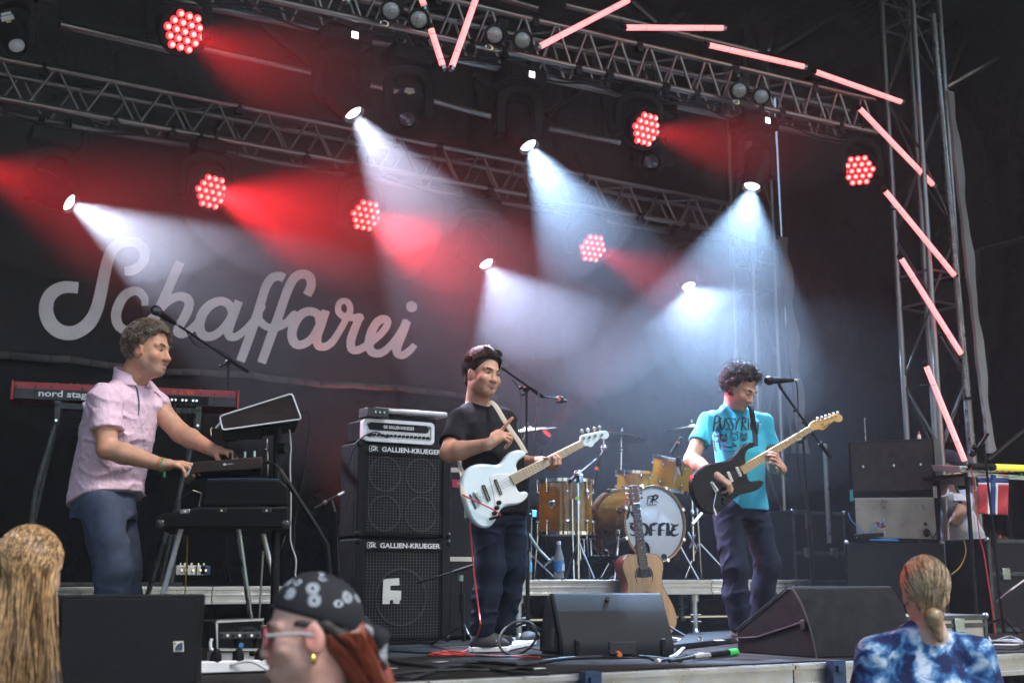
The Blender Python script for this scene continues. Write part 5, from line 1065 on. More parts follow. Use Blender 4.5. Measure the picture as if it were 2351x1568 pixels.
def cymbal(lab, c, axis, r, foot, m='bronze', pole_top=.05, straight=True, holes=0, tilt_arm=None):
    c = Vector(c); ax = Vector(axis).normalized(); T = Thing('cymbal', lab, 'cymbal', drop(foot, DZ), 'cymbals of the drum kit'); xx, yy, zz = basis(ax)
    T.part('plate', MB().lathe(c, ax, [(.012, .030), (.03, .026), (.045, .012), (r * .5, .004), (r, -.012), (r, -.0145), (r * .5, .001), (.045, .008), (.012, .026)], 44), m)
    if holes:
        for k in range(holes):
            for rr_ in (.62, .82):
                t = 2 * math.pi * (k + (.5 if rr_ > .7 else 0)) / holes; p = c + (xx * math.cos(t) + yy * math.sin(t)) * r * rr_ + ax * (-.003 if rr_ < .7 else -.008); T.part('vent_hole', MB().lathe(p, ax, [(.011, .0075), (.011, .0085)], 10), 'print_black'); T.part('vent_hole', MB().lathe(p, ax, [(.011, -.011), (.011, -.010)], 10), 'print_black')
    T.part('wing_nut', MB().lathe(c, ax, [(.012, .03), (.014, .05), (.007, .075)], 10), 'chrome'); T.part('felt', MB().lathe(c, ax, [(.02, .028), (.02, .042)], 12), 'black_plastic')
    arm = Vector(tilt_arm) if tilt_arm else drop(c, c.z - .12)
    T.part('tilter', MB().cyl(c, arm, .006, 8).sphere(arm, .02, 10, 6), 'chrome')
    ft_ = drop(foot, DZ + .015); mid = arm.lerp(ft_, .5); T.part('upper_pole', MB().cyl(arm, mid, .0085, 10), 'chrome'); T.part('lower_pole', MB().cyl(mid, ft_, .0125, 12), 'chrome'); T.part('height_collar', MB().cyl(mid + UP * .03, mid - UP * .03, .019, 12), 'chrome')
    for k in range(3):
        t = R(80 + 120 * k); e_ = ft_ + Vector((math.cos(t) * .28, math.sin(t) * .28, -.01)); T.part('leg', MB().tube([ft_.lerp(mid, .5), e_], .009, 8, flat=.4), 'chrome'); T.part('rubber_foot', MB().sphere(e_, .016, 8, 6), 'black_plastic')
cymbal('pale vented cymbal behind the bassist', pt(c_bas, 930, 200, Y=8.35), (-.16, -.02, 1), .235, pt(c_bas, 830, 700, Y=8.35), 'bronze', holes=10, tilt_arm=pt(c_bas, 830, 400, Y=8.35))
K('bronze_dark', (.20, .17, .11), .35, .8, bump=.3, bs=60)
cymbal('dark cymbal hovering right of the bass headstock', pt(c_drm, 930, 200, Y=8.95), (.16, .0, 1), .22, pt(c_drm, 900, 700, Y=8.95), 'bronze_dark')
cymbal('thin cymbal edge left of the blue t-shirt sleeve', pt(c_drm, 1560, 120, Y=8.9), (-.1, .0, 1), .24, pt(c_drm, 1620, 700, Y=8.9), 'bronze_dark')
T = Thing('boom_cymbal_stand', 'chrome boom stand with wing clamps in front of the floor tom', 'stand', drop(pt(c_drm, 550, 1320, Y=7.62), DZ))
cl = pt(c_drm, 550, 530, Y=7.62); T.part('upper_pole', MB().cyl(cl, pt(c_drm, 550, 800, Y=7.62), .009, 12), 'chrome'); T.part('lower_pole', MB().cyl(pt(c_drm, 550, 780, Y=7.62), drop(pt(c_drm, 553, 1320, Y=7.62), DZ + .005), .0125, 12), 'chrome')
T.part('clamp', MB().sphere(cl, .035, 12, 8, (1.2, .8, .8)).box(cl + Vector((.0, -.02, -.04)), (.035, .05, .06)), 'chrome', bevel=.004); T.part('collar', MB().cyl(pt(c_drm, 550, 770, Y=7.62), pt(c_drm, 550, 800, Y=7.62), .02, 12).cyl(pt(c_drm, 550, 1040, Y=7.62), pt(c_drm, 550, 1065, Y=7.62), .026, 12), 'chrome')
T.part('boom', MB().cyl(pt(c_drm, 488, 590, Y=7.6), pt(c_drm, 712, 398, Y=7.7), .0085, 10), 'chrome'); T.part('boom_grip', MB().cyl(pt(c_drm, 480, 595, Y=7.6), pt(c_drm, 535, 548, Y=7.62), .015, 10), 'black_metal')
T.part('tape_band', MB().cyl(pt(c_drm, 541, 735, Y=7.615), pt(c_drm, 541, 758, Y=7.615), .0135, 12), 'label_green')
ub = pt(c_drm, 778, 300, Y=7.7); T.part('upper_arm', MB().cyl(pt(c_drm, 775, 230, Y=7.7), ub, .006, 8).sphere(ub, .024, 10, 8, (1.3, 1, 1)).cyl(ub, pt(c_drm, 745, 370, Y=7.7), .007, 8), 'chrome')
T.part('mic_boom', MB().cyl(pt(c_drm, 745, 370, Y=7.7), pt(c_drm, 685, 660, Y=7.72), .006, 8), 'black_metal'); T.part('tape_band', MB().cyl(pt(c_drm, 719, 476, Y=7.7), pt(c_drm, 713, 498, Y=7.7), .013, 12), 'tape_orange')
for a_, b_ in (((640, 1110), (690, 1165)), ((520, 1040), (440, 1150))): T.part('leg', MB().cyl(pt(c_drm, 553, 1120, Y=7.62), drop(pt(c_drm, b_[0], b_[1], Y=7.62 + (.15 if b_[0] < 500 else -.1)), DZ + .008), .008, 8), 'chrome')
for i, (a_, b_) in enumerate((((105, 1060), (215, 1225)), ((215, 1225), (285, 1290)), ((510, 1050), (415, 1200)))): pass
T = Thing('hi_hat_pedal', 'dark drum pedals and clamp hardware under the kit', 'pedal', pt(c_drm, 720, 1330, Y=7.9)); T.base.z = DZ
for k, (x, y) in enumerate(((700, 1330), (800, 1360), (640, 1340))): c_ = drop(pt(c_drm, x, y, Y=7.85), DZ + .03); T.part('footboard', MB().box(c_, (.09, .26, .012), Matrix.Rotation(R(-12), 3, 'X')), 'black_metal', bevel=.003); T.part('frame', MB().tube([c_ + Vector((-.05, .12, -.02)), c_ + Vector((-.05, .13, .16)), c_ + Vector((.05, .13, .16)), c_ + Vector((.05, .12, -.02))], .007, 8), 'chrome')
T.part('chrome_hook', MB().tube(smooth_path([pt(c_drm, 790, 1345, Y=7.7), pt(c_drm, 815, 1355, Y=7.7), pt(c_drm, 822, 1400, Y=7.7)], 5), .007, 8), 'chrome')
T = Thing('kit_hardware', 'chrome legs and clamps standing right of the bass drum', 'stand', pt(c_drm, 1580, 1300, Y=7.95)); T.base.z = DZ
T.part('column', MB().cyl(pt(c_drm, 1555, 500, Y=8.1), drop(pt(c_drm, 1565, 1100, Y=8.1), DZ), .012, 12), 'chrome')
for x, y, x2, y2 in ((1530, 1220, 1610, 1375), (1650, 1045, 1565, 1150), (1590, 1240, 1545, 1360)): T.part('leg', MB().cyl(pt(c_drm, x, y, Y=7.9), pt(c_drm, x2, y2, Y=7.75), .011, 8), 'chrome' if x != 1650 else 'cream')
for x, y in ((1560, 690), (1560, 760), (1565, 1040)): T.part('clamp', MB().sphere(pt(c_drm, x, y, Y=8.09), .026, 10, 8, (1, 1, 1.3)), 'chrome')
T = Thing('overhead_microphone', 'dark drum microphone on a short stand over the rack tom', 'microphone', pt(c_drm, 1440, 430, Y=7.8)); mh = pt(c_drm, 1425, 270, Y=7.85)
T.part('gooseneck', MB().tube(smooth_path([pt(c_drm, 1470, 550, Y=7.8), pt(c_drm, 1445, 430, Y=7.8), pt(c_drm, 1425, 310, Y=7.83), mh], 5), .006, 8), 'black_metal'); T.part('body', MB().box(pt(c_drm, 1440, 425, Y=7.79), (.035, .03, .075)).cyl(mh, pt(c_drm, 1370, 360, Y=7.85), .018, 12), 'black_plastic', bevel=.004); T.part('ring', MB().cyl(pt(c_drm, 1432, 262, Y=7.83), pt(c_drm, 1434, 248, Y=7.83), .013, 12), 'tape_orange')
T.part('cable', MB().tube(smooth_path([mh, pt(c_drm, 1450, 215, Y=7.85), pt(c_drm, 1490, 225, Y=7.9), pt(c_drm, 1510, 330, Y=7.95), pt(c_drm, 1560, 480, Y=8.08)], 6), .004, 6), 'cable_black')
T = Thing('conga_clamp', 'chrome clamp on a rod left of the floor tom', 'stand', drop(pt(c_drm, 140, 1300, Y=7.75), DZ)); T.part('rod', MB().cyl(pt(c_drm, 140, 845, Y=7.75), drop(pt(c_drm, 130, 1300, Y=7.75), DZ), .006, 8), 'steel'); T.part('clamp', MB().box(pt(c_drm, 148, 885, Y=7.74), (.04, .05, .05)).cyl(pt(c_drm, 108, 887, Y=7.74), pt(c_drm, 150, 885, Y=7.74), .008, 8), 'chrome', bevel=.006)
for a_, b_ in (((105, 1055), (205, 1205)), ((205, 1205), (295, 1300)), ((245, 1362), (335, 1270))): T.part('leg', MB().tube([pt(c_drm, *a_, Y=7.7), pt(c_drm, *b_, Y=7.66)], .011, 8, flat=.4), 'steel')
# little red floor light behind the cymbal, orange one behind the stack
T = Thing('floor_par_light', 'small glowing red lamp behind the vented cymbal', 'stage light', pt(c_bas, 1165, 240, Y=9.3)); c_ = pt(c_bas, 1165, 240, Y=9.3); dv = (at(1420, 820, Y=8.6) - c_).normalized()
T.part('can', MB().lathe(c_ - dv * .12, dv, [(.05, 0), (.075, .03), (.08, .12), (.07, .121)], 20), 'black_metal'); K('lamp_red_face', (.5, .03, .03), .3, emit=(1, .05, .04), es=.5, bump=.5, bs=60)
T.part('led_face', MB().lathe(c_ - dv * .004, dv, [(.069, 0), (.02, .012), (.002, .013)], 20), 'lamp_red_face'); T.part('floor_rod', MB().cyl(c_ - dv * .05, drop(c_, DZ), .01, 8), 'black_metal'); spot('par_beam', c_ + dv * .03, dv, 60, 34, (1, .05, .05), .5)
T = Thing('floor_par_light', 'orange uplighter standing hidden behind the speaker stack', 'stage light', (4.35, 9.75, ZS)); c_ = Vector((4.35, 9.7, ZS + .35)); dv = Vector((.1, .42, .9)).normalized(); T.part('can', MB().lathe(c_ - dv * .2, dv, [(.05, 0), (.08, .03), (.09, .2), (.08, .2)], 20), 'black_metal'); T.part('stirrup', MB().tube([(4.23, 9.7, ZS), (4.23, 9.7, ZS + .3), (4.47, 9.7, ZS + .3), (4.47, 9.7, ZS)], .012, 8), 'black_metal'); spot('par_beam', c_ + dv * .03, dv, 110, 46, (1, .10, .03), 1.0)

# ---- water bottles
K('pet_clear', (.55, .62, .66), .06, trans=.75, rvar=.03); K('bottle_cap', (.5, .56, .6), .4); K('label_light_blue', (.10, .36, .52), .5, var=.3, vs=30); K('label_blue', (.015, .17, .48), .5, var=.2, vs=30)
for lab, x, yb, yt, m_ in (('water bottle with pale blue label beside the bassist trousers', 1275, 875, 635, 'label_light_blue'), ('water bottle with strong blue label in front of the floor tom', 1487, 866, 625, 'label_blue')):
    b_ = pt(q8, x, yb, Y=7.5); b_.z = DZ + .001; hgt = pt(q8, x, yt, Y=7.5).z - b_.z; r_b = .0375 * hgt / .27; T = Thing('water_bottle', lab, 'bottle', b_, 'water bottles on the riser'); s_ = hgt / .27
    T.part('bottle', MB().lathe(b_, (0, 0, 1), [(r_b * .8, 0), (r_b, .01 * s_), (r_b * .97, .05 * s_), (r_b, .06 * s_), (r_b, .13 * s_), (r_b * .95, .15 * s_), (r_b * .42, .225 * s_), (r_b * .36, .245 * s_)], 24), 'pet_clear')
    T.part('label_wrap', MB().lathe(b_ + UP * .055 * s_, (0, 0, 1), [(r_b * 1.012, 0), (r_b * 1.012, .07 * s_)], 24, cap=False), m_); T.part('cap', MB().lathe(b_ + UP * .243 * s_, (0, 0, 1), [(r_b * .42, 0), (r_b * .42, .022 * s_), (r_b * .36, .027 * s_)], 18), 'bottle_cap')
    if m_ == 'label_blue': T.part('barcode', MB().box(b_ + Vector((.012, -r_b * 1.0, .085 * s_)), (.022, .004, .045)), 'label_white')

# ================================================================== people
K('skin', (.5, .3, .22), .5, attr='paint', var=.08, vs=40, bump=.15, bs=260, sss=.12, spec=.4)
K('eye_white', (.42, .39, .36), .2); K('eye_dark', (.03, .02, .015), .1)
def A3(v): return np.array([v[0], v[1], v[2]], float)
def frame(fwd, up=(0, 0, 1)):
    """columns: left (x), forward (y), up (z) of a head or torso"""
    y = Vector(fwd).normalized(); z = Vector(up); z = (z - y * z.dot(y)).normalized(); x = y.cross(z)
    return Matrix((x, y, z)).transposed()
def add_head(S, c, M, s, neck, jaw=1.0, nose=1.0, mouth_open=0.0, smile=0.0, cheeks=1.0, nr=.056):
    """skull, jaw, face features around the eye-level centre c; M = frame(), s = scale"""
    c = Vector(c); Mn = np.array(M)
    g = lambda x, y, z: A3(c + M @ (Vector((x, y, z)) * s))
    e = lambda p, r, k=.012, sub=False: S.ell(g(*p), np.array(r) * s, Mn, k * s, sub)
    e((0, -.018, .040), (.077, .098, .088)); e((0, .022, -.02), (.066, .068, .078), .03); e((0, .026, -.062), (.056 * jaw, .058, .052), .03)
    e((0, .058, -.098), (.030 * jaw, .028, .024), .03)
    for sx in (-1, 1):
        e((sx * .042 * jaw, .004, -.062), (.020, .032, .028), .035); e((sx * .040, .062, -.030), (.026 * cheeks, .022, .022), .025)
        S.cone(g(sx * .010, .087, .020), g(sx * .046, .070, .022), .0105 * s, .009 * s, k=.014 * s)
        e((sx * .032, .094, -.001), (.017, .014, .0115), .010, True)
        e((sx * .0135, .0935, -.0425), (.0105, .0125, .0085), .008)
        e((sx * .080, -.008, -.008), (.011, .024, .036), .008); e((sx * .0925, .003, -.004), (.007, .011, .020), .006, True)
        S.cone(g(sx * .021, .0835, .0050), g(sx * .044, .0765, .0035), .0052 * s, .004 * s, k=.005 * s); S.cone(g(sx * .021, .083, -.0078), g(sx * .043, .077, -.0068), .0042 * s, .0034 * s, k=.005 * s)
    S.cone(g(0, .086, .010), g(0, .0985 * (.6 + .4 * nose), -.034), .0085 * s, .0125 * s * nose, k=.014 * s); e((0, .1015 * (.6 + .4 * nose), -.0385), (.0135 * nose, .0115, .0105), .010)
    w = .024 + .013 * smile; zc = -.070 + .003 * smile
    for dz, r in ((.0055 + mouth_open * .006, .0058), (-.0065 - mouth_open * .010, .0070)):
        S.cone(g(-w * .8, .082, zc + dz * .4 + .010 * smile), g(0, .0915, zc + dz), .004 * s, r * s, k=.007 * s); S.cone(g(w * .8, .082, zc + dz * .4 + .010 * smile), g(0, .0915, zc + dz), .004 * s, r * s, k=.007 * s)
    S.cone(g(-w, .090, zc + .013 * smile), g(0, .1005, zc - mouth_open * .002), (.0022 + .006 * mouth_open) * s, k=.003 * s, sub=True); S.cone(g(w, .090, zc + .013 * smile), g(0, .1005, zc - mouth_open * .002), (.0022 + .006 * mouth_open) * s, k=.003 * s, sub=True)
    for sx in (-1, 1): S.cone(g(sx * .019, .0965, -.046), g(sx * .034, .083, -.080), .0022 * s, .0016 * s, k=.006 * s, sub=True)
    S.cone(g(0, -.03, -.035), A3(neck), nr * s, (nr + .006) * s, k=.03 * s); S.cone(g(0, .012, -.085), A3(neck), .040 * s, .05 * s, k=.03 * s)
    return g
def slope(S, nk, a, b, r):
    for p in (a, b): S.cone(nk + Vector((0, .02, -.065)), p, r * 1.05, r, .04)
def arm_sdf(S, sh, el, wr, r=(.054, .045, .043, .028), k=.02):
    sh, el, wr = A3(sh), A3(el), A3(wr); d1 = el - sh; d2 = wr - el
    S.cone(sh, sh + d1 * .45, r[0], r[0] * .96, k); S.cone(sh + d1 * .45, el, r[0] * .96, r[1], k); S.cone(el, el + d2 * .3, r[1], r[2] * 1.03, k); S.cone(el + d2 * .3, wr, r[2] * 1.03, r[3], k)
def leg_sdf(S, hip, kn, an, r=(.088, .060, .056, .040), k=.03):
    hip, kn, an = A3(hip), A3(kn), A3(an); d2 = an - kn; S.cone(hip, kn, r[0], r[1], k); S.cone(kn, kn + d2 * .3, r[1], r[2] * 1.04, k); S.cone(kn + d2 * .3, an, r[2] * 1.04, r[3], k)
def hand_sdf(S, w, fwd, nrm, curl, thumb, s=1.0, side=1, spread=.0, k=.0045):
    """w wrist, fwd towards the knuckles, nrm out of the back of the hand, side +1: thumb on fwd x nrm; curl: per finger, bends in degrees at the three joints"""
    f = Vector(fwd).normalized(); n_ = Vector(nrm); n_ = (n_ - f * n_.dot(f)).normalized(); sd = f.cross(n_) * side; w = Vector(w)
    pts_ = lambda a, b, c: A3(w + (f * a + sd * b + n_ * c) * s)
    S.cone(pts_(-.01, 0, 0), pts_(.03, 0, 0), .024 * s, .027 * s, .012 * s)
    for b in (-.026, -.009, .009, .026): S.cone(pts_(.012, b * .6, 0), pts_(.086 - abs(b - .006) * .25, b, .002), .0155 * s, .0125 * s, .009 * s)
    base = [(.087, .029), (.091, .0095), (.087, -.0095), (.078, -.028)]; Ls = [(.044, .027, .021), (.048, .031, .022), (.045, .028, .022), (.035, .022, .019)]; out = []
    for i in range(4):
        a, b = base[i]; p = w + (f * a + sd * b + n_ * .002) * s; ang = 0; pr = p; r0 = (.0098, .0098, .0094, .0086)[i] * s; sp_ = sd * (spread * (1.2 - i) * .5)
        for j in range(3):
            ang += R(curl[i][j]); d_ = (f * math.cos(ang) - n_ * math.sin(ang) + sp_ * (1 if j == 0 else .6)).normalized(); q = pr + d_ * Ls[i][j] * s; S.cone(A3(pr), A3(q), r0 * (1 - .07 * j), r0 * (.93 - .07 * j), k * s); pr = q
        out.append(pr)
    pr = w + (f * .022 + sd * .022 - n_ * .004) * s; r0 = .0135 * s
    for j, (tf, ts, tn, L) in enumerate(thumb):
        d_ = (f * tf + sd * ts + n_ * tn).normalized(); q = pr + d_ * L * s; S.cone(A3(pr), A3(q), r0, r0 * .85, .008 * s if j == 0 else k * s); pr = q; r0 *= .85
    return out
TH_REL = [(.6, .75, -.25, .042), (.85, .45, -.25, .032), (.95, .2, -.3, .026)]
def skin_colors(V, base, head=None, lips=(.42, .16, .14), stubble=None, s=1.0, flush=.08, seed=3):
    """natural colouring: redder cheeks, nose, ears, knuckles; lips; beard stubble; plus painted shade round the eyes"""
    c = np.tile(np.array(base, float), (len(V), 1)); w = waves(seed, 8, 14, 40); nz = w(V[:, 0], V[:, 1], V[:, 2])[:, None]; w5 = waves(seed + 7, 10, 60, 200)(V[:, 0], V[:, 1], V[:, 2])[:, None]; c *= 1 + .07 * nz + .05 * w5; c[:, 1:] *= 1 - .05 * nz
    if head is not None:
        hc, M, hs = head; L = (V - A3(hc)) @ np.array(M) / hs
        def blob(p, r, f=1.0): return np.clip(1 - (((L - np.array(p)) / np.array(r)) ** 2).sum(1), 0, 1) * f
        red = np.array([1.05, .72, .70]); f = np.maximum.reduce([blob((.042, .07, -.032), (.03, .04, .028)), blob((-.042, .07, -.032), (.03, .04, .028)), blob((0, .11, -.04), (.02, .03, .02)), blob((.082, 0, -.01), (.02, .035, .04)), blob((-.082, 0, -.01), (.02, .035, .04))])[:, None] * min(1, flush * 5)
        c = c * (1 - f) + c * red * f
        fl = blob((0, .095, -.071), (.03, .02, .0125))[:, None] ** .5; c = c * (1 - fl) + np.array(lips) * fl
        if stubble is not None:
            col, amt = stubble; zone = (L[:, 1] > -.01) & (L[:, 2] < -.035) & (L[:, 2] > -.135); ms = np.clip((-.030 - L[:, 2]) / .03, 0, 1) * np.clip((L[:, 1] + .02) / .03, 0, 1) * np.clip((L[:, 2] + .135) / .02, 0, 1)
            up = np.clip(1 - np.abs(L[:, 0]) / .05, 0, 1) * np.clip((L[:, 2] + .062) / .01, 0, 1) * np.clip((-.047 - L[:, 2]) / .008, 0, 1)
            ch = np.clip((np.abs(L[:, 0]) - .030) / .02, 0, 1); lowc = np.clip((-.060 - L[:, 2]) / .02, 0, 1)
            m = np.clip(ms * (.45 + .55 * np.maximum(ch * .5, lowc)) * .8 + up * .35, 0, 1) * zone; n2 = waves(9, 10, 120, 420)(V[:, 0], V[:, 1], V[:, 2]); m = (np.clip(m * amt * (1 + .35 * n2), 0, .9) * (1 - fl[:, 0]))[:, None]
            c = c * (1 - m) + np.array(col) * m
        br = np.maximum(blob((.032, .09, -.001), (.02, .02, .014)), blob((-.032, .09, -.001), (.02, .02, .014)))[:, None] * .35; c = c * (1 - br) + c * np.array([.75, .55, .5]) * br  # eye sockets darkened, the shade put into the skin colour
    return np.clip(c, .004, .9)
def eyes(T, head, look=(0, 0), lid=0.0):
    hc, M, s = head; Rm = M
    for sx in (-1, 1):
        p = Vector(hc) + M @ (Vector((sx * .032, .0752, -.001)) * s); o = T.part('eye', MB().sphere(p, .0128 * s, 14, 10), 'eye_white'); d_ = (M @ Vector((look[0], 1, look[1]))).normalized()
        T.part('lash_line', MB().tube(smooth_path([Vector(hc) + M @ (Vector(v_) * s) for v_ in ((sx * .019, .0835, -.001), (sx * .026, .0885, .0030), (sx * .033, .0895, .0038), (sx * .041, .0850, .0020), (sx * .046, .0795, -.001))], 3), .0013 * s, 5), 'eye_dark', o)
        T.part('iris', MB().lathe(p + d_ * .0108 * s, d_, [(.0062 * s, 0), (.0055 * s, .0018 * s), (.001, .0024 * s)], 12), 'eye_dark', o)
def brows(T, head, m, w=.0055, raise_=0):
    hc, M, s = head; rr = random.Random(4)
    for sx in (-1, 1):
        mb = MB()
        for k in range(30):
            t = rr.random(); x = .012 + .034 * t; z = .019 + .007 * math.sin(t * 2.6) + raise_ + rr.uniform(-.0028, .0028); y = .0965 - .30 * (x - .008) ** 1.35; a_ = Vector((sx * x, y, z)); b_ = a_ + Vector((sx * .009, -.003, .001 + rr.uniform(-.002, .002)))
            mb.tube([Vector(hc) + M @ (a_ * s), Vector(hc) + M @ (b_ * s)], .0011 * s, 4)
        T.part('eyebrow', mb, m, kind='stuff')
def strands(paths, r, n=4, taper=True):
    """many hair strands -> one mesh"""
    mb = MB()
    for P in paths:
        m = len(P); mb.tube(P, r, n, cap=False, rr=[r * (1 - .75 * i / (m - 1) if taper else 1) for i in range(m)])
    return mb
def curls(head, n, zone, length, r0, seed, curl=.012, lift=.02, drop_=.0, turns=1.2):
    """curly locks rooted on the scalp ellipsoid where zone(L) holds"""
    hc, M, s = head; rr = random.Random(seed); out = []
    while len(out) < n:
        v = Vector((rr.gauss(0, 1), rr.gauss(0, 1), rr.gauss(0, 1))).normalized(); L = Vector((v.x * .079, -.018 + v.y * .100, .040 + v.z * .091))
        if not zone(L): continue
        nrm = Vector((v.x / .079, v.y / .1, v.z / .091)).normalized(); t1 = nrm.cross(Vector((rr.gauss(0, 1), rr.gauss(0, 1), rr.gauss(0, 1)))).normalized(); t2 = nrm.cross(t1); ln = length * rr.uniform(.6, 1.25); P = []; ph = rr.uniform(0, 6.28); tr = turns * rr.uniform(.6, 1.4)
        for i in range(8):
            t = i / 7; a_ = ph + t * 6.28 * tr; q = L + nrm * (lift * math.sin(min(1, t * 1.5) * 1.57) + .002) + t1 * (math.cos(a_) * curl * t ** .5) + t2 * (math.sin(a_) * curl * t ** .5) + t1 * ln * t * .6 + Vector((0, 0, -drop_ * t * t))
            P.append(Vector(hc) + M @ (q * s))
        out.append(P)
    return out
def hair_cap(head, zone_planes, grow, seed, bumpy=.006, freq=(30, 80), extra=None):
    """solid under-hair: the skull grown outwards, cut by planes given in head space (point, normal to remove)"""
    hc, M, s = head; S = SDF(); Mn = np.array(M); g = lambda p: A3(Vector(hc) + M @ (Vector(p) * s))
    S.ell(g((0, -.020, .044)), np.array((.079 + grow, .101 + grow, .090 + grow)) * s, Mn, .01)
    for p, r in (extra or []): S.ell(g(p), np.array(r) * s, Mn, .02 * s)
    for p, nn in zone_planes: S.plane(g(p), A3(M @ Vector(nn)), .012 * s)
    S.warp(lambda x, y, z, w=waves(seed, 9, *freq): bumpy * s * w(x, y, z))
    return S.mesh(.005)
def person(label, base):
    return Thing('person', label, 'person', base)
def sub(T, name, V, Q, m, parent=None, cols=None, label=None, kind=None, subd=0):
    me = np_mesh(name, V, Q, m, T.base, True, cols); return T.mesh(name, me, parent, 0, label, kind)
def project(T, name, pts2, q, h, m, bvh, parent, off=.0035, cut=None):
    """print on cloth: pen strokes in picture coordinates laid onto the garment surface"""
    V, Q = strokes(pts2, h, .3); W = []; ok = []
    for x, y, z in V:
        d_ = (at(*q(x, y), d=1) - Vector((0, 0, EYE))).normalized(); hit = bvh.ray_cast(Vector((0, 0, EYE)), d_)
        if hit[0] is None: W.append(Vector((0, 0, 0))); ok.append(False); continue
        W.append(hit[0] - d_ * (off + (.0008 if z < 0 else 0))); ok.append(True)
    F = [f for f in Q.tolist() if all(ok[i] for i in f) and max((W[f[0]] - W[i]).length for i in f) < .05]
    return T.part(name, MB().add(W, F), m, parent, kind=None)
def bvh_of(V, Q): return BVHTree.FromPolygons([tuple(v) for v in V], [tuple(int(i) for i in f) for f in Q])
FOLD = lambda seed, amp, f0, f1, an: (lambda x, y, z, w=waves(seed, 4, f0 * 2.2, f1 * 1.9, an), w2=waves(seed + 50, 4, f0, f1), w3=waves(seed + 80, 3, f0 * .8, f1 * .8): amp * (.35 * w2(x, y, z) - np.clip(.35 + .55 * w3(x, y, z), 0, 1.2) * np.exp(-(w(x, y, z) / .34) ** 2)) + amp * .1)

# ------------------------------------------------------------------ bassist
K('tee_black', (.010, .0098, .012), .85, bump=.4, bs=420, var=.15, vs=20, spec=.2); K('trousers_navy', (.0065, .011, .025), .85, bump=.5, bs=360, var=.22, vs=14, spec=.2); K('hair_dark', (.022, .015, .011), .6, var=.4, vs=30)
K('shoe_black', (.02, .02, .02), .7, bump=.4, bs=300); K('shoe_sole', (.62, .61, .58), .6)
Y0 = 6.25; BZ = drop(at(1128, 1490, Y=Y0)); T = person('man in black t-shirt pointing up while holding a white bass', BZ)
sk = (.56, .30, .20)
hd_c = at(1110, 860, Y=Y0 - .06); fw = Vector((.14, -.98, -.07)); Mh = frame(fw, (.10, 0, 1)); hs = 1.07; HB = (hd_c, Mh, hs)
nk = at(1100, 926, Y=Y0); shR = at(1054, 966, Y=Y0 - .02); shL = at(1158, 962, Y=Y0 + .02); elR = at(1031, 1040, Y=Y0 - .12); wrR = at(1122, 1019, Y=Y0 - .36)
elL = at(1190, 1066, Y=Y0 + .0); wrL = at(*c_bas(1120, 600), Y=Y0 - .27); pel = at(1145, 1165, Y=Y0)
hipR = at(1118, 1185, Y=Y0 - .01); hipL = at(1174, 1185, Y=Y0 + .01); knR = at(1126, 1300, Y=Y0 - .06); knL = at(1178, 1298, Y=Y0 - .02); anR = at(1108, 1452, Y=Y0 - .03); anL = at(1156, 1445, Y=Y0 + .06)
B = SDF(); gB = add_head(B, hd_c, Mh, hs, nk + Vector((0, .02, -.02)), jaw=1.16, nose=1.02, smile=.9, cheeks=1.2, nr=.062)
tz = [pel.z - .06, pel.z + .08, (pel.z + nk.z) / 2, nk.z - .12, nk.z - .015]; tor = lambda k: B.loft(tz, [pel.x, pel.x, (pel.x + nk.x) / 2 + .0, nk.x + .01, nk.x], [pel.y, pel.y, pel.y - .02, nk.y + .01, nk.y + .02], [.16, .155, .165, .185, .07], [.11, .115, .13, .12, .065], R(6), .03)
tor(0); slope(B, nk, shR, shL, .056)
arm_sdf(B, shR, elR, wrR, (.060, .050, .050, .031)); arm_sdf(B, shL, elL, wrL, (.058, .048, .045, .030)); leg_sdf(B, hipR, knR, anR); leg_sdf(B, hipL, knL, anL)
hf = at(1158, 996, Y=Y0 - .40) - wrR
hand_sdf(B, wrR, hf, Vector((-.45, -.55, .75)), [(-22, 4, 2), (48, 55, 25), (58, 62, 30), (66, 64, 30)], [(.55, .75, -.15, .045), (.8, .5, -.35, .034), (.9, .15, -.45, .028)], 1.08, side=-1, spread=.10)
nkd = (at(*c_bas(1640, 380), Y=Y0 - .37) - at(*c_bas(740, 830), Y=Y0 - .33)).normalized()
hl = at(*c_bas(1225, 575), Y=Y0 - .30); wrL2 = wrL
hand_sdf(B, wrL, at(*c_bas(1235, 660), Y=Y0 - .345) - wrL, Vector((-.1, .70, -.70)), [(42, 62, 48), (46, 64, 48), (48, 66, 48), (50, 66, 46)], [(.55, .62, -.45, .046), (.7, .45, -.45, .036), (.85, .2, -.35, .028)], 1.08, side=-1)
box = lambda c, r: (A3(c) - r, A3(c) + r)
fine = [(*box(hd_c + Vector((0, 0, -.01)), .17), .0042), (*box(wrR + hf * 1.1, .125), .0036), (*box(wrL + Vector((.06, -.03, .02)), .12), .0036)]
V, Q = B.mesh(.0095, fine); body = sub(T, 'body', V, Q, 'skin', None, skin_colors(V, sk, HB, stubble=((.20, .13, .10), .45), s=hs, flush=.09))
eyes(T, HB, (-.12, .02)); brows(T, HB, 'hair_dark', raise_=-.003)
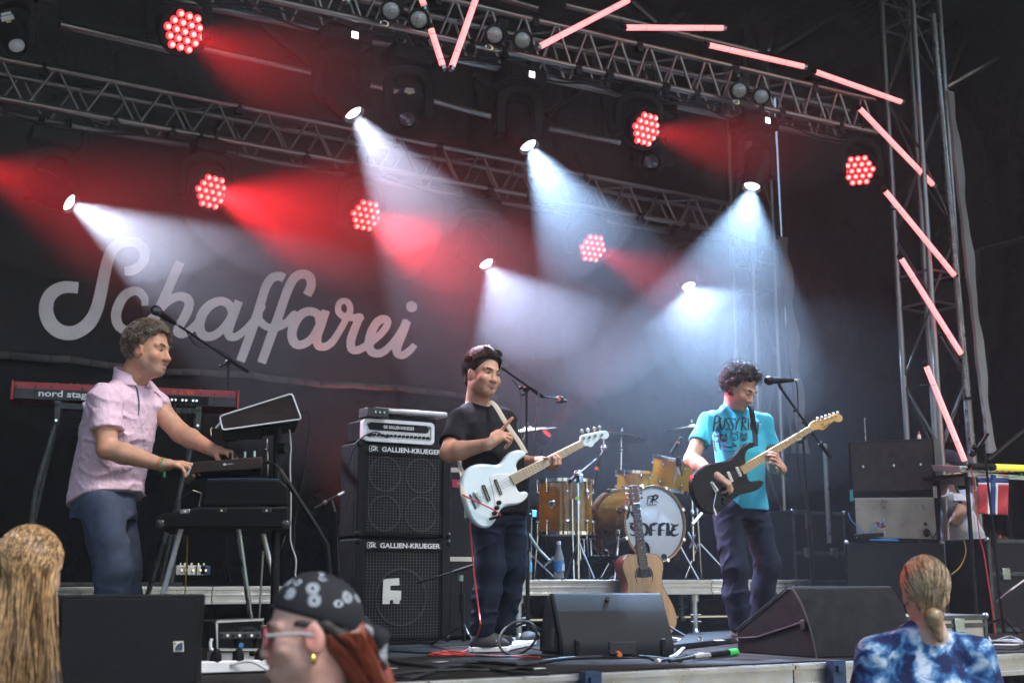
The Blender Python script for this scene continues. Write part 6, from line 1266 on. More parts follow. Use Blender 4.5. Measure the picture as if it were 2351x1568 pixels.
# t-shirt
S = SDF(); hem = pel.z + .015
S.loft([hem - .05, pel.z + .1, (pel.z + nk.z) / 2, nk.z - .13, nk.z - .01], [pel.x, pel.x, (pel.x + nk.x) / 2, nk.x + .01, nk.x], [pel.y, pel.y - .005, pel.y - .03, nk.y + .005, nk.y + .02], [.185, .180, .19, .205, .085], [.135, .14, .155, .138, .078], R(6), .03)
slope(S, nk, shR, shL, .066)
S.sleeve(shR, elR, .056, .084, .72); S.sleeve(shL, elL, .054, .078, .72)
S.warp(FOLD(21, .011, 9, 26, (1, 1, .8)))
S.cone(nk + Vector((0, -.02, .02)), nk + Vector((.01, -.06, .08)), .062, .085, .006, True)
V, Q = S.mesh(.009); tee = sub(T, 't_shirt', V, Q, 'tee_black')
# trousers, shoes
def trousers(pel, legs, r, a, b, ang, m, seed, T, amp=.011, zc=None):
    S = SDF(); S.loft([pel.z - .1, pel.z, pel.z + .09], [pel.x] * 3, [pel.y] * 3, [a, a * .97, a * .86], [b, b * .97, b * .88], ang, .05)
    for hip, kn, an in legs: S.cone(hip, kn, r[0], r[1], .025); S.cone(kn, kn.lerp(an, .45), r[1], r[2], .03); S.cone(kn.lerp(an, .45), an, r[2], r[3], .03)
    if zc: S.plane((0, 0, zc), (0, 0, -1))
    S.warp(FOLD(seed, amp, 10, 34, (.7, .7, 1.2))); V, Q = S.mesh(.008); return sub(T, 'trousers', V, Q, m)
trousers(pel, ((hipR, knR, anR + UP * .02), (hipL, knL, anL + UP * .02)), (.096, .080, .074, .068), .162, .120, R(6), 'trousers_navy', 31, T)
def shoe(T, an, toe, w=.05, h=.085, m='shoe_black', sole='shoe_sole', z=ZS, marks=True):
    an = Vector(an); toe = Vector(toe); f = toe - an; f.z = 0; L = f.length + .07; f.normalize(); s_ = Vector((-f.y, f.x, 0)); hl_ = Vector((an.x, an.y, z)) - f * .07
    prof = [(0, .038), (.08, .046), (.25, .043), (.45, .046), (.7, .056), (.88, .048), (1.0, .012)]; rows = []
    left = [hl_ + f * (t * L) + s_ * (w_ * w / .05) for t, w_ in prof]; right = [hl_ + f * (t * L) - s_ * (w_ * w / .05) for t, w_ in prof][::-1]; ol = left + right
    o = T.part('shoe', MB().prism([p + UP * .002 for p in ol], (0, 0, .030)), sole, bevel=.006)
    S = SDF(); S.ell(A3(hl_ + f * .09 + UP * .062), (.085, .043, .055), np.array(Matrix((f, s_, UP)).transposed()), .03); S.ell(A3(hl_ + f * (L - .11) + UP * .045), (.115, .050, .040), np.array(Matrix((f, s_, UP)).transposed()), .04); S.cone(A3(hl_ + f * .075 + UP * .06), A3(hl_ + f * .07 + UP * .125), .043, .040, .03); S.plane((0, 0, z + .029), (0, 0, -1))
    V, Q = S.mesh(.007); up_ = sub(T, 'shoe_upper', V, Q, m, o)
    return hl_, f, s_, L, o
for an, toe in ((anR, at(1168, 1496, Z=ZS)), (anL, at(1222, 1478, Z=ZS))):
    hl_, f, s_, L, o = shoe(T, an, toe)
    for j in range(3): c_ = hl_ + f * (.12 + .016 * j) + UP * .066; T.part('chevron', MB().tube([c_ - s_ * -.0475 + UP * .02 - f * .012, c_ + s_ * -.051, c_ - s_ * .0505 + UP * -.022 - f * .012], .0028, 5), 'shoe_sole', o)
# hair: swept back, sunglasses pushed up
cap = hair_cap(HB, [((0, .062, .052), (0, 1, -.42)), ((0, .0, -.02), (0, .85, -.75)), ((0, -.02, -.075), (0, 0, -1))], .006, 5, .004, extra=[((0, -.080, -.03), (.060, .034, .055))])
hair = sub(T, 'hair', cap[0], cap[1], 'hair_dark')
rr = random.Random(8); paths = []
for k in range(1900):
    fx = rr.uniform(-.93, .93); rho = math.sqrt(1 - fx * fx); rad = 1.13 + rr.uniform(-.03, .09); p0_ = 1.0 + rr.uniform(-.10, .10); ln = rr.uniform(.75, 1.05); wob = rr.uniform(-.12, .12); P = []
    for i in range(9):
        t = i / 8 * ln; ph = p0_ - t * 3.2; bump_ = .97 + .09 * math.sin(min(1, t * 3.2) * 1.57) + .012 * math.sin(t * 14 + k); P.append(hd_c + Mh @ (Vector(((fx + wob * t) * .081 * rad, -.018 + math.sin(ph) * .101 * rho * rad * bump_, .042 + math.cos(ph) * .091 * rho * rad * bump_)) * hs))
    paths.append(P)
K('hair_dark_sheen', (.075, .052, .038), .45, var=.4, vs=30)  # lighter strands: the sheen of the hair put into their colour
T.part('hair_strands', strands(paths[::5], .0046 * hs), 'hair_dark', hair, kind='stuff'); T.part('hair_strands', strands(paths[1::8], .0036 * hs), 'hair_dark_sheen', hair, kind='stuff'); zb_ = lambda L: (L.z > .07 or L.y < -.02) and L.z > -.03 and not (L.y > .05 and L.z < .095)
T.part('hair_strands', strands(curls(HB, 260, zb_, .05, .0, 51, .008, .020, turns=.7), .0030 * hs), 'hair_dark', hair, kind='stuff'); T.part('hair_strands', strands(curls(HB, 120, zb_, .05, .0, 52, .008, .024, turns=.7), .0024 * hs), 'hair_dark_sheen', hair, kind='stuff')
paths = []
for k in range(700):
    sx = rr.choice((-1, 1)); z0 = rr.uniform(-.015, .075); y0 = .040 - (.075 - z0) * .45 + rr.uniform(-.01, .01); rad = 1.09 + rr.uniform(-.02, .05); P = []; en = Vector((rr.uniform(.35, .8), -1, rr.uniform(-1.05, -.45)))
    for i in range(8):
        t = i / 7; v = Vector((sx * 1.0, (y0 + .018) / .1, (z0 - .042) / .091)).lerp(Vector((sx * en.x, en.y, en.z)), t).normalized() * rad; P.append(hd_c + Mh @ (Vector((v.x * .080, -.018 + v.y * .101, .042 + v.z * .091)) * hs))
    paths.append(P)
T.part('hair_strands', strands(paths, .0016 * hs), 'hair_dark', hair, kind='stuff')
K('sunglass_lens', (.03, .025, .025), .08, coat=1); K('glitter_red', (.5, .03, .05), .25, .6, bump=1, bs=300)
G = Thing('sunglasses', 'dark sunglasses pushed up on the hair of the bassist', 'sunglasses', gB(0, .07, .12)); tilt = Mh @ Matrix.Rotation(R(38), 3, 'X')
for sx in (-1, 1):
    c_ = hd_c + Mh @ (Vector((sx * .034, .058, .124)) * hs); G.part('lens', MB().prism([c_ + tilt @ (Vector((x, .0, z)) * hs) for x, z in rrect(.052, .040, .013)], tilt @ Vector((0, .004, 0))), 'sunglass_lens'); G.part('rim', MB().tube([c_ + tilt @ (Vector((x, .002, z)) * hs) for x, z in rrect(.054, .042, .014)] + [c_ + tilt @ (Vector((.027, .002, .007)) * hs)], .0028, 6), 'black_plastic')
    G.part('temple', MB().tube([c_ + Mh @ (Vector((sx * .027, 0, 0)) * hs), hd_c + Mh @ (Vector((sx * .088, .0, .075)) * hs), hd_c + Mh @ (Vector((sx * .086, -.045, .03)) * hs)], .0028, 6), 'black_plastic')
G.part('bridge', MB().tube([hd_c + Mh @ (Vector((-.01, .060, .126)) * hs), hd_c + Mh @ (Vector((.01, .060, .126)) * hs)], .003, 6), 'black_plastic')
H = Thing('hair_band', 'red glittery alice band with a shiny bauble on the bassist', 'hair band', gB(0, -.02, .14)); H.part('band', MB().tube([hd_c + Mh @ (Vector((math.sin(t) * .094, -.035, .03 + math.cos(t) * .112)) * hs) for t in np.linspace(-1.25, 1.25, 18)], .0028, 7), 'glitter_red')
c_ = hd_c + Mh @ (Vector((-.035, -.04, .165)) * hs); H.part('spring', MB().tube([hd_c + Mh @ (Vector((-.035, -.036, .135)) * hs), c_], .003, 6), 'glitter_red'); H.part('bauble', MB().sphere(c_, .019, 10, 7), 'chrome'); H.part('bauble', MB().sphere(c_ + Vector((-.018, -.008, -.016)), .013, 10, 7), 'glitter_red')

# ------------------------------------------------------------------ guitarist
K('tee_cyan', (.015, .34, .50), .85, bump=.4, bs=420, var=.10, vs=16, sheen=.15); K('hair_black', (.016, .012, .010), .55, var=.4, vs=30); K('shirt_ink', (.012, .022, .03), .85)
Y1 = 6.45; BZ = drop(at(1715, 1450, Y=Y1)); T = person('man in turquoise printed t-shirt bent over a black electric guitar', BZ)
hd_c = at(1699, 893, Y=Y1 - .10); fw = Vector((.27, -.80, -.50)); Mh = frame(fw, (.05, -.1, 1)); hs = 1.10; HG = (hd_c, Mh, hs)
nk = at(1688, 928, Y=Y1 + .02); shR = at(1624, 968, Y=Y1 - .02); shL = at(1756, 968, Y=Y1 + .02); elR = at(1587, 1054, Y=Y1 - .06); wrR = at(1646, 1094, Y=Y1 - .30); elL = at(1778, 1072, Y=Y1 - .06); wrL = at(1796, 1077, Y=Y1 - .315)
pel = at(1700, 1160, Y=Y1); hipR = at(1668, 1178, Y=Y1 - .01); hipL = at(1733, 1178, Y=Y1 + .01); knR = at(1688, 1300, Y=Y1 - .08); knL = at(1762, 1292, Y=Y1 - .05); anR = at(1697, 1442, Y=Y1 - .04); anL = at(1738, 1432, Y=Y1 + .10)
B = SDF(); gB = add_head(B, hd_c, Mh, hs, nk + Vector((0, .02, -.02)), jaw=1.0, nose=1.1, nr=.056)
tz = [pel.z - .06, pel.z + .08, (pel.z + nk.z) / 2, nk.z - .13, nk.z - .02]; B.loft(tz, [pel.x, pel.x, (pel.x + nk.x) / 2, nk.x + .01, nk.x], [pel.y, pel.y, pel.y - .01, nk.y + .01, nk.y + .02], [.15, .15, .17, .18, .07], [.10, .105, .12, .115, .06], R(6), .03); slope(B, nk, shR, shL, .050)
arm_sdf(B, shR, elR, wrR, (.055, .047, .046, .029)); arm_sdf(B, shL, elL, wrL, (.054, .046, .044, .029)); leg_sdf(B, hipR, knR, anR); leg_sdf(B, hipL, knL, anL)
hf = at(1668, 1108, Y=Y1 - .33) - wrR
hand_sdf(B, wrR, hf, Vector((.35, -.75, .55)), [(38, 40, 22), (46, 46, 25), (52, 50, 28), (58, 52, 28)], [(.75, .45, -.45, .044), (.9, .1, -.5, .034), (.9, -.1, -.4, .026)], 1.04, side=-1)
hl_f = at(*c_gtr(1050, 640), Y=Y1 - .385) - wrL
hand_sdf(B, wrL, hl_f, Vector((.40, -.85, .15)), [(4, 38, 30), (8, 42, 32), (12, 44, 34), (18, 46, 34)], [(.8, .35, -.6, .046), (.8, .0, -.7, .034), (.7, -.2, -.7, .026)], 1.06, side=1)
fine = [(*box(hd_c + Vector((0, 0, -.01)), .165), .0042), (*box(wrR + hf * .9, .12), .0036), (*box(wrL + hl_f * .55, .125), .0036)]
V, Q = B.mesh(.0095, fine); sub(T, 'body', V, Q, 'skin', None, skin_colors(V, (.53, .28, .19), HG, stubble=((.25, .22, .20), .5), s=hs))
eyes(T, HG, (0, -.7)); brows(T, HG, 'hair_black')
for sx in (-1, 1): T.part('eyelid', MB().sphere(gB(sx * .032, .0772, .001), .0142 * hs, 12, 8, (1.1, 1, .75)), mat('eyelid_skin', (.42, .24, .18), .5))
S = SDF(); hem = pel.z - .0
S.loft([hem - .03, pel.z + .1, (pel.z + nk.z) / 2, nk.z - .14, nk.z - .01], [pel.x + .03, pel.x + .01, (pel.x + nk.x) / 2, nk.x + .01, nk.x], [pel.y, pel.y, pel.y - .02, nk.y + .005, nk.y + .02], [.185, .182, .19, .20, .085], [.13, .13, .142, .13, .075], R(6), .03); slope(S, nk, shR, shL, .060)
S.sleeve(shR, elR, .050, .092, .58, .045); S.sleeve(shL, elL, .048, .088, .58, .045)
S.warp(FOLD(61, .012, 8, 24, (1, 1, .9)))
S.cone(nk + Vector((0, -.02, .02)), nk + Vector((.02, -.08, .08)), .06, .085, .006, True)
V, Q = S.mesh(.009); tee = sub(T, 't_shirt', V, Q, 'tee_cyan'); bv = bvh_of(V, Q)
ck = [nk + Vector((math.cos(t) * .070, -.012 + math.sin(t) * .062, .012 - .028 * (math.sin(t) < 0) * abs(math.sin(t)))) for t in np.linspace(0, 6.28, 25)]
PR = [([(367, 545), (358, 605), (350, 670)], 13, 0, 0), ([(365, 548), (392, 555), (395, 590), (362, 612)], 11, 0, 0),
      ([(408, 565), (402, 620), (412, 652), (432, 648), (440, 600), (444, 568)], 11, 0, 0), ([(480, 572), (458, 575), (456, 600), (474, 625), (470, 655), (448, 655)], 10, 0, 0), ([(515, 572), (494, 575), (490, 600), (508, 628), (500, 660), (482, 658)], 10, 0, 0),
      ([(524, 572), (538, 615)], 11, 0, 0), ([(556, 570), (538, 615), (528, 660)], 11, 0, 0), ([(582, 562), (578, 610), (576, 660)], 12, 0, 0), ([(580, 565), (606, 570), (604, 600), (582, 612), (612, 662)], 11, 0, 0), ([(628, 575), (628, 662)], 12, 0, 0),
      ([(652, 585), (645, 630), (655, 665), (672, 640), (670, 595), (652, 585)], 10, 0, 0), ([(690, 600), (722, 604)], 12, 0, 0), ([(706, 602), (702, 690)], 13, 0, 0)]
project(T, 'print_lettering', PR, c_mg, 3.2, 'shirt_ink', bv, tee)
FC = []
for cx, cy, r in ((378, 735, 26), (432, 730, 26), (516, 718, 30), (592, 725, 28)):
    FC += [([(cx + r * math.cos(t), cy + r * .9 * math.sin(t)) for t in np.linspace(0, 6.28, 13)], 6, 0, 0), ([(cx - r * .8, cy - r * .5), (cx - r * .9, cy - r * 1.5), (cx - r * .3, cy - r * .9)], 6, 0, 0), ([(cx + r * .8, cy - r * .5), (cx + r * .9, cy - r * 1.5), (cx + r * .3, cy - r * .9)], 6, 0, 0), ([(cx - r * .35, cy), (cx - r * .3, cy + 2)], 9, 0, 0), ([(cx + r * .35, cy), (cx + r * .3, cy + 2)], 9, 0, 0), ([(cx - 6, cy + r * .5), (cx + 6, cy + r * .5)], 7, 0, 0)]
FC += [([(352, 745), (355, 800), (375, 835)], [10, 24, 8], 0, 0), ([(395, 770), (400, 815)], [14, 8], 0, 0), ([(420, 748), (445, 748)], 20, 0, 0), ([(430, 790), (470, 800), (510, 792)], 10, 0, 0), ([(415, 825), (460, 832), (520, 826), (560, 830)], 5, 0, 0), ([(500, 765), (530, 790)], [8, 14], 0, 0), ([(575, 700), (580, 750)], 5, 0, 0), ([(590, 700), (594, 752)], 5, 0, 0), ([(606, 700), (606, 748)], 5, 0, 0)]
project(T, 'print_faces', FC, c_mg, 3.0, 'shirt_ink', bv, tee)
trousers(pel, ((hipR, knR, anR + UP * .02), (hipL, knL, anL + UP * .02)), (.098, .086, .080, .072), .162, .120, R(6), 'trousers_navy', 71, T, .012)
K('shoe_brown', (.14, .10, .085), .7)
for an, toe in ((anR, anR + Vector((.06, -.19, 0))), (anL, anL + Vector((.1, -.18, 0)))): shoe(T, an, toe, m='shoe_brown')
cap = hair_cap(HG, [((0, .052, .062), (0, 1, -.25)), ((0, -.004, -.01), (0, .9, -.6)), ((0, -.02, -.05), (0, 0, -1))], .011, 15, .010, (40, 110), extra=[((0, .0, .115), (.07, .07, .034))]); hair = sub(T, 'hair', cap[0], cap[1], 'hair_black')
zone = lambda L: (L.z > .06 or L.y < .0) and L.z > -.03 and not (L.y > .048 and L.z < .088)
K('hair_black_sheen', (.06, .045, .036), .4, var=.4, vs=30)  # paler strands stand for highlights, put into the hair colour
for m_, n_, sd_, r_h, lf in (('hair_black', 650, 5, .0034, .030), ('hair_black_sheen', 330, 7, .0026, .036)): T.part('hair_strands', strands(curls(HG, n_, zone, .040, .0, sd_, .012, lf), r_h * hs), m_, hair, kind='stuff')
T.part('hair_strands', strands(curls(HG, 260, zone, .06, .0, 6, .014, .055), .0010 * hs), 'hair_black', hair, kind='stuff')
K('band_green', (.02, .35, .15), .5); K('band_orange', (.7, .12, .04), .5)

# ------------------------------------------------------------------ keyboard player
K('shirt_pink', (.82, .56, .66), .8, bump=.5, bs=300, var=.10, vs=30, bump2=.5, bs2=30, sheen=.2); K('jeans_grey', (.055, .072, .12), .85, bump=.5, bs=330, var=.25, vs=18); K('hair_brown', (.16, .108, .072), .45, var=.45, vs=30); K('placket_print', (.06, .06, .10), .8, var=.9, vs=90)
Y2 = 6.62; BZ = drop(at(258, 1480, d=6.6)); T = person('man in pink short sleeved shirt playing keyboards in profile', BZ)
DK = 6.6; k_ = lambda x, y, dd: at(x, y, d=DK + dd)
hd_c = k_(343, 806, 0); fw = RV * .94 - FV * .30 + Vector((0, 0, -.06)); Mh = frame(fw, (.0, 0, 1)); hs = 1.12; HK = (hd_c, Mh, hs)
nk = k_(298, 872, .02); shR = k_(240, 914, -.19); shL = k_(334, 908, .17); elR = k_(246, 1030, -.27); wrR = k_(373, 1067, -.36); elL = k_(415, 995, .06); wrL = k_(492, 1035, -.16)
pel = k_(240, 1150, .02); hipR = k_(228, 1160, -.09); hipL = k_(258, 1160, .12); knR = k_(262, 1305, -.10); knL = k_(285, 1300, .12); anR = k_(250, 1478, -.04); anL = k_(285, 1465, .2)
tf = RV * .80 - FV * .60; tang = math.atan2(tf.x, -tf.y)
B = SDF(); gB = add_head(B, hd_c, Mh, hs, nk + Vector((0, 0, -.02)), jaw=1.08, nose=1.12, mouth_open=.35, nr=.062)
mid = k_(268, 1010, 0); chs = k_(280, 930, 0); lx = Vector((math.cos(tang), math.sin(tang), 0))
B.loft([pel.z - .06, pel.z + .08, mid.z, chs.z, nk.z - .02], [pel.x, pel.x, mid.x, chs.x, nk.x], [pel.y, pel.y, mid.y, chs.y, nk.y], [.15, .15, .165, .18, .07], [.115, .12, .135, .125, .065], tang, .03); slope(B, nk, shR, shL, .054)
arm_sdf(B, shR, elR, wrR, (.062, .052, .052, .032)); arm_sdf(B, shL, elL, wrL, (.060, .052, .050, .031)); leg_sdf(B, hipR, knR, anR); leg_sdf(B, hipL, knL, anL)
hfR = k_(415, 1066, -.38) - wrR; hand_sdf(B, wrR, hfR, Vector((-.1, -.25, 1)), [(14, 28, 18), (12, 30, 20), (16, 34, 22), (22, 36, 22)], [(.75, .6, -.3, .046), (.95, .2, -.3, .034), (1, 0, -.25, .026)], 1.12, side=-1, spread=.12)
hfL = k_(528, 1040, -.2) - wrL; hand_sdf(B, wrL, hfL, Vector((.1, -.35, 1)), [(30, 45, 25), (34, 50, 28), (36, 52, 28), (40, 52, 26)], [(.7, .5, -.5, .044), (.8, .1, -.6, .034), (.8, -.1, -.6, .026)], 1.08, side=1)
fine = [(*box(hd_c + Vector((0, 0, -.01)), .18), .0042), (*box(wrR + hfR * .9, .12), .0036), (*box(wrL + hfL * .9, .12), .0036)]
V, Q = B.mesh(.0095, fine); sub(T, 'body', V, Q, 'skin', None, skin_colors(V, (.58, .30, .19), HK, stubble=((.30, .25, .22), .5), s=hs, flush=.10))
eyes(T, HK, (0, .05)); brows(T, HK, 'hair_brown')
S = SDF(); hz0 = k_(240, 1150, 0).z
S.loft([hz0 - .05, pel.z + .1, mid.z, chs.z, nk.z - .01], [pel.x, pel.x + .005, mid.x + .0, chs.x, nk.x], [pel.y, pel.y, mid.y, chs.y, nk.y], [.205, .195, .195, .20, .09], [.165, .16, .165, .145, .085], tang, .03); slope(S, nk, shR, shL, .066)
S.sleeve(shR, elR, .062, .100, .64, .045); S.sleeve(shL, elL, .066, .084, .42, .045)
S.warp(FOLD(91, .013, 8, 30, (1, 1, 1))); S.cone(nk + Vector((0, 0, .03)), nk + tf * .09 + UP * .07, .062, .078, .006, True)
hn = (_r * .14 + _u * -.99).normalized(); S.plane(k_(240, 1146, 0), A3(Vector((tf.x * .30, tf.y * .30, -1))), .004)
V, Q = S.mesh(.009); sh_o = sub(T, 'shirt', V, Q, 'shirt_pink'); bv = bvh_of(V, Q)
PL = [([(903, 740), (925, 780), (940, 860), (945, 940), (938, 1030)], [8, 16, 16, 14, 5], 0, 0)]
project(T, 'placket_lining', PL, c_mk, 3.0, 'placket_print', bv, sh_o)
PLK = [([(1000, 1380), (985, 1230), (960, 1080), (945, 1000)], [3.5, 3.5, 3.5, 3], 0, 0), ([(500, 770), (560, 735), (640, 718), (690, 720)], 3.2, 0, 0), ([(510, 1110), (640, 1120), (775, 1140)], 2.4, 0, 0), ([(505, 780), (500, 900), (510, 1080)], 2.6, 0, 0), ([(800, 880), (775, 1160)], 2.6, 0, 0)]
K('seam_pink', (.42, .27, .40), .85); project(T, 'seam', PLK, c_mk, 2.2, 'seam_pink', bv, sh_o, off=.0012)
# collar: a folded band round the neck, open at the throat
K('shirt_pink_collar', (.84, .57, .69), .8, bump=.5, bs=300)
ca = nk + UP * -.045 + tf * .012; ct = nk + UP * .052 - tf * .012; S = SDF(); S.cone(ca, ct, .104, .079, .01); S.cone(ca - (ct - ca), ct + (ct - ca) * .6, .128, .062, .006, True) if False else None
S.cone(ca + (ca - ct) * .2, ct + (ct - ca) * .5, .095, .058, .004, True); S.cone(nk + tf * .055 + UP * -.06, nk + tf * .16 + UP * .08, .03, .075, .006, True); S.plane(ct, A3(UP * .9 + tf * .35), .004); S.plane(ca + UP * .002, A3(UP * -1 + tf * -.05), .004)
V, Q = S.mesh(.0042); sub(T, 'collar', V, Q, 'shirt_pink_collar', sh_o)
trousers(pel, ((hipR, knR, anR + UP * .02), (hipL, knL, anL + UP * .02)), (.112, .098, .090, .080), .172, .142, tang, 'jeans_grey', 131, T, .011)
for an in (anR, anL): shoe(T, an, an + RV * .19 - FV * .05)
cap = hair_cap(HK, [((0, .060, .068), (0, 1, -.30)), ((0, -.012, -.01), (0, .9, -.6)), ((0, -.02, -.075), (0, 0, -1))], .013, 25, .007, (40, 110), extra=[((0, .07, .100), (.05, .028, .026))]); hair = sub(T, 'hair', cap[0], cap[1], 'hair_brown')
zone = lambda L: (L.z > .06 or L.y < .005) and L.z > -.045 and not (L.y > .052 and L.z < .085) and not (abs(L.x) > .06 and L.y > -.025 and L.z < .02)
K('hair_grey', (.30, .24, .19), .5, var=.4, vs=30); K('hair_brown_dark', (.05, .032, .022), .5, var=.4, vs=30)
for m_, n_, sd_, r_h, lf in (('hair_brown_dark', 420, 35, .0034, .018), ('hair_brown', 520, 36, .0030, .024), ('hair_grey', 300, 37, .0026, .027)): T.part('hair_strands', strands(curls(HK, n_, zone, .026, .0, sd_, .011, lf, turns=1.1), r_h * hs), m_, hair, kind='stuff')
T.part('hair_strands', strands(curls(HK, 260, lambda L: L.y > .045 and L.z > .09, .03, .0, 36, .012, .024, turns=1.4), .0016 * hs), 'hair_brown', hair, kind='stuff')
for i, (m_, f) in enumerate((('band_orange', .0), ('band_green', .014))): W = Thing('wristband', ('orange' if i == 0 else 'green') + ' festival wristband on the keyboard player', 'wristband', wrR); dv = (wrR - elR).normalized(); W.part('band', MB().lathe(wrR - dv * (.012 - f), dv, [(.0375, 0), (.038, .010)], 20, cap=False), m_); (W.part('clasp', MB().box(wrR + dv * f + UP * -.045, (.014, .012, .03)), m_, bevel=.003) if i else None)

# ------------------------------------------------------------------ audience in front of the stage
K('hair_blonde', (.46, .28, .12), .42, var=.45, vs=40); K('hair_blonde_dark', (.13, .065, .025), .42, var=.4, vs=40); K('hair_ginger', (.22, .045, .02), .4, var=.4, vs=30); K('hair_sand_light', (.42, .31, .18), .45, var=.3, vs=40); K('hair_sand_dark', (.12, .075, .04), .45, var=.3, vs=40); K('hair_sand', (.27, .185, .10), .42, var=.4, vs=40)
def bust(T, nk, sh, half, m, tang, depth=.12, low=.9, seed=5, amp=.006, base=(.2, .14)):
    S = SDF(); lx = Vector((math.cos(tang), math.sin(tang), 0)); a = nk + lx * half - UP * sh; b = nk - lx * half - UP * sh
    S.loft([nk.z - low, nk.z - .45, nk.z - .2, nk.z - .06], [nk.x] * 4, [nk.y] * 4, [base[0], base[0] * .95, half * .95, .09], [base[1], base[1] * .95, depth, .08], tang, .03); slope(S, nk + UP * .03, a - UP * .025, b - UP * .025, .062)
    for p, sx in ((a, 1), (b, -1)): S.cone(p - UP * .03, p + lx * sx * .055 - UP * .24, .064, .074, .05)
    S.warp(FOLD(seed, amp, 8, 22, (1, 1, 1))); V, Q = S.mesh(.012); return V, Q, a, b
# long-haired blonde at the left edge, seen from behind
dA = 3.95; hd_c = at(68, 1326, d=dA); fw = FV * .99 - RV * .05; Mh = frame(fw); hs = 1.08; HA = (hd_c, Mh, hs); T = person('person with long blonde hair at the left edge seen from behind', drop(hd_c, 0)); nk = hd_c - UP * .17 - fw.normalized() * .03
B = SDF(); add_head(B, hd_c, Mh, hs, nk); B.cone(nk, nk - UP * .1, .06, .1, .04); V2, Q2, a, b = bust(T, nk - UP * .02, .21, .12, None, math.atan2(fw.x, -fw.y) + math.pi)
for p in (a, b): B.cone(p - UP * .1, p - UP * .5, .05, .04, .03)
B.cone(nk - UP * .3, nk - UP * .9, .12, .13, .03)
for sx in (-.09, .09): lg = drop(nk + Vector((sx, 0, 0)), .75); B.cone(lg, drop(lg, .05), .085, .05, .03); B.cone(nk - UP * .85, lg, .13, .09, .05)
V, Q = B.mesh(.012, [(*box(hd_c, .16), .006)]); sub(T, 'body', V, Q, 'skin', None, skin_colors(V, (.5, .30, .22), HA)); K('top_dark', (.03, .028, .03), .85); sub(T, 'dark_top', V2, Q2, 'top_dark')
cap = hair_cap(HA, [((0, .05, .055), (0, 1, -.6)), ((0, .03, -.03), (0, 1, -.3))], .010, 45, .003, extra=[((.0, -.05, -.06), (.100, .075, .12)), ((.01, -.08, -.22), (.115, .075, .16)), ((.02, -.10, -.40), (.135, .075, .16))]); hair = sub(T, 'hair', cap[0], cap[1], 'hair_blonde_dark')
rr = random.Random(12); pl = []; pd = []
for k in range(2200):
    th = rr.uniform(-2.3, 2.3); el_ = rr.uniform(.05, 1.2); p0 = Vector((math.sin(th) * math.sin(el_) * .088, -.018 + math.cos(th) * math.sin(el_) * -.108, .044 + math.cos(el_) * .098)); P = []
    tail = rr.random() < .5; L_ = rr.uniform(.34, .52); en = Vector((p0.x * 1.25 + rr.gauss(.01, .03), -.155 + rr.gauss(0, .012), p0.z - L_)) if not tail else Vector((rr.gauss(.0, .022), -.15 + rr.gauss(0, .012), -.36 - rr.random() * .1)); md = Vector((p0.x * 1.12, -.118 + abs(p0.x) * .35, p0.z * .4 - .03)) if not tail else Vector((rr.gauss(0, .012), -.128, .045))
    for i in range(9):
        t = i / 8; q = p0 * (1 - t) ** 2 + md * 2 * t * (1 - t) + en * t * t + Vector((.004 * math.sin(t * 9 + k), .003 * math.sin(t * 7 + k * 2), 0)); v = Vector((q.x / .086, (q.y + .018) / .108, (q.z - .044) / .098))
        if v.length < 1.10 and v.length > .01: v2 = v * ((1.07 + .05 * rr.random()) / v.length); q = Vector((v2.x * .086, v2.y * .108 - .018, v2.z * .098 + .044))
        P.append(hd_c + Mh @ (q * hs))
    (pl if rr.random() < .55 else pd).append(P)
T.part('hair_strands', strands(pl, .0034), 'hair_blonde', hair, kind='stuff'); T.part('hair_strands', strands(pd, .0034), 'hair_blonde_dark', hair, kind='stuff')
# bandana wearer, in profile to the left
dB = 3.0; hd_c = at(708, 1455, d=dB); fw = -RV * .93 - FV * .22 + UP * -.04; Mh = frame(fw); hs = 1.03; HB2 = (hd_c, Mh, hs); T = person('person in patterned bandana and clear glasses turned left', drop(hd_c, 0)); nk = hd_c - UP * .18 - fw.normalized() * .035
B = SDF(); gB = add_head(B, hd_c, Mh, hs, nk, jaw=1.0, nose=.95, mouth_open=.8, cheeks=1.25, nr=.055); V2, Q2, a, b = bust(T, nk - UP * .03, .06, .17, None, math.atan2(fw.x, -fw.y) + math.pi, seed=9)
for p in (a, b): B.cone(p - UP * .1, p - UP * .5, .05, .04, .03)
B.cone(nk - UP * .05, nk - UP * .9, .09, .13, .03)
for sx in (-.09, .09): lg = drop(nk + Vector((sx, 0, 0)), .7); B.cone(nk - UP * .8, lg, .13, .09, .05); B.cone(lg, drop(lg, .05), .085, .05, .03)
V, Q = B.mesh(.012, [(*box(hd_c + UP * -.02, .17), .0042)]); sub(T, 'body', V, Q, 'skin', None, skin_colors(V, (.58, .34, .27), HB2, lips=(.45, .13, .13), flush=.2)); sub(T, 'dark_top', V2, Q2, 'top_dark'); eyes(T, HB2, (0, 0)); brows(T, HB2, 'hair_dark')
m = bpy.data.materials.new('bandana'); m.use_nodes = True; n = m.node_tree.nodes; L = m.node_tree.links; b_ = n['Principled BSDF']; b_.inputs['Roughness'].default_value = .85; tc = n.new('ShaderNodeTexCoord'); vo = n.new('ShaderNodeTexVoronoi'); vo.inputs['Scale'].default_value = 21; L.new(tc.outputs['Object'], vo.inputs['Vector']); ns = n.new('ShaderNodeTexNoise'); ns.inputs['Scale'].default_value = 45; L.new(tc.outputs['Object'], ns.inputs['Vector'])
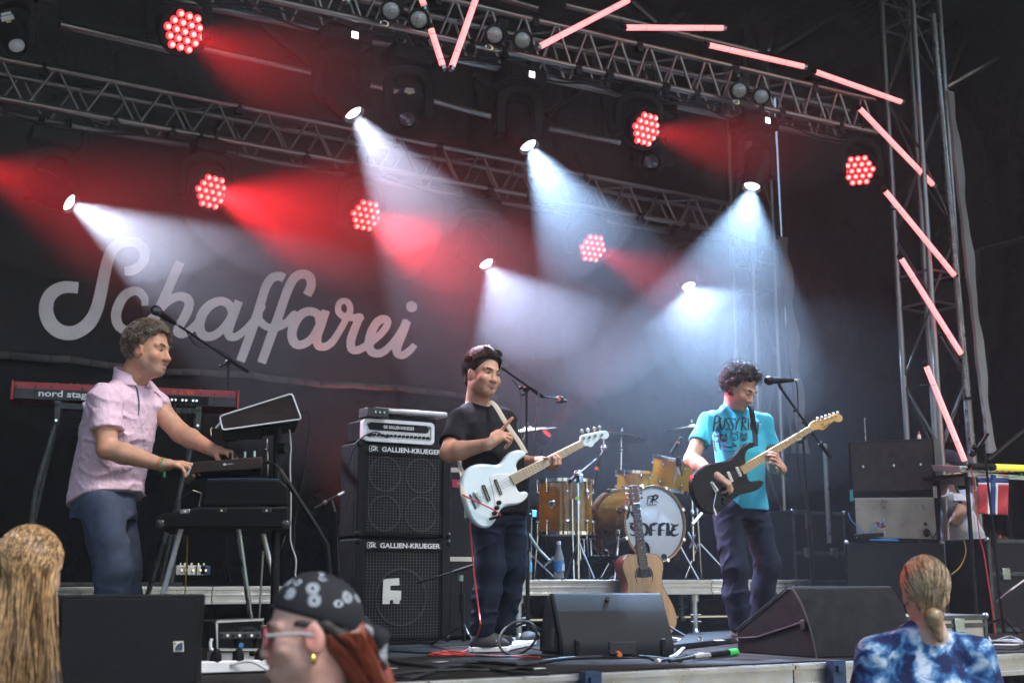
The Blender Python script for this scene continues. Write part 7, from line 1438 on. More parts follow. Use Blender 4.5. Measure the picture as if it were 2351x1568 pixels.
ad = n.new('ShaderNodeMath'); ad.operation = 'MULTIPLY_ADD'; ad.inputs[1].default_value = .22; L.new(ns.outputs['Fac'], ad.inputs[0]); L.new(vo.outputs['Distance'], ad.inputs[2]); cr = n.new('ShaderNodeValToRGB'); cr.color_ramp.interpolation = 'CONSTANT'; E_ = cr.color_ramp.elements; dk = (.010, .010, .013, 1); wt = (.50, .53, .58, 1)
E_[0].position = 0; E_[0].color = wt; E_[1].position = .22; E_[1].color = dk
for p_, c_ in ((.29, wt), (.36, dk), (.41, wt), (.45, dk)): e2_ = E_.new(p_); e2_.color = c_
L.new(ad.outputs[0], cr.inputs[0]); b2 = n.new('ShaderNodeTexNoise'); b2.inputs['Scale'].default_value = 9; L.new(tc.outputs['Object'], b2.inputs['Vector']); g2 = n.new('ShaderNodeMath'); g2.operation = 'GREATER_THAN'; g2.inputs[1].default_value = .42; L.new(b2.outputs['Fac'], g2.inputs[0]); mxx = n.new('ShaderNodeMix'); mxx.data_type = 'RGBA'; L.new(g2.outputs[0], mxx.inputs[0]); mxx.inputs[6].default_value = dk; L.new(cr.outputs[0], mxx.inputs[7]); L.new(mxx.outputs[2], b_.inputs['Base Color']); MATS['bandana'] = m
cap = hair_cap(HB2, [((0, .09, .058), (0, .30, -1)), ((0, -.05, -.0), (0, .45, -1))], .010, 55, .004, (18, 40)); W = T; bn = sub(T, 'bandana', cap[0], cap[1], 'bandana')
S = SDF(); gp = lambda x, y, z: A3(hd_c + Mh @ (Vector((x, y, z)) * hs)); S.ell(gp(0, -.122, .012), (.024, .022, .024), None, .02); S.cone(gp(.01, -.122, .01), gp(.03, -.155, -.05), .015, .022, .015); S.cone(gp(-.01, -.122, .01), gp(-.03, -.165, -.015), .014, .022, .015); S.cone(gp(-.03, -.160, -.015), gp(-.04, -.172, -.085), .022, .008, .015); S.warp(FOLD(77, .005, 30, 60, (1, 1, 1))); V, Q = S.mesh(.005); sub(T, 'bandana_knot', V, Q, 'bandana', bn)
S = SDF(); S.cone(gp(0, -.10, -.01), gp(0, -.15, -.12), .05, .045, .03); S.cone(gp(0, -.15, -.12), gp(.0, -.19, -.33), .045, .03, .03); S.cone(gp(-.05, -.06, -.02), gp(-.03, -.12, -.08), .03, .035, .03); S.cone(gp(.05, -.06, -.02), gp(.03, -.12, -.08), .03, .035, .03); V, Q = S.mesh(.006); hair = sub(T, 'hair', V, Q, 'hair_ginger')
for sx in (-1, 1): S = SDF(); S.cone(gp(sx * .070, .030, .030), gp(sx * .074, -.035, .020), .006, .011, .02); S.cone(gp(sx * .074, -.035, .020), gp(sx * .064, -.08, -.015), .012, .018, .02); S.warp(FOLD(78, .004, 40, 80, (1, 1, 1))); V, Q = S.mesh(.005); sub(T, 'temple_hair', V, Q, 'hair_dark', hair)
rr = random.Random(3); pp = []
for k in range(700):
    x = rr.gauss(0, .035); p0 = Vector((x * 1.5, -.09 + rr.gauss(0, .02), .0)); p1 = Vector((x, -.165 + rr.gauss(0, .015), -.1)); p2 = Vector((x * .8 + rr.gauss(0, .01), -.21 + rr.gauss(0, .02), -.36)); pp.append([hd_c + Mh @ ((p0 * (1 - t) ** 2 + p1 * 2 * t * (1 - t) + p2 * t * t) * hs) for t in np.linspace(0, 1, 8)])
T.part('hair_strands', strands(pp, .002), 'hair_ginger', hair, kind='stuff')
K('glass_clear', (.75, .75, .78), .05, trans=.95, rvar=0); K('frame_clear', (.62, .60, .60), .12, trans=.4, rvar=0); K('gold', (.75, .5, .14), .2, 1.0)
G = Thing('glasses', 'clear framed glasses on the person in the bandana', 'glasses', gp(0, .1, 0)); K('frame_pink', (.6, .12, .13), .25)
for sx in (-1, 1):
    c_ = Vector(gp(sx * .034, .104, -.004)); G.part('rim', MB().tube([c_ + Mh @ (Vector((x, -abs(x) * .15, z)) * hs) for x, z in rrect(.052, .044, .018)] + [c_ + Mh @ (Vector((.026, -.004, .004)) * hs)], .0026, 6), 'frame_pink'); G.part('lens', MB().prism([c_ + Mh @ (Vector((x, -abs(x) * .15, z)) * hs) for x, z in rrect(.050, .042, .017)], Mh @ Vector((0, .0015, 0))), 'glass_clear'); G.part('temple', MB().tube([c_ + Mh @ (Vector((sx * .027, -.004, .008)) * hs), Vector(gp(sx * .085, .03, .006)), Vector(gp(sx * .087, -.015, .0))], .0042, 6, flat=.6), 'frame_clear')
G.part('bridge', MB().tube([Vector(gp(-.009, .106, .002)), Vector(gp(.009, .106, .002))], .0025, 6), 'frame_pink')
W = Thing('earring', 'gold hoop earring in the ear below the bandana', 'earring', gp(-.088, -.01, -.06)); W.part('hoop', MB().ring(Vector(gp(-.089, -.006, -.052)), Mh @ Vector((0.35, 1, 0)), .011, .0035, 18, 7), 'gold')
# tie-dye shirt at the right, seen from behind
dC = 4.8; hd_c = at(2124, 1362, d=dC); fw = FV * 1.0 + RV * .08; Mh = frame(fw); hs = .98; HC = (hd_c, Mh, hs); T = person('person in blue tie-dye t-shirt with a low bun seen from behind', drop(hd_c, 0)); nk = hd_c - UP * .165 - fw.normalized() * .02
m = bpy.data.materials.new('tie_dye'); m.use_nodes = True; n = m.node_tree.nodes; L = m.node_tree.links; b_ = n['Principled BSDF']; b_.inputs['Roughness'].default_value = .9; tc = n.new('ShaderNodeTexCoord'); ns = n.new('ShaderNodeTexNoise'); ns.inputs['Scale'].default_value = 13; ns.inputs['Detail'].default_value = 4; ns.inputs['Roughness'].default_value = .55; ns.inputs['Distortion'].default_value = .5; L.new(tc.outputs['Object'], ns.inputs['Vector']); cr = n.new('ShaderNodeValToRGB'); L.new(ns.outputs['Fac'], cr.inputs[0])
el = cr.color_ramp.elements; el[0].position = .40; el[0].color = (.006, .014, .07, 1); el[1].position = .62; el[1].color = (.60, .68, .80, 1); e_ = el.new(.47); e_.color = (.015, .09, .26, 1); e_ = el.new(.53); e_.color = (.12, .27, .46, 1); L.new(cr.outputs[0], b_.inputs['Base Color']); MATS['tie_dye'] = m
B = SDF(); add_head(B, hd_c, Mh, hs, nk, nr=.052); V2, Q2, a, b = bust(T, nk + UP * .030 - RV * .02, .070, .19, None, math.atan2(fw.x, -fw.y) + math.pi, seed=29, base=(.25, .16), depth=.13, amp=.008)
for p, sx in ((a, 1), (b, -1)): B.cone(p - UP * .1, p - UP * .42 + Vector((0, 0, 0)), .05, .042, .03)
B.cone(nk - UP * .02, nk - UP * .9, .08, .15, .03)
for sx in (-.1, .1): lg = drop(nk + Vector((sx, 0, 0)), .7); B.cone(nk - UP * .8, lg, .14, .1, .05); B.cone(lg, drop(lg, .05), .09, .05, .03)
V, Q = B.mesh(.012, [(*box(hd_c, .16), .006)]); sub(T, 'body', V, Q, 'skin', None, skin_colors(V, (.52, .32, .24), HC)); sub(T, 'tie_dye_shirt', V2, Q2, 'tie_dye')
gp = lambda x, y, z: A3(hd_c + Mh @ (Vector((x, y, z)) * hs))
cap = hair_cap(HC, [((0, .055, .05), (0, 1, -.55)), ((0, .0, -.02), (0, .75, -.75))], .006, 65, .003, extra=[((0, -.08, -.035), (.058, .04, .055))]); hair = sub(T, 'hair', cap[0], cap[1], 'hair_sand')
S = SDF(); S.ell(gp(.0, -.115, -.085), (.036, .032, .034), None, .02); S.cone(gp(0, -.115, -.09), gp(.015, -.125, -.17), .030, .016, .02); S.warp(FOLD(88, .004, 40, 80, (1, 1, 1))); V, Q = S.mesh(.005); bun = sub(T, 'hair_bun', V, Q, 'hair_sand', hair); T.part('hair_tie', MB().ring(Vector(gp(0, -.098, -.062)), Mh @ Vector((0, 1, .9)), .024, .006, 18, 7), 'hair_ginger', hair)
pp = []; pd = []
for k in range(1600):
    th = rr.uniform(-2.6, 2.6); el_ = rr.uniform(.05, 1.5); p0 = Vector((math.sin(th) * math.sin(el_) * .083, -.018 - math.cos(th) * math.sin(el_) * .104, .044 + math.cos(el_) * .094)); en = Vector((rr.gauss(0, .016), -.112 + rr.gauss(0, .006), -.068 + rr.gauss(0, .012))); md = (p0 + en) / 2 * 1.25; P = []
    for i in range(9):
        t = i / 8; q = p0 * (1 - t) ** 2 + md * 2 * t * (1 - t) + en * t * t; v = Vector((q.x / .0835, (q.y + .018) / .1045, (q.z - .044) / .0945)); lim = 1.06 + .05 * math.sin(k * 1.7)
        if .01 < v.length < lim and q.z > -.05: v2 = v * (lim / v.length); q = Vector((v2.x * .0835, v2.y * .1045 - .018, v2.z * .0945 + .044))
        P.append(hd_c + Mh @ (q * hs))
    (pp if rr.random() < .5 else pd).append(P)
T.part('hair_strands', strands(pp[::2], .0034), 'hair_sand_light', hair, kind='stuff'); T.part('hair_strands', strands(pd[::2], .0032), 'hair_sand', hair, kind='stuff'); T.part('hair_strands', strands(pd[1::3], .0032), 'hair_sand_dark', hair, kind='stuff')

# ================================================================== guitars
K('bass_white', (.60, .72, .77), .22, coat=.7, var=.03, rvar=.04); K('maple_pale', (.66, .50, .34), .4, var=.12, vs=8, stretch=(1, 1, 1)); K('maple_amber', (.52, .27, .055), .35, coat=.4, var=.15, vs=8); K('guitar_black', (.004, .004, .0045), .3, coat=.04, rvar=.04, spec=.15)
K('pickguard_white', (.72, .74, .74), .3); K('fret_wire', (.5, .46, .38), .3, .9); K('spruce', (.58, .29, .105), .38, var=.12, vs=5, stretch=(9, 1, .6), coat=.3); K('rosewood', (.05, .025, .016), .5); K('mahogany', (.12, .042, .02), .4); K('strap_cream', (.55, .48, .38), .8); K('strap_black', (.008, .008, .009), .8, bump=.5, bs=200, spec=.1)
def rounded(pts_, n=3):
    P = [Vector(p) for p in pts_]; P2 = P + P[:1]; Q = []
    for i in range(len(P)):
        p0, p1, p2, p3 = P[i - 1], P[i], P[(i + 1) % len(P)], P[(i + 2) % len(P)]
        for k in range(n):
            t = k / n; Q.append(.5 * ((2 * p1) + (p2 - p0) * t + (2 * p0 - 5 * p1 + 4 * p2 - p3) * t * t + (3 * p1 - p0 - 3 * p2 + p3) * t ** 3))
    return Q
class Flat:
    """maps picture points to a slightly turned plane of an instrument held in front of a body"""
    def __init__(s, q, Y, ref, slope=0.0): s.q = q; s.Y = Y; s.ref = ref; s.k = slope
    def __call__(s, x, y, off=0.0): return pt(s.q, x, y, Y=s.Y + s.k * (x - s.ref) + off)
def slab(T, name, F, poly, off, thick, m, parent=None, bevel=.0, n=3, rnd=True):
    P = [F(x, y, off) for x, y in poly]; P = rounded(P, n) if rnd else P
    return T.part(name, MB().prism(P, (0, thick, 0)), m, parent, bevel=bevel)
# ---- white bass
F = Flat(c_bas, Y0 - .345, 500, -.00004); T = Thing('bass_guitar', 'white electric bass guitar with pale maple neck', 'bass guitar', F(450, 1400))
ol = [(912, 520), (900, 472), (850, 450), (790, 454), (730, 480), (680, 525), (630, 590), (585, 626), (530, 635), (450, 626), (370, 621), (290, 632), (220, 665), (160, 725), (125, 800), (114, 890), (125, 1000), (150, 1090), (185, 1190), (228, 1292), (290, 1370), (350, 1410), (420, 1421), (480, 1400), (530, 1340), (570, 1260), (605, 1195), (655, 1160), (730, 1142), (810, 1130), (880, 1095), (930, 1045), (945, 1000), (930, 975), (895, 965), (855, 975), (820, 955), (800, 915), (785, 870), (800, 800), (815, 720), (798, 660), (802, 625), (825, 585), (870, 550)]
body = slab(T, 'body', F, ol, 0, .044, 'bass_white', bevel=.012)
slab(T, 'pickguard', F, [(458, 810), (472, 775), (510, 757), (640, 748), (700, 746), (745, 830), (775, 900), (800, 960), (850, 990), (925, 985), (905, 1050), (830, 1105), (700, 1118), (620, 1128), (560, 1165), (530, 1190), (515, 1060), (490, 930)], -.0025, .0026, 'pickguard_white', body, bevel=.001)
slab(T, 'neck', F, [(708, 768), (1596, 332), (1640, 405), (768, 888)], -.012, .026, 'maple_pale', None, bevel=.003, rnd=False)
nkp = T.o.children[-1]
for i in range(21):
    t = 1 - 2 ** (-(i) / 12.0); t = t / (1 - 2 ** (-21 / 12)); x0, y0 = 1596 + (708 - 1596) * t, 332 + (768 - 332) * t; x1, y1 = 1640 + (768 - 1640) * t, 405 + (888 - 405) * t; T.part('fret', MB().cyl(F(x0, y0, -.013), F(x1, y1, -.013), .0012, 6), 'fret_wire', nkp)
hs_ = slab(T, 'headstock', F, [(1590, 340), (1600, 280), (1640, 255), (1720, 240), (1850, 212), (1915, 214), (1945, 255), (1936, 295), (1902, 320), (1862, 318), (1832, 312), (1795, 345), (1768, 368), (1742, 405), (1712, 418), (1670, 402), (1640, 405)], -.006, .016, 'bass_white', bevel=.003, n=2)
for (px_, py_), (ex, ey), m_ in (((1632, 300), (1606, 215), 'steel'), ((1705, 290), (1680, 200), 'chrome'), ((1776, 272), (1760, 185), 'fret_wire'), ((1856, 262), (1825, 172), 'steel')):
    T.part('tuning_post', MB().cyl(F(px_, py_, -.004), F(px_, py_, -.022), .007, 10), 'chrome', hs_); T.part('tuning_peg', MB().tube([F(px_, py_, .01), F(ex, ey + 20, .012)], .004, 6).sphere(F(ex, ey, .012), .015, 10, 7, (1, .35, .85)), m_, hs_)
for i, f in enumerate((.14, .38, .62, .86)):
    a = F(1596 + 44 * f, 332 + 73 * f, -.017); b = F(272 + 72 * f, 985 + 110 * f, -.022); T.part('string', MB().tube([a, b], .0011, 5), 'steel')
for pl in ([(515, 822), (545, 814), (622, 1000), (592, 1010)], [(364, 890), (400, 882), (476, 1076), (442, 1090)]): pk = slab(T, 'pickup', F, pl, -.010, .010, 'black_plastic', body, bevel=.002, rnd=False); [T.part('pole_piece', MB().cyl(F(pl[0][0] * (1 - t) + pl[3][0] * t + 12, pl[0][1] * (1 - t) + pl[3][1] * t, -.009), F(pl[0][0] * (1 - t) + pl[3][0] * t + 12, pl[0][1] * (1 - t) + pl[3][1] * t, -.012), .004, 8), 'chrome', pk) for t in (.12, .25, .38, .5, .63, .76, .88)]
br = slab(T, 'bridge', F, [(250, 975), (288, 962), (362, 1108), (325, 1122)], -.004, .004, 'chrome', body, bevel=.001, rnd=False)
for t in (.1, .37, .63, .9): T.part('saddle', MB().box(F(275 + 72 * t, 985 + 112 * t, -.012), (.022, .014, .010), Matrix.Rotation(R(28), 3, 'Y')), 'steel', br)
for x, y in ((563, 1107), (538, 1172), (509, 1240)): T.part('knob', MB().lathe(F(x, y, 0), (0, -1, 0), [(.0125, 0), (.012, .017), (.009, .019)], 14), 'black_plastic', body)
slab(T, 'blue_bar', F, [(203, 1005), (222, 1000), (300, 1178), (282, 1184)], -.006, .006, 'blue_edge', body, bevel=.002, rnd=False)  # dark blue bar beside the bridge
T.part('jack_plug', MB().cyl(F(455, 1312, -.012), F(580, 1278, -.022), .0075, 10), 'black_plastic', body)
S = Thing('guitar_strap', 'cream leather strap holding the white bass', 'strap', F(905, 520))
sp = [at(*c_mb(455, 528), Y=Y0 - .09), at(*c_mb(500, 570), Y=Y0 - .165), at(*c_mb(560, 670), Y=Y0 - .235), at(*c_mb(625, 770), Y=Y0 - .28), at(*c_mb(690, 860), Y=Y0 - .31), at(*c_mb(738, 945), Y=Y0 - .335)]
S.part('front_band', MB().tube(smooth_path(sp, 4), .014, 8, flat=.16, up=Vector((1, 0, .5))), 'strap_cream')
S.part('rear_band', MB().tube(smooth_path([at(*c_mb(205, 985), Y=Y0 - .1), at(*c_mb(215, 1060), Y=Y0 - .18), at(*c_mb(232, 1140), Y=Y0 - .30), at(*c_mb(236, 1270), Y=Y0 - .335), at(*c_mb(262, 1340), Y=Y0 - .32), at(*c_mb(262, 1455), Y=Y0 - .29)], 4), .012, 8, flat=.2, up=Vector((1, 0, 0))), 'strap_cream')
lead('thin red lead tucked behind the bass strap', [F(120, 1005, -.012), F(230, 1065, -.03), F(330, 1112, -.034), F(470, 1175, -.034), F(560, 1232, -.036), F(586, 1262, -.03), F(575, 1280, -.022)], .0042, 'cable_red')
lead('red lead falling from the bass to a coil on the floor', [F(215, 1350, .05), pt(q8, 905, 620, Y=Y0 - .27), pt(q8, 925, 850, Y=Y0 - .25), pt(q8, 955, 1080, Y=Y0 - .27), pt(q8, 962, 1200, Y=Y0 - .3), floor_at(*q8(900, 1340)) + UP * .01, floor_at(*q8(800, 1375)) + UP * .008, floor_at(*q8(650, 1382)) + UP * .008, floor_at(*q8(640, 1392)) + UP * .008, floor_at(*q8(800, 1390)) + UP * .008, floor_at(*q8(1100, 1395)) + UP * .008, floor_at(*q8(1360, 1405)) + UP * .008], .0045, 'cable_red')
lead('second loop of red cable on the floor by the white soled shoes', [floor_at(*q8(640, 1386)) + UP * .014, floor_at(*q8(760, 1372)) + UP * .014, floor_at(*q8(860, 1384)) + UP * .014, floor_at(*q8(720, 1396)) + UP * .014, floor_at(*q8(650, 1390)) + UP * .014], .0045, 'cable_red')
# ---- black electric guitar
F = Flat(c_gtr, Y1 - .315, 600, -.00003); T = Thing('electric_guitar', 'black electric guitar with amber maple neck and white pickups', 'guitar', F(350, 1300))
ol = [(832, 505), (800, 480), (750, 478), (700, 500), (655, 545), (610, 600), (560, 650), (500, 685), (420, 705), (330, 715), (250, 740), (170, 790), (115, 850), (85, 930), (90, 1040), (120, 1130), (170, 1220), (240, 1290), (320, 1315), (395, 1295), (455, 1250), (505, 1200), (560, 1150), (640, 1092), (740, 1066), (830, 1040), (890, 1000), (916, 952), (908, 925), (875, 915), (830, 925), (782, 935), (748, 915), (730, 870), (720, 800), (712, 720), (705, 640), (720, 590), (752, 550), (800, 532)]
body = slab(T, 'body', F, ol, 0, .044, 'guitar_black', bevel=.012)
slab(T, 'pickguard', F, [(560, 720), (640, 730), (700, 860), (760, 950), (800, 980), (700, 1030), (560, 1090), (430, 1120), (440, 1000), (430, 860), (470, 780)], -.002, .0022, 'black_plastic', body, bevel=.001)
nkp = slab(T, 'neck', F, [(638, 765), (1455, 287), (1500, 337), (692, 852)], -.012, .026, 'maple_amber', None, bevel=.003, rnd=False)
for i in range(22):
    t = 1 - 2 ** (-(i) / 12.0); t = t / (1 - 2 ** (-22 / 12)); T.part('fret', MB().cyl(F(1455 + (638 - 1455) * t, 287 + (765 - 287) * t, -.0125), F(1500 + (692 - 1500) * t, 337 + (852 - 337) * t, -.0125), .0014, 6), 'white_trim', nkp)
hs_ = slab(T, 'headstock', F, [(1455, 287), (1482, 240), (1530, 215), (1620, 205), (1740, 150), (1798, 140), (1838, 168), (1842, 210), (1812, 238), (1772, 236), (1742, 226), (1690, 270), (1618, 332), (1560, 322), (1500, 337)], -.006, .016, 'maple_amber', bevel=.003, n=2)
for (x, y), (ex, ey) in (((1525, 240), (1548, 190)), ((1575, 222), (1597, 180)), ((1625, 212), (1645, 165)), ((1672, 196), (1692, 153)), ((1720, 182), (1737, 138)), ((1765, 168), (1785, 125))):
    T.part('tuning_post', MB().cyl(F(x, y, -.004), F(x, y, -.018), .0045, 8), 'chrome', hs_); T.part('tuning_peg', MB().tube([F(x, y, .01), F(ex, ey, .01)], .003, 6).sphere(F(ex, ey, .008), .0115, 10, 7, (1.1, .6, .8)), 'white_plastic', hs_)
T.part('string_tree', MB().cyl(F(1607, 265, -.005), F(1607, 265, -.014), .005, 8), 'black_metal', hs_)
T.part('logo_script', MB().tube([F(1610, 305, -.0075), F(1640, 280, -.0075), F(1660, 272, -.0075), F(1690, 245, -.0075)], .002, 5).tube([F(1620, 312, -.0075), F(1730, 232, -.0075)], .0009, 5), 'print_black', hs_)
for i in range(6):
    f = .1 + .16 * i; T.part('string', MB().tube([F(1455 + 45 * f, 287 + 50 * f, -.016), F(305 + 70 * f, 945 + 95 * f, -.018)], .0008, 5), 'steel')
for pl in ([(588, 766), (620, 758), (668, 868), (640, 880)], [(487, 820), (520, 814), (570, 930), (540, 944)], [(400, 900), (430, 885), (480, 985), (455, 1000)]):
    pk = slab(T, 'pickup', F, pl, -.009, .009, 'white_plastic', body, bevel=.003, rnd=False)
    for t in (.12, .27, .42, .57, .72, .87): c_ = F((pl[0][0] + pl[1][0]) / 2 * (1 - t) + (pl[2][0] + pl[3][0]) / 2 * t, (pl[0][1] + pl[1][1]) / 2 * (1 - t) + (pl[2][1] + pl[3][1]) / 2 * t, -.0085); T.part('pole_piece', MB().cyl(c_, c_ + Vector((0, -.0015, 0)), .0024, 8), 'steel', pk)
br = slab(T, 'bridge', F, [(288, 945), (320, 930), (395, 1035), (352, 1062)], -.006, .006, 'steel', body, bevel=.001, rnd=False)
for t in (.1, .26, .42, .58, .74, .9): T.part('saddle', MB().box(F(315 + 62 * t, 945 + 92 * t, -.010), (.012, .01, .007), Matrix.Rotation(R(35), 3, 'Y')), 'chrome', br)
T.part('tremolo_arm', MB().tube(smooth_path([F(362, 1050, -.012), F(345, 1140, -.03), F(330, 1215, -.04), F(338, 1260, -.045)], 4), .0032, 8), 'chrome'); T.part('arm_tip', MB().tube([F(334, 1245, -.044), F(350, 1300, -.048), F(361, 1330, -.05)], .0065, 8, rr=[.005, .0078, .005]), 'white_plastic')
for x, y in ((470, 1080), (445, 1140), (440, 1185)): T.part('knob', MB().lathe(F(x, y, 0), (0, -1, 0), [(.011, 0), (.009, .014), (.007, .015)], 12), 'black_plastic', body)
S = Thing('guitar_strap', 'black webbing strap of the black guitar over the shoulder', 'strap', F(832, 505))
S.part('band', MB().tube(smooth_path([at(*c_mg(632, 425), Y=Y1 - .02), at(*c_mg(645, 470), Y=Y1 - .125), at(*c_mg(658, 540), Y=Y1 - .185), at(*c_mg(672, 640), Y=Y1 - .22), at(*c_mg(682, 720), Y=Y1 - .26), at(*c_mg(682, 790), Y=Y1 - .305)], 4), .018, 8, flat=.12, up=Vector((1, 0, .2))), 'strap_black')
for i, lab in ((0, 'green wristband on the fretting arm of the guitarist'),): W = Thing('wristband', lab, 'wristband', wrL); 
# (its band sits round the guitarist's left wrist)
gw = at(1789, 1084, Y=Y1 - .28); W.o.location = gw; W.base = gw; W.part('band', MB().lathe(gw, (.1, -1, .1), [(.040, 0), (.040, .01)], 20, cap=False), 'band_green')
# ---- acoustic guitar leaning on the riser
F = Flat(q8, 7.28, 2050, 0); axd = (.07, 1.0)
def G2(t, w, off=0.0, lean=.10): # t along the axis in picture px from the soundhole, w across
    x = 2050 + axd[0] * t + w; y = 858 + t - w * axd[0]; p = F(x, y); p.y += -lean * (t / 420.0) * .35 + off; return p
T = Thing('acoustic_guitar', 'natural spruce acoustic guitar leaning on the riser before the bass drum', 'guitar', G2(420, 0))
half = [(-146, 0), (-150, 45), (-140, 90), (-112, 122), (-75, 135), (-40, 132), (0, 121), (35, 114), (70, 116), (110, 130), (160, 152), (215, 172), (270, 184), (320, 180), (365, 158), (400, 118), (420, 65), (426, 0)]
ol = [(t, w) for t, w in half] + [(t, -w) for t, w in half[-2:0:-1]]
bo = T.part('body', MB().prism([G2(t, w) for t, w in ol], (0, .10, .0)), 'mahogany', bevel=.004); T.part('soundboard', MB().prism([G2(t, w * .99, -.003) for t, w in ol], (0, .004, 0)), 'spruce', bo, bevel=.001); T.part('binding', MB().tube([G2(t, w, -.001) for t, w in ol + ol[:1]], .003, 6), 'rosewood', bo)
nr_ = Vector((0, -1, 0)); sc_ = (G2(0, 50) - G2(0, 0)).length / 50
T.part('soundhole', MB().lathe(G2(0, 0, -.0035), nr_, [(50 * sc_, 0), (.002, .0005)], 28), 'print_black', bo); T.part('rosette', MB().ring(G2(0, 0, -.004), nr_, 57 * sc_, .0035, 32, 6), 'rosewood', bo); T.part('rosette', MB().ring(G2(0, 0, -.004), nr_, 64 * sc_, .0018, 32, 6), 'cream', bo)
nkp = T.part('neck', MB().prism([G2(-40, 30, -.014), G2(-40, -30, -.014), G2(-483, -21, -.014), G2(-483, 21, -.014)], (0, .022, 0)), 'rosewood', bevel=.002)
for i in range(20): t = 1 - 2 ** (-i / 12.0); tt = -483 + 640 * t; w_ = 21 + 9 * (tt + 483) / 443; T.part('fret', MB().cyl(G2(tt, -w_, -.0145), G2(tt, w_, -.0145), .0011, 6), 'fret_wire', nkp) if tt < -42 else None
for tt in (-395, -340, -290, -250, -190): T.part('fret_dot', MB().cyl(G2(tt, 0, -.0135), G2(tt, 0, -.0152), .004, 8), 'white_plastic', nkp)
T.part('nut', MB().cyl(G2(-484, -21, -.014), G2(-484, 21, -.014), .004, 6), 'white_plastic', nkp)
hs_ = T.part('headstock', MB().prism([G2(-484, 22, -.006), G2(-484, -22, -.006), G2(-510, -32, -.004), G2(-605, -30, .006), G2(-605, 30, .006), G2(-510, 32, -.004)], (0, .016, 0)), 'mahogany', bevel=.003)
for tt in (-520, -552, -585):
    for sx in (-1, 1): T.part('tuning_peg', MB().cyl(G2(tt, sx * 30, .004), G2(tt, sx * 44, .004), .003, 6).sphere(G2(tt, sx * 48, .004), .009, 8, 6), 'black_metal' if sx > 0 else 'steel', hs_); T.part('tuning_post', MB().cyl(G2(tt, sx * 17, -.004), G2(tt, sx * 17, -.016), .004, 8), 'chrome', hs_)
for i in range(6): w_ = -1 + .4 * i; T.part('string', MB().tube([G2(-484, w_ * 17, -.017), G2(230, w_ * 24, -.014)], .0007, 5), 'steel')
T.part('saddle_bridge', MB().prism([G2(222, 70, -.008), G2(222, -70, -.008), G2(242, -70, -.008), G2(242, 70, -.008)], (0, .006, 0)), 'rosewood', bo, bevel=.002)
T.part('orange_tag', MB().prism([G2(95, -12, -.012), G2(110, 30, -.012), G2(130, 20, -.012), G2(120, -14, -.012)], (0, .003, 0)), 'tape_orange', bo)
S = Thing('guitar_stand', 'low black stand under the acoustic guitar', 'stand', drop(G2(430, 0))); bs_ = G2(430, 0)
for sx in (-1, 1): S.part('leg', MB().tube([G2(250, sx * 60, .14), drop(G2(430, sx * 130, -.16), ZS + .01)], .009, 8), 'black_metal'); S.part('cradle', MB().tube([drop(G2(400, sx * 90, .12), G2(425, 0).z - .02), drop(G2(400, sx * 90, -.06), G2(425, 0).z - .02), drop(G2(400, sx * 90, -.07), G2(425, 0).z + .02)], .009, 8), 'black_plastic')
S.part('back_leg', MB().tube([G2(250, 0, .14), drop(G2(430, 0, .35), ZS + .01)], .009, 8), 'black_metal'); S.part('cross_tube', MB().tube([G2(250, -60, .14), G2(250, 60, .14)], .009, 8), 'black_metal'); S.part('lower_bar', MB().tube([drop(G2(400, -90, .12), G2(425, 0).z - .02), drop(G2(400, 90, .12), G2(425, 0).z - .02)], .009, 8), 'black_metal')

# ================================================================== gear at the right and cables on the floor
K('brown_board', (.022, .016, .013), .85, var=.4, vs=12, bump=.6, bs=160); K('sheet_metal', (.42, .39, .36), .38, .85, var=.25, vs=5, bump=.1, bs=300); K('wood_grey', (.13, .12, .10), .7, var=.3, vs=6)
RY = 6.75
T = Thing('guitar_amplifier', 'open backed amplifier with brown board above a bare metal chassis', 'amplifier', drop(pt(c_rgt, 560, 1350, Y=RY + .2)))
RD = (pt(c_rgt, 560, 800, Y=RY) - Vector((0, 0, EYE))).dot(_f)
def plate(name, pts_, off, th, m, parent=None, bevel=.002): return T.part(name, MB().prism(P_(c_rgt, pts_, d=RD + off), SR * th), m, parent, bevel=bevel)
plate('cabinet', [(60, 270), (1010, 225), (1090, 640), (1075, 1380), (120, 1385), (70, 900)], .035, .32, 'black_tolex', bevel=.008)
bb = plate('back_board', [(82, 290), (990, 250), (1000, 800), (115, 818)], .0, .03, 'brown_board')
for x, y in ((221, 542), (560, 530), (857, 517)): c_ = pt(c_rgt, x, y, d=RD - .002); T.part('board_screw', MB().cyl(c_, c_ + Vector((0, -.006, 0)), .010, 12), 'steel', bb)
plate('side_post', [(1000, 232), (1052, 228), (1088, 635), (1030, 640)], -.006, .06, 'wood_grey')
ch = plate('chassis', [(132, 888), (1005, 882), (1042, 1345), (152, 1322)], .006, .03, 'sheet_metal')
T.part('fold_lip', MB().prism(P_(c_rgt, [(132, 888), (1005, 880), (1006, 900), (133, 912)], d=RD + .003), (0, .02, 0)), 'aluminium_bright', ch)
for k, pl in (('teal', [(83, 798), (112, 796), (115, 922), (84, 924)]), ('cream', [(1003, 757), (1036, 757), (1046, 888), (1010, 888)])):
    o = T.part('hinge_plate', MB().prism(P_(c_rgt, pl, d=RD - .012), (0, .006, 0)), k)
    for f in (.12, .37, .63, .88): c_ = pt(c_rgt, (pl[0][0] + pl[1][0]) / 2 + 6 * f, pl[0][1] + (pl[2][1] - pl[0][1]) * f, d=RD - .0125); T.part('hinge_screw', MB().cyl(c_, c_ + Vector((0, -.003, 0)), .004, 8), 'black_metal', o)
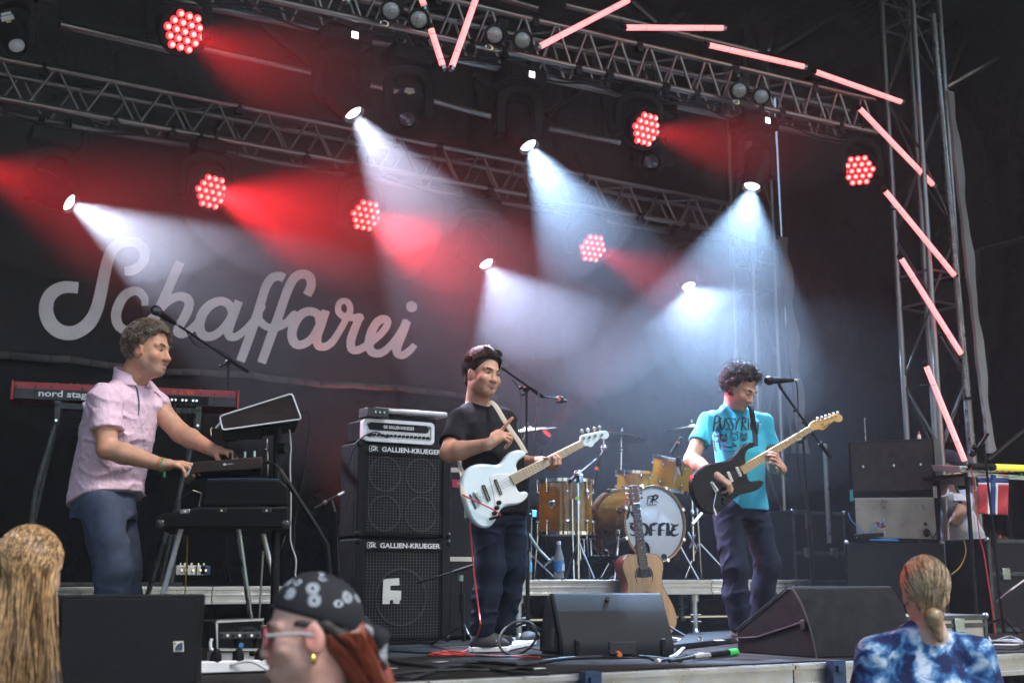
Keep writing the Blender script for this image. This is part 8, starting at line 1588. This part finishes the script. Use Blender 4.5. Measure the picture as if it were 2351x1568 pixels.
for x, y in ((168, 1012), (342, 1002), (808, 988), (305, 1140), (340, 1260), (188, 1275), (838, 1248), (992, 1248), (842, 1306), (1000, 1304)): c_ = pt(c_rgt, x, y, d=RD + .004); T.part('rivet', MB().cyl(c_, c_ + Vector((0, -.004, 0)), .0035, 8), 'black_metal' if y < 1020 else 'steel', ch)
T.part('mains_switch', MB().prism(P_(c_rgt, [(903, 1158), (932, 1158), (932, 1194), (903, 1194)], d=RD + .0), (0, .01, 0)), 'print_black', ch)
c_ = pt(c_rgt, 922, 1275, d=RD); T.part('mains_plug', MB().lathe(c_, (0, -1, 0), [(.034, 0), (.03, .02), (.012, .035)], 6), 'black_plastic', ch); T.part('mains_lead', MB().tube(smooth_path([c_ + Vector((0, -.03, 0)), pt(c_rgt, 1000, 1330, d=RD - .05), pt(c_rgt, 1060, 1350, d=RD - .02), drop(pt(c_rgt, 1080, 1500, d=RD))], 5), .006, 7), 'cable_black', ch)
pie = [pt(c_rgt, 430, 1165, d=RD + .001)] + [pt(c_rgt, 430 + 68 * math.cos(R(t)), 1165 + 66 * math.sin(R(t)), d=RD + .001) for t in range(25, 215, 15)]
K('sticker_red', (.22, .04, .035), .6); T.part('sticker', MB().prism(pie, (0, .003, 0)), 'sticker_red', ch); T.part('sticker_rim', MB().tube(pie + pie[:1], .0022, 5), 'print_white', ch); T.part('sticker_rim', MB().tube([pie[0], pie[len(pie) // 2]], .002, 5), 'print_white', ch)
A_ = Thing('power_adapter', 'long black adapter with blue leads in front of the metal chassis', 'adapter', pt(c_rgt, 310, 1335, d=RD - .06)); A_.part('body', MB().prism(P_(c_rgt, [(182, 1288), (455, 1268), (462, 1315), (190, 1345)], d=RD - .09), (0, .06, 0)), 'black_plastic', bevel=.006)
A_.part('plug_end', MB().cyl(pt(c_rgt, 150, 1324, d=RD - .06), pt(c_rgt, 188, 1320, d=RD - .06), .008, 8).cyl(pt(c_rgt, 455, 1250, d=RD - .06), pt(c_rgt, 462, 1305, d=RD - .06), .007, 8), 'silver_paint')
lead('blue patch lead curving over the metal chassis', [pt(c_rgt, 60, 1050, d=RD), pt(c_rgt, 90, 1130, d=RD - .03), pt(c_rgt, 180, 1225, d=RD - .05), pt(c_rgt, 240, 1285, d=RD - .06)], .0045, 'cable_blue')
lead('short blue lead plugged beside the red sticker', [pt(c_rgt, 285, 1280, d=RD - .06), pt(c_rgt, 340, 1225, d=RD - .05), pt(c_rgt, 400, 1190, d=RD - .05), pt(c_rgt, 440, 1160, d=RD - .05), pt(c_rgt, 452, 1130, d=RD - .03), pt(c_rgt, 448, 1200, d=RD - .02)], .0045, 'cable_blue')
lead('blue lead lying along the case under the chassis', [pt(c_rgt, 300, 1352, d=RD - .09), pt(c_rgt, 480, 1355, d=RD - .1), pt(c_rgt, 610, 1360, d=RD - .08), pt(c_rgt, 560, 1342, d=RD - .06), pt(c_rgt, 420, 1345, d=RD - .06)], .006, 'cable_blue')
T = Thing('road_case', 'black road case carrying the bare metal amplifier', 'road case', drop(pt(c_rgt, 560, 1500, Y=RY + .1))); zt2 = pt(c_rgt, 560, 1385, d=RD).z; ca_ = drop(pt(c_rgt, 40, 1400, d=RD - .05)); cb_ = drop(pt(c_rgt, 1100, 1400, d=RD - .05)); up_ = UP * (zt2 - ZS - .004)
T.part('body', MB().prism([ca_, cb_, cb_ + up_, ca_ + up_], SR * .5), 'case_laminate', bevel=.006)
for p_ in (ca_, cb_): T.part('corner_edge', MB().tube([p_ + UP * .01 - SR * .003, p_ + up_ - SR * .003], .012, 6), 'black_metal'); T.part('ball_corner', MB().sphere(p_ + up_, .02, 10, 7), 'steel')
for f in (.2, .8): T.part('butterfly_latch', MB().box(ca_.lerp(cb_, f) + UP * .3 - SR * .008, (.06, .014, .07), Matrix((Vector((SR.y, -SR.x, 0)), SR, UP)).transposed()), 'steel', bevel=.004)
# small bits on top of the amplifier
T = Thing('spray_bottle', 'small white bottle with red cap standing on the brown amplifier', 'bottle', pt(c_rgt, 848, 255, d=RD + .1)); b_ = pt(c_rgt, 848, 256, d=RD + .1); h2 = pt(c_rgt, 848, 150, d=RD + .1).z - b_.z
T.part('body', MB().lathe(b_, (0, 0, 1), [(.013, 0), (.013, h2 * .55), (.007, h2 * .68)], 14), 'white_plastic'); T.part('cap', MB().lathe(b_ + UP * h2 * .68, (0, 0, 1), [(.007, 0), (.005, h2 * .32)], 10), 'tape_orange')
T = Thing('slim_antenna', 'thin metal antenna standing behind the brown amplifier', 'antenna', pt(c_rgt, 250, 230, Y=RY + .6)); T.part('rod', MB().cyl(drop(pt(c_rgt, 252, 260, Y=RY + .5)), pt(c_rgt, 240, 20, Y=RY + .5), .004, 8), 'steel'); T.part('tip', MB().sphere(pt(c_rgt, 240, 15, Y=RY + .5), .009, 8, 6), 'chrome')
# table with mixer, flag, yellow tube
TY = 6.2
T = Thing('folding_table', 'black table with white rim under the mixer and flag', 'table', drop(pt(c_rgt, 1700, 650, Y=TY + .3)))
za2 = pt(c_rgt, 1690, 648, Y=TY).z; x0_ = pt(c_rgt, 1382, 645, Y=TY).x; x1_ = pt(c_rgt, 2500, 645, Y=TY).x
T.part('table_top', MB().box(((x0_ + x1_) / 2, TY + .3, za2 - .002), (x1_ - x0_, .6, .028)), 'black_plastic', bevel=.003); T.part('rim', MB().box(((x0_ + x1_) / 2, TY - .004, za2), (x1_ - x0_, .012, .034)), 'white_plastic', bevel=.003)
for x in (x0_ + .05, x1_ - .05):
    for y in (TY + .05, TY + .55): T.part('leg', MB().cyl((x, y, ZS), (x, y, za2 - .015), .016, 10), 'black_metal')
T = Thing('mixing_desk', 'small silver mixer with black knobs on the table', 'mixer', pt(c_rgt, 1600, 610, Y=TY + .1)); mz = [pt(c_rgt, x, y, Y=TY + .02) for x, y in ((1290, 536), (1900, 560), (1925, 606), (1310, 606))]
T.part('panel', MB().prism(mz, (0, .26, .03)), 'silver_paint', bevel=.004)
for i in range(18): c_ = pt(c_rgt, 1335 + 33 * i, 558 + i * 1.5 + (12 if i % 2 else 0), Y=TY + .015); T.part('knob', MB().cyl(c_, c_ + Vector((0, -.012, 0)), .007, 8), 'black_plastic')
K('yellow_plastic_glow', (.75, .66, .05), .4, emit=(1, .85, .12), es=.25)  # weak glow put into plain plastic to make it look bright
T = Thing('light_tube', 'yellow plastic tube with an added faint glow and black grip lying over the mixer', 'light tube', pt(c_rgt, 1680, 560, Y=TY - .05)); a_ = pt(c_rgt, 1410, 540, Y=TY - .04); b_ = pt(c_rgt, 1672, 548, Y=TY - .04); e_ = pt(c_rgt, 2200, 566, Y=TY - .04)
T.part('grip', MB().tube([a_, b_], .026, 14), 'black_plastic'); T.part('tube', MB().tube([b_, e_], .025, 14), 'yellow_plastic_glow')
K('flag_red', (.42, .028, .035), .8, bump=.3, bs=300); K('flag_blue', (.010, .035, .16), .8, bump=.3, bs=300); K('flag_white', (.66, .65, .64), .8, bump=.3, bs=300)
T = Thing('norwegian_flag', 'small Norwegian flag hanging from the table rim', 'flag', pt(c_rgt, 1660, 640, Y=TY - .03))
def fl_pt(u, v):
    x = 1492 + (1833 - 1492) * u + (8 * v if u < .5 else -8 * v); y = 634 + (1062 - 634) * v + 20 * v * u; return pt(c_rgt, x, y, Y=TY - .03 + .022 * math.sin(u * 7 + v * 2.5) * (.3 + v) + .008 * math.sin(v * 9 + u * 4))
ub = [0, .305, .40, .585, .66, 1.0]; vb = [0, .035, .075, .20, .245, 1.0]
def cell(name, m, u0, u1, v0, v1):
    nu = max(2, int((u1 - u0) * 20)); nv = max(2, int((v1 - v0) * 24)); vs = [fl_pt(u0 + (u1 - u0) * i / nu, v0 + (v1 - v0) * j / nv) for j in range(nv + 1) for i in range(nu + 1)]; w = nu + 1
    o = T.part(name, MB().add(vs, [(j * w + i, j * w + i + 1, (j + 1) * w + i + 1, (j + 1) * w + i) for j in range(nv) for i in range(nu)]), m); sm = o.modifiers.new('thick', 'SOLIDIFY'); sm.thickness = .002
for u0, u1, uc in zip(ub[:-1], ub[1:], 'rwbwr'):
    for v0, v1, vc in zip(vb[:-1], vb[1:], 'rwbwr'):
        c = 'b' if 'b' in (uc, vc) else 'w' if 'w' in (uc, vc) else 'r'; cell({'r': 'red_field', 'w': 'white_stripe', 'b': 'blue_cross'}[c], {'r': 'flag_red', 'w': 'flag_white', 'b': 'flag_blue'}[c], u0, u1, v0, v1)
T = Thing('microphone_stand', 'tall black stand with a dark microphone in front of the flag', 'microphone stand', drop(pt(c_rgt, 1710, 1600, Y=5.95)))
stand(T, pt(c_rgt, 1560, 290, Y=5.95), drop(pt(q9, 2215, 1165, Y=5.95)), r=.012, th=.5); mh = pt(c_rgt, 1610, 175, Y=5.9); T.part('boom', MB().cyl(mh, pt(c_rgt, 1440, 420, Y=6.0), .012, 10), 'black_metal'); T.part('clutch', MB().sphere(pt(c_rgt, 1540, 300, Y=5.95), .026, 10, 8).sphere(pt(c_rgt, 1455, 330, Y=5.98), .022, 10, 8).sphere(pt(c_rgt, 1430, 400, Y=6.0), .024, 10, 8), 'black_plastic'); T.part('boom', MB().cyl(pt(c_rgt, 1600, 480, Y=6.0), pt(c_rgt, 2030, 130, Y=5.9), .02, 10), 'black_metal')
lead('thin red lead hanging in front of the flag', [pt(c_rgt, 1415, 560, Y=TY - .06), pt(c_rgt, 1450, 750, Y=TY - .06), pt(c_rgt, 1475, 1000, Y=TY - .06), pt(c_rgt, 1520, 1350, Y=TY - .06), pt(c_rgt, 1570, 1560, Y=TY - .06), drop(pt(q9, 2150, 1040, Y=TY - .08))], .0045, 'cable_red')
lead('thin white lead beside the red one at the flag', [pt(c_rgt, 1455, 640, Y=TY - .05), pt(c_rgt, 1475, 800, Y=TY - .05), pt(c_rgt, 1440, 820, Y=TY - .03), drop(pt(c_rgt, 1470, 1300, Y=TY), za2 - .4)], .003, 'cable_white')
K('cable_green', (.02, .22, .12), .5)
lead('green lead draped over the mixer', [pt(c_rgt, 1195, 630, Y=TY + .05), pt(c_rgt, 1280, 580, Y=TY), pt(c_rgt, 1390, 560, Y=TY - .02), pt(c_rgt, 1700, 640, Y=TY - .05), pt(c_rgt, 1900, 655, Y=TY - .04), pt(c_rgt, 1985, 620, Y=TY - .02), pt(c_rgt, 1900, 590, Y=TY)], .0035, 'cable_green')
lead('yellow lead looping down left of the flag', [pt(q9, 1900, 440, Y=6.5), pt(q9, 1935, 560, Y=6.5), pt(q9, 1965, 690, Y=6.5), pt(q9, 1930, 790, Y=6.5), pt(q9, 1870, 845, Y=6.5)], .004, 'cable_yellow')
lead('white lead rising to the right edge of the stage', [floor_at(*q9(2080, 1110)), pt(q9, 2200, 1000, Y=5.9), pt(q9, 2351, 885, Y=5.8), pt(q9, 2450, 820, Y=5.8)], .006, 'cable_white')
# crouching stage hand behind the table: cap, white shirt
cpd = 7.15; K('cap_navy', (.012, .014, .035), .8, bump=.3, bs=300); K('tee_white', (.60, .60, .70), .85, bump=.4, bs=300)
T = person('crouching person in navy cap and white t-shirt behind the flag table', drop(pt(c_rgt, 1300, 1400, Y=cpd))); hd_c = pt(c_rgt, 1170, 560, Y=cpd); fw = Vector((.5, -.75, -.55)); Mh = frame(fw); HX = (hd_c, Mh, 1.05); nk = hd_c + Vector((.03, .04, -.16)); pel = drop(pt(c_rgt, 1380, 1250, Y=cpd + .1), ZS + .42)
B = SDF(); add_head(B, hd_c, Mh, 1.05, nk); sR = nk + Vector((-.15, 0, -.08)); sL = nk + Vector((.20, 0, -.08)); B.loft([pel.z, (pel.z + nk.z) / 2, nk.z - .05], [pel.x, (pel.x + nk.x) / 2, nk.x], [pel.y, pel.y - .05, nk.y], [.15, .16, .1], [.11, .12, .08], 0, .03); slope(B, nk, sR, sL, .05)
eR = pt(c_rgt, 1120, 720, Y=cpd - .1); eL = pt(c_rgt, 1260, 1135, Y=cpd - .2); arm_sdf(B, sR, eR, pt(c_rgt, 1180, 660, Y=cpd - .3)); arm_sdf(B, sL, eL, pt(c_rgt, 1210, 1160, Y=cpd - .35)); kR = pel + Vector((-.1, -.4, .05)); kL = pel + Vector((.15, -.4, .05)); leg_sdf(B, pel + Vector((-.09, 0, 0)), kR, drop(kR + Vector((0, .2, 0)), ZS + .08)); leg_sdf(B, pel + Vector((.09, 0, 0)), kL, drop(kL + Vector((0, .2, 0)), ZS + .08))
hand_sdf(B, pt(c_rgt, 1180, 660, Y=cpd - .3), Vector((.5, -.5, .2)), Vector((0, -.4, 1)), [(20, 30, 20)] * 4, TH_REL, 1.0, side=1); V, Q = B.mesh(.011); sub(T, 'body', V, Q, 'skin', None, skin_colors(V, (.46, .28, .21), HX))
S = SDF(); S.loft([pel.z - .02, (pel.z + nk.z) / 2, nk.z - .06], [pel.x, (pel.x + nk.x) / 2, nk.x], [pel.y, pel.y - .06, nk.y], [.18, .185, .12], [.14, .15, .10], 0, .03); slope(S, nk - UP * .0, sR, sL, .062); S.sleeve(sR, eR, .07, .08, .5); S.sleeve(sL, eL, .07, .085, .5); S.warp(FOLD(301, .012, 9, 24, (1, 1, 1))); S.cone(nk, nk + UP * .1 + Vector((0, -.04, 0)), .06, .08, .006, True); V, Q = S.mesh(.010); ts = sub(T, 't_shirt', V, Q, 'tee_white'); bv = bvh_of(V, Q)
project(T, 'print_letter', [([(1225, 990), (1305, 995), (1255, 965), (1310, 935), (1225, 925)], 18, 0, 0)], c_rgt, 4, 'print_black', bv, ts)
trousers(pel, ((pel + Vector((-.09, 0, 0)), kR, drop(kR + Vector((0, .2, 0)), ZS + .08)), (pel + Vector((.09, 0, 0)), kL, drop(kL + Vector((0, .2, 0)), ZS + .08))), (.105, .09, .08, .07), .17, .13, 0, 'jeans_grey', 303, T)
cap = hair_cap(HX, [((0, .02, .035), (0, .15, -1))], .012, 305, .001, (5, 9)); co = sub(T, 'cap', cap[0], cap[1], 'cap_navy'); T.part('cap_peak', MB().prism([hd_c + Mh @ (Vector((x, y, .035 - .12 * (y - .08))) * 1.05) for x, y in [(-.075, .06), (-.06, .13), (0, .16), (.06, .13), (.075, .06)]], Mh @ Vector((0, 0, .008))), 'cap_navy', co, bevel=.002)
bv = bvh_of(cap[0], cap[1]); project(T, 'cap_lettering', [([(1108, 490), (1098, 482), (1092, 492), (1098, 502), (1108, 496)], 4, 0, 0), ([(1118, 480), (1116, 502)], 4, 0, 0), ([(1116, 481), (1132, 484)], 4, 0, 0), ([(1117, 491), (1129, 493)], 4, 0, 0), ([(1100, 515), (1170, 500)], 5, 0, 0)], c_rgt, 1.5, 'print_white', bv, co)
# flight cases in the background
def fcase(lab, x0, y0, x1, y1, Y, dep, base=ZS, m='case_laminate'):
    a_ = at(x0, y0, Y=Y); b_ = at(x1, y1, Y=Y); z1_ = a_.z; T = Thing('flight_case', lab, 'flight case', ((a_.x + b_.x) / 2, Y + dep / 2, base), 'flight cases at the back of the stage'); w = b_.x - a_.x; h = z1_ - base
    T.part('body', MB().box(((a_.x + b_.x) / 2, Y + dep / 2, base + h / 2), (w, dep, h - .004)), m, bevel=.005)
    for z in (base + .02, z1_ - .02, base + h * .62): T.part('edging', MB().box(((a_.x + b_.x) / 2, Y - .003, z), (w + .004, .01, .03)), 'stand_metal', bevel=.002)
    for x in (a_.x + .012, b_.x - .012): T.part('edging', MB().box((x, Y - .0045, base + h / 2), (.03, .01, h - .002)), 'stand_metal', bevel=.002)
    for f in (.25, .75): T.part('butterfly_latch', MB().box((a_.x + w * f, Y - .012, base + h * .62), (.09, .012, .09)), 'steel', bevel=.004)
    for x in (a_.x, b_.x): T.part('ball_corner', MB().sphere((x, Y, z1_ - .01), .022, 10, 7), 'steel')
fcase('dark flight case right behind the guitarist trousers', 1818, 1170, 1945, 1330, 8.75, .5)
fcase('dark flight case left of the brown amplifier', 1775, 1210, 1850, 1330, 9.1, .4)
fcase('silver lidded flight case behind the tie-dye shirt', 1990, 1415, 2266, 1460, 5.55, .4, m='sheet_metal')
fcase('dark equipment case under the flag', 2265, 1235, 2420, 1400, 6.45, .4)
T = Thing('folded_gel', 'crumpled orange foil hanging under the table', 'foil', pt(c_rgt, 1700, 1400, Y=6.6)); K('foil_orange', (.35, .09, .01), .25, .3, bump=.8, bs=30)
rr = random.Random(5); g_ = [[pt(c_rgt, 1560 + 90 * i + 10 * j, 1330 + 45 * j + (i == 0) * 60 - (i == 2) * 40, Y=6.6 + rr.uniform(-.03, .03)) for i in range(4)] for j in range(5)]; vs = [p for row in g_ for p in row]; o = T.part('sheet', MB().add(vs, [(j * 4 + i, j * 4 + i + 1, j * 4 + i + 5, j * 4 + i + 4) for j in range(4) for i in range(3)]), 'foil_orange', smooth=False); sm = o.modifiers.new('thick', 'SOLIDIFY'); sm.thickness = .002
T = Thing('cross_member', 'grey aluminium strut standing right of the guitarist', 'strut', drop(pt(q9, 1040, 385, Y=8.3), ZS + .4)); T.part('profile', MB().box((pt(q9, 1048, 230, Y=8.3) + pt(q9, 1040, 385, Y=8.3)) / 2, (.03, .03, .9)), 'aluminium_bright', bevel=.003); T.part('foot', MB().box(drop(pt(q9, 1040, 385, Y=8.3), ZS + .415), (.12, .12, .02)), 'steel'); T.o.children[0].location.z = ZS + .88 - ((pt(q9, 1048, 230, Y=8.3) + pt(q9, 1040, 385, Y=8.3)) / 2).z
# floor cables
def fl_cable(lab, q, pts_, r, m='cable_black', z=0):
    lead(lab, [floor_at(*q(x, y)) + UP * (r + z + random.uniform(0, .004)) for x, y in pts_], r, m, n=6)
fl_cable('thick black cable running along the stage front', q8, [(120, 1400), (330, 1420), (480, 1455), (700, 1470), (900, 1440), (1050, 1445), (1250, 1460), (1500, 1420), (1800, 1400), (2000, 1400), (2300, 1430)], .009)
fl_cable('black cable lying behind the thick stage front cable', q8, [(100, 1350), (300, 1360), (520, 1370), (800, 1380), (1060, 1400), (1300, 1390), (1500, 1400), (1750, 1390), (2050, 1385)], .006)
fl_cable('pair of grey cables curving towards the bandana', q8, [(240, 1520), (480, 1545), (600, 1525), (760, 1470), (900, 1465), (1100, 1500), (1260, 1515), (1420, 1520)], .008)
fl_cable('grey cable crossing the front edge', q8, [(260, 1540), (500, 1510), (650, 1500), (820, 1490), (1000, 1490), (1200, 1480), (1320, 1490)], .007)
fl_cable('thin black cable running to the middle monitor', q8, [(1240, 1325), (1400, 1360), (1600, 1390), (1900, 1405), (2100, 1395), (2240, 1370), (2260, 1330)], .005)
fl_cable('black cable winding left below the cabinets', q8, [(200, 1085), (330, 1190), (480, 1260), (640, 1320), (820, 1370), (900, 1385)], .004)
fl_cable('black cable in front of the right monitor', q9, [(0, 1290), (100, 1300), (200, 1290), (330, 1265), (430, 1260)], .006)
fl_cable('white multicore curling at the right of the middle monitor', q9, [(0, 1410), (60, 1370), (100, 1320), (60, 1290), (160, 1300), (260, 1275), (360, 1258), (440, 1262)], .007, 'cable_white')
fl_cable('second white cable loop beside the middle monitor', q9, [(-20, 1390), (40, 1395), (90, 1350), (120, 1310), (70, 1280), (0, 1270)], .005, 'cable_white')
for i, (lab, m_) in enumerate((('black cable at the bottom of the tangle behind the tie-dye shirt', 'cable_black'), ('white cable on top of the tangle behind the tie-dye shirt', 'cable_white'), ('grey cable woven through the tangle behind the tie-dye shirt', 'silver_paint'))): fl_cable(lab, q9, [(2060 + 30 * i, 1330 - 18 * i), (2150, 1290 + 16 * i), (2260, 1310 - 12 * i), (2351, 1300 + 18 * i), (2300, 1345 - 10 * i), (2150, 1350 - 14 * i)], .006, m_, z=.012 * i)
c_ = floor_at(*q8(1215, 1385)); P = [c_ + Vector((math.cos(t) * .115, math.sin(t) * .05, .095 + .085 * math.sin(t + .5))) for t in np.linspace(0, 12.4, 40)]; solo('cable', MB().tube(P, .0065, 7), 'cable_black', 'springy coil of black cable right of the white soled shoes', 'cable', P[0])
T = Thing('cable_connector', 'black cable connector with green tip in front of the right monitor', 'connector', floor_at(*q9(330, 1390))); a_ = floor_at(*q9(160, 1420)) + UP * .02; b_ = floor_at(*q9(440, 1385)) + UP * .02
T.part('sleeve', MB().cyl(a_, a_.lerp(b_, .35), .014, 12), 'silver_paint'); T.part('body', MB().cyl(a_.lerp(b_, .35), a_.lerp(b_, .8), .016, 12), 'black_plastic'); K('plug_green', (.05, .5, .10), .5); T.part('tip', MB().cyl(a_.lerp(b_, .8), b_, .020, 12), 'plug_green'); T.part('tail', MB().cyl(floor_at(*q9(0, 1440)) + UP * .014, a_, .009, 10), 'cable_black')
T = Thing('cable_clamp', 'chrome shackle on the white multicore by the stage edge', 'shackle', floor_at(*q9(205, 1330))); c_ = floor_at(*q9(205, 1320)); T.part('bow', MB().ring(c_ + UP * .03, (.4, -1, .2), .022, .005, 18, 6), 'chrome'); T.part('pin', MB().cyl(c_ + Vector((-.025, 0, .01)), c_ + Vector((.025, 0, .01)), .005, 8), 'chrome')
T = Thing('cable_ramp', 'flat black cable ramp with a white patch between the monitors', 'cable ramp', floor_at(*q9(200, 1310))); rp = [floor_at(*q9(x, y)) for x, y in ((20, 1350), (440, 1300), (430, 1240), (120, 1268))]; T.part('ramp', MB().prism([p + UP * .002 for p in rp], (0, 0, .03)), 'black_plastic', bevel=.004); c_ = floor_at(*q9(330, 1320)); T.part('white_patch', MB().box(c_ + UP * .034, (.06, .04, .004)), 'white_plastic')
fl_cable('cable with printed tag beside the middle monitor', q8, [(2080, 1400), (2140, 1430), (2200, 1425), (2330, 1400)], .008); T = Thing('cable_tag', 'small white tag wrapped on a cable beside the middle monitor', 'tag', floor_at(*q8(2133, 1440))); c_ = floor_at(*q8(2133, 1440)); T.part('wrap', MB().cyl(c_ + Vector((0, 0, .012)), c_ + Vector((.022, .008, .014)), .013, 12), 'label_white')

# tape marks and scuffs on the deck
K('tape_grey', (.30, .30, .29), .8, var=.3, vs=40); rr = random.Random(31)
for i, (x, y, a_, w_, m_, lab) in enumerate(((1010, 1520, .4, .09, 'tape_grey', 'grey gaffer tape strip on the deck below the cabinets'), (880, 1535, -.3, .13, 'tape_grey', 'grey gaffer tape strip on the deck behind the bandana'), (1235, 1535, .1, .07, 'tape_white', 'white spike mark on the deck in front of the cable coil'), (1610, 1500, .9, .06, 'tape_white', 'white spike mark on the deck left of the right monitor'))):
    c_ = floor_at(x, y); M_ = Matrix.Rotation(a_, 3, 'Z'); solo('tape_mark', MB().box(c_ + UP * .003, (w_, .035, .002), M_), m_, lab, 'tape', c_)
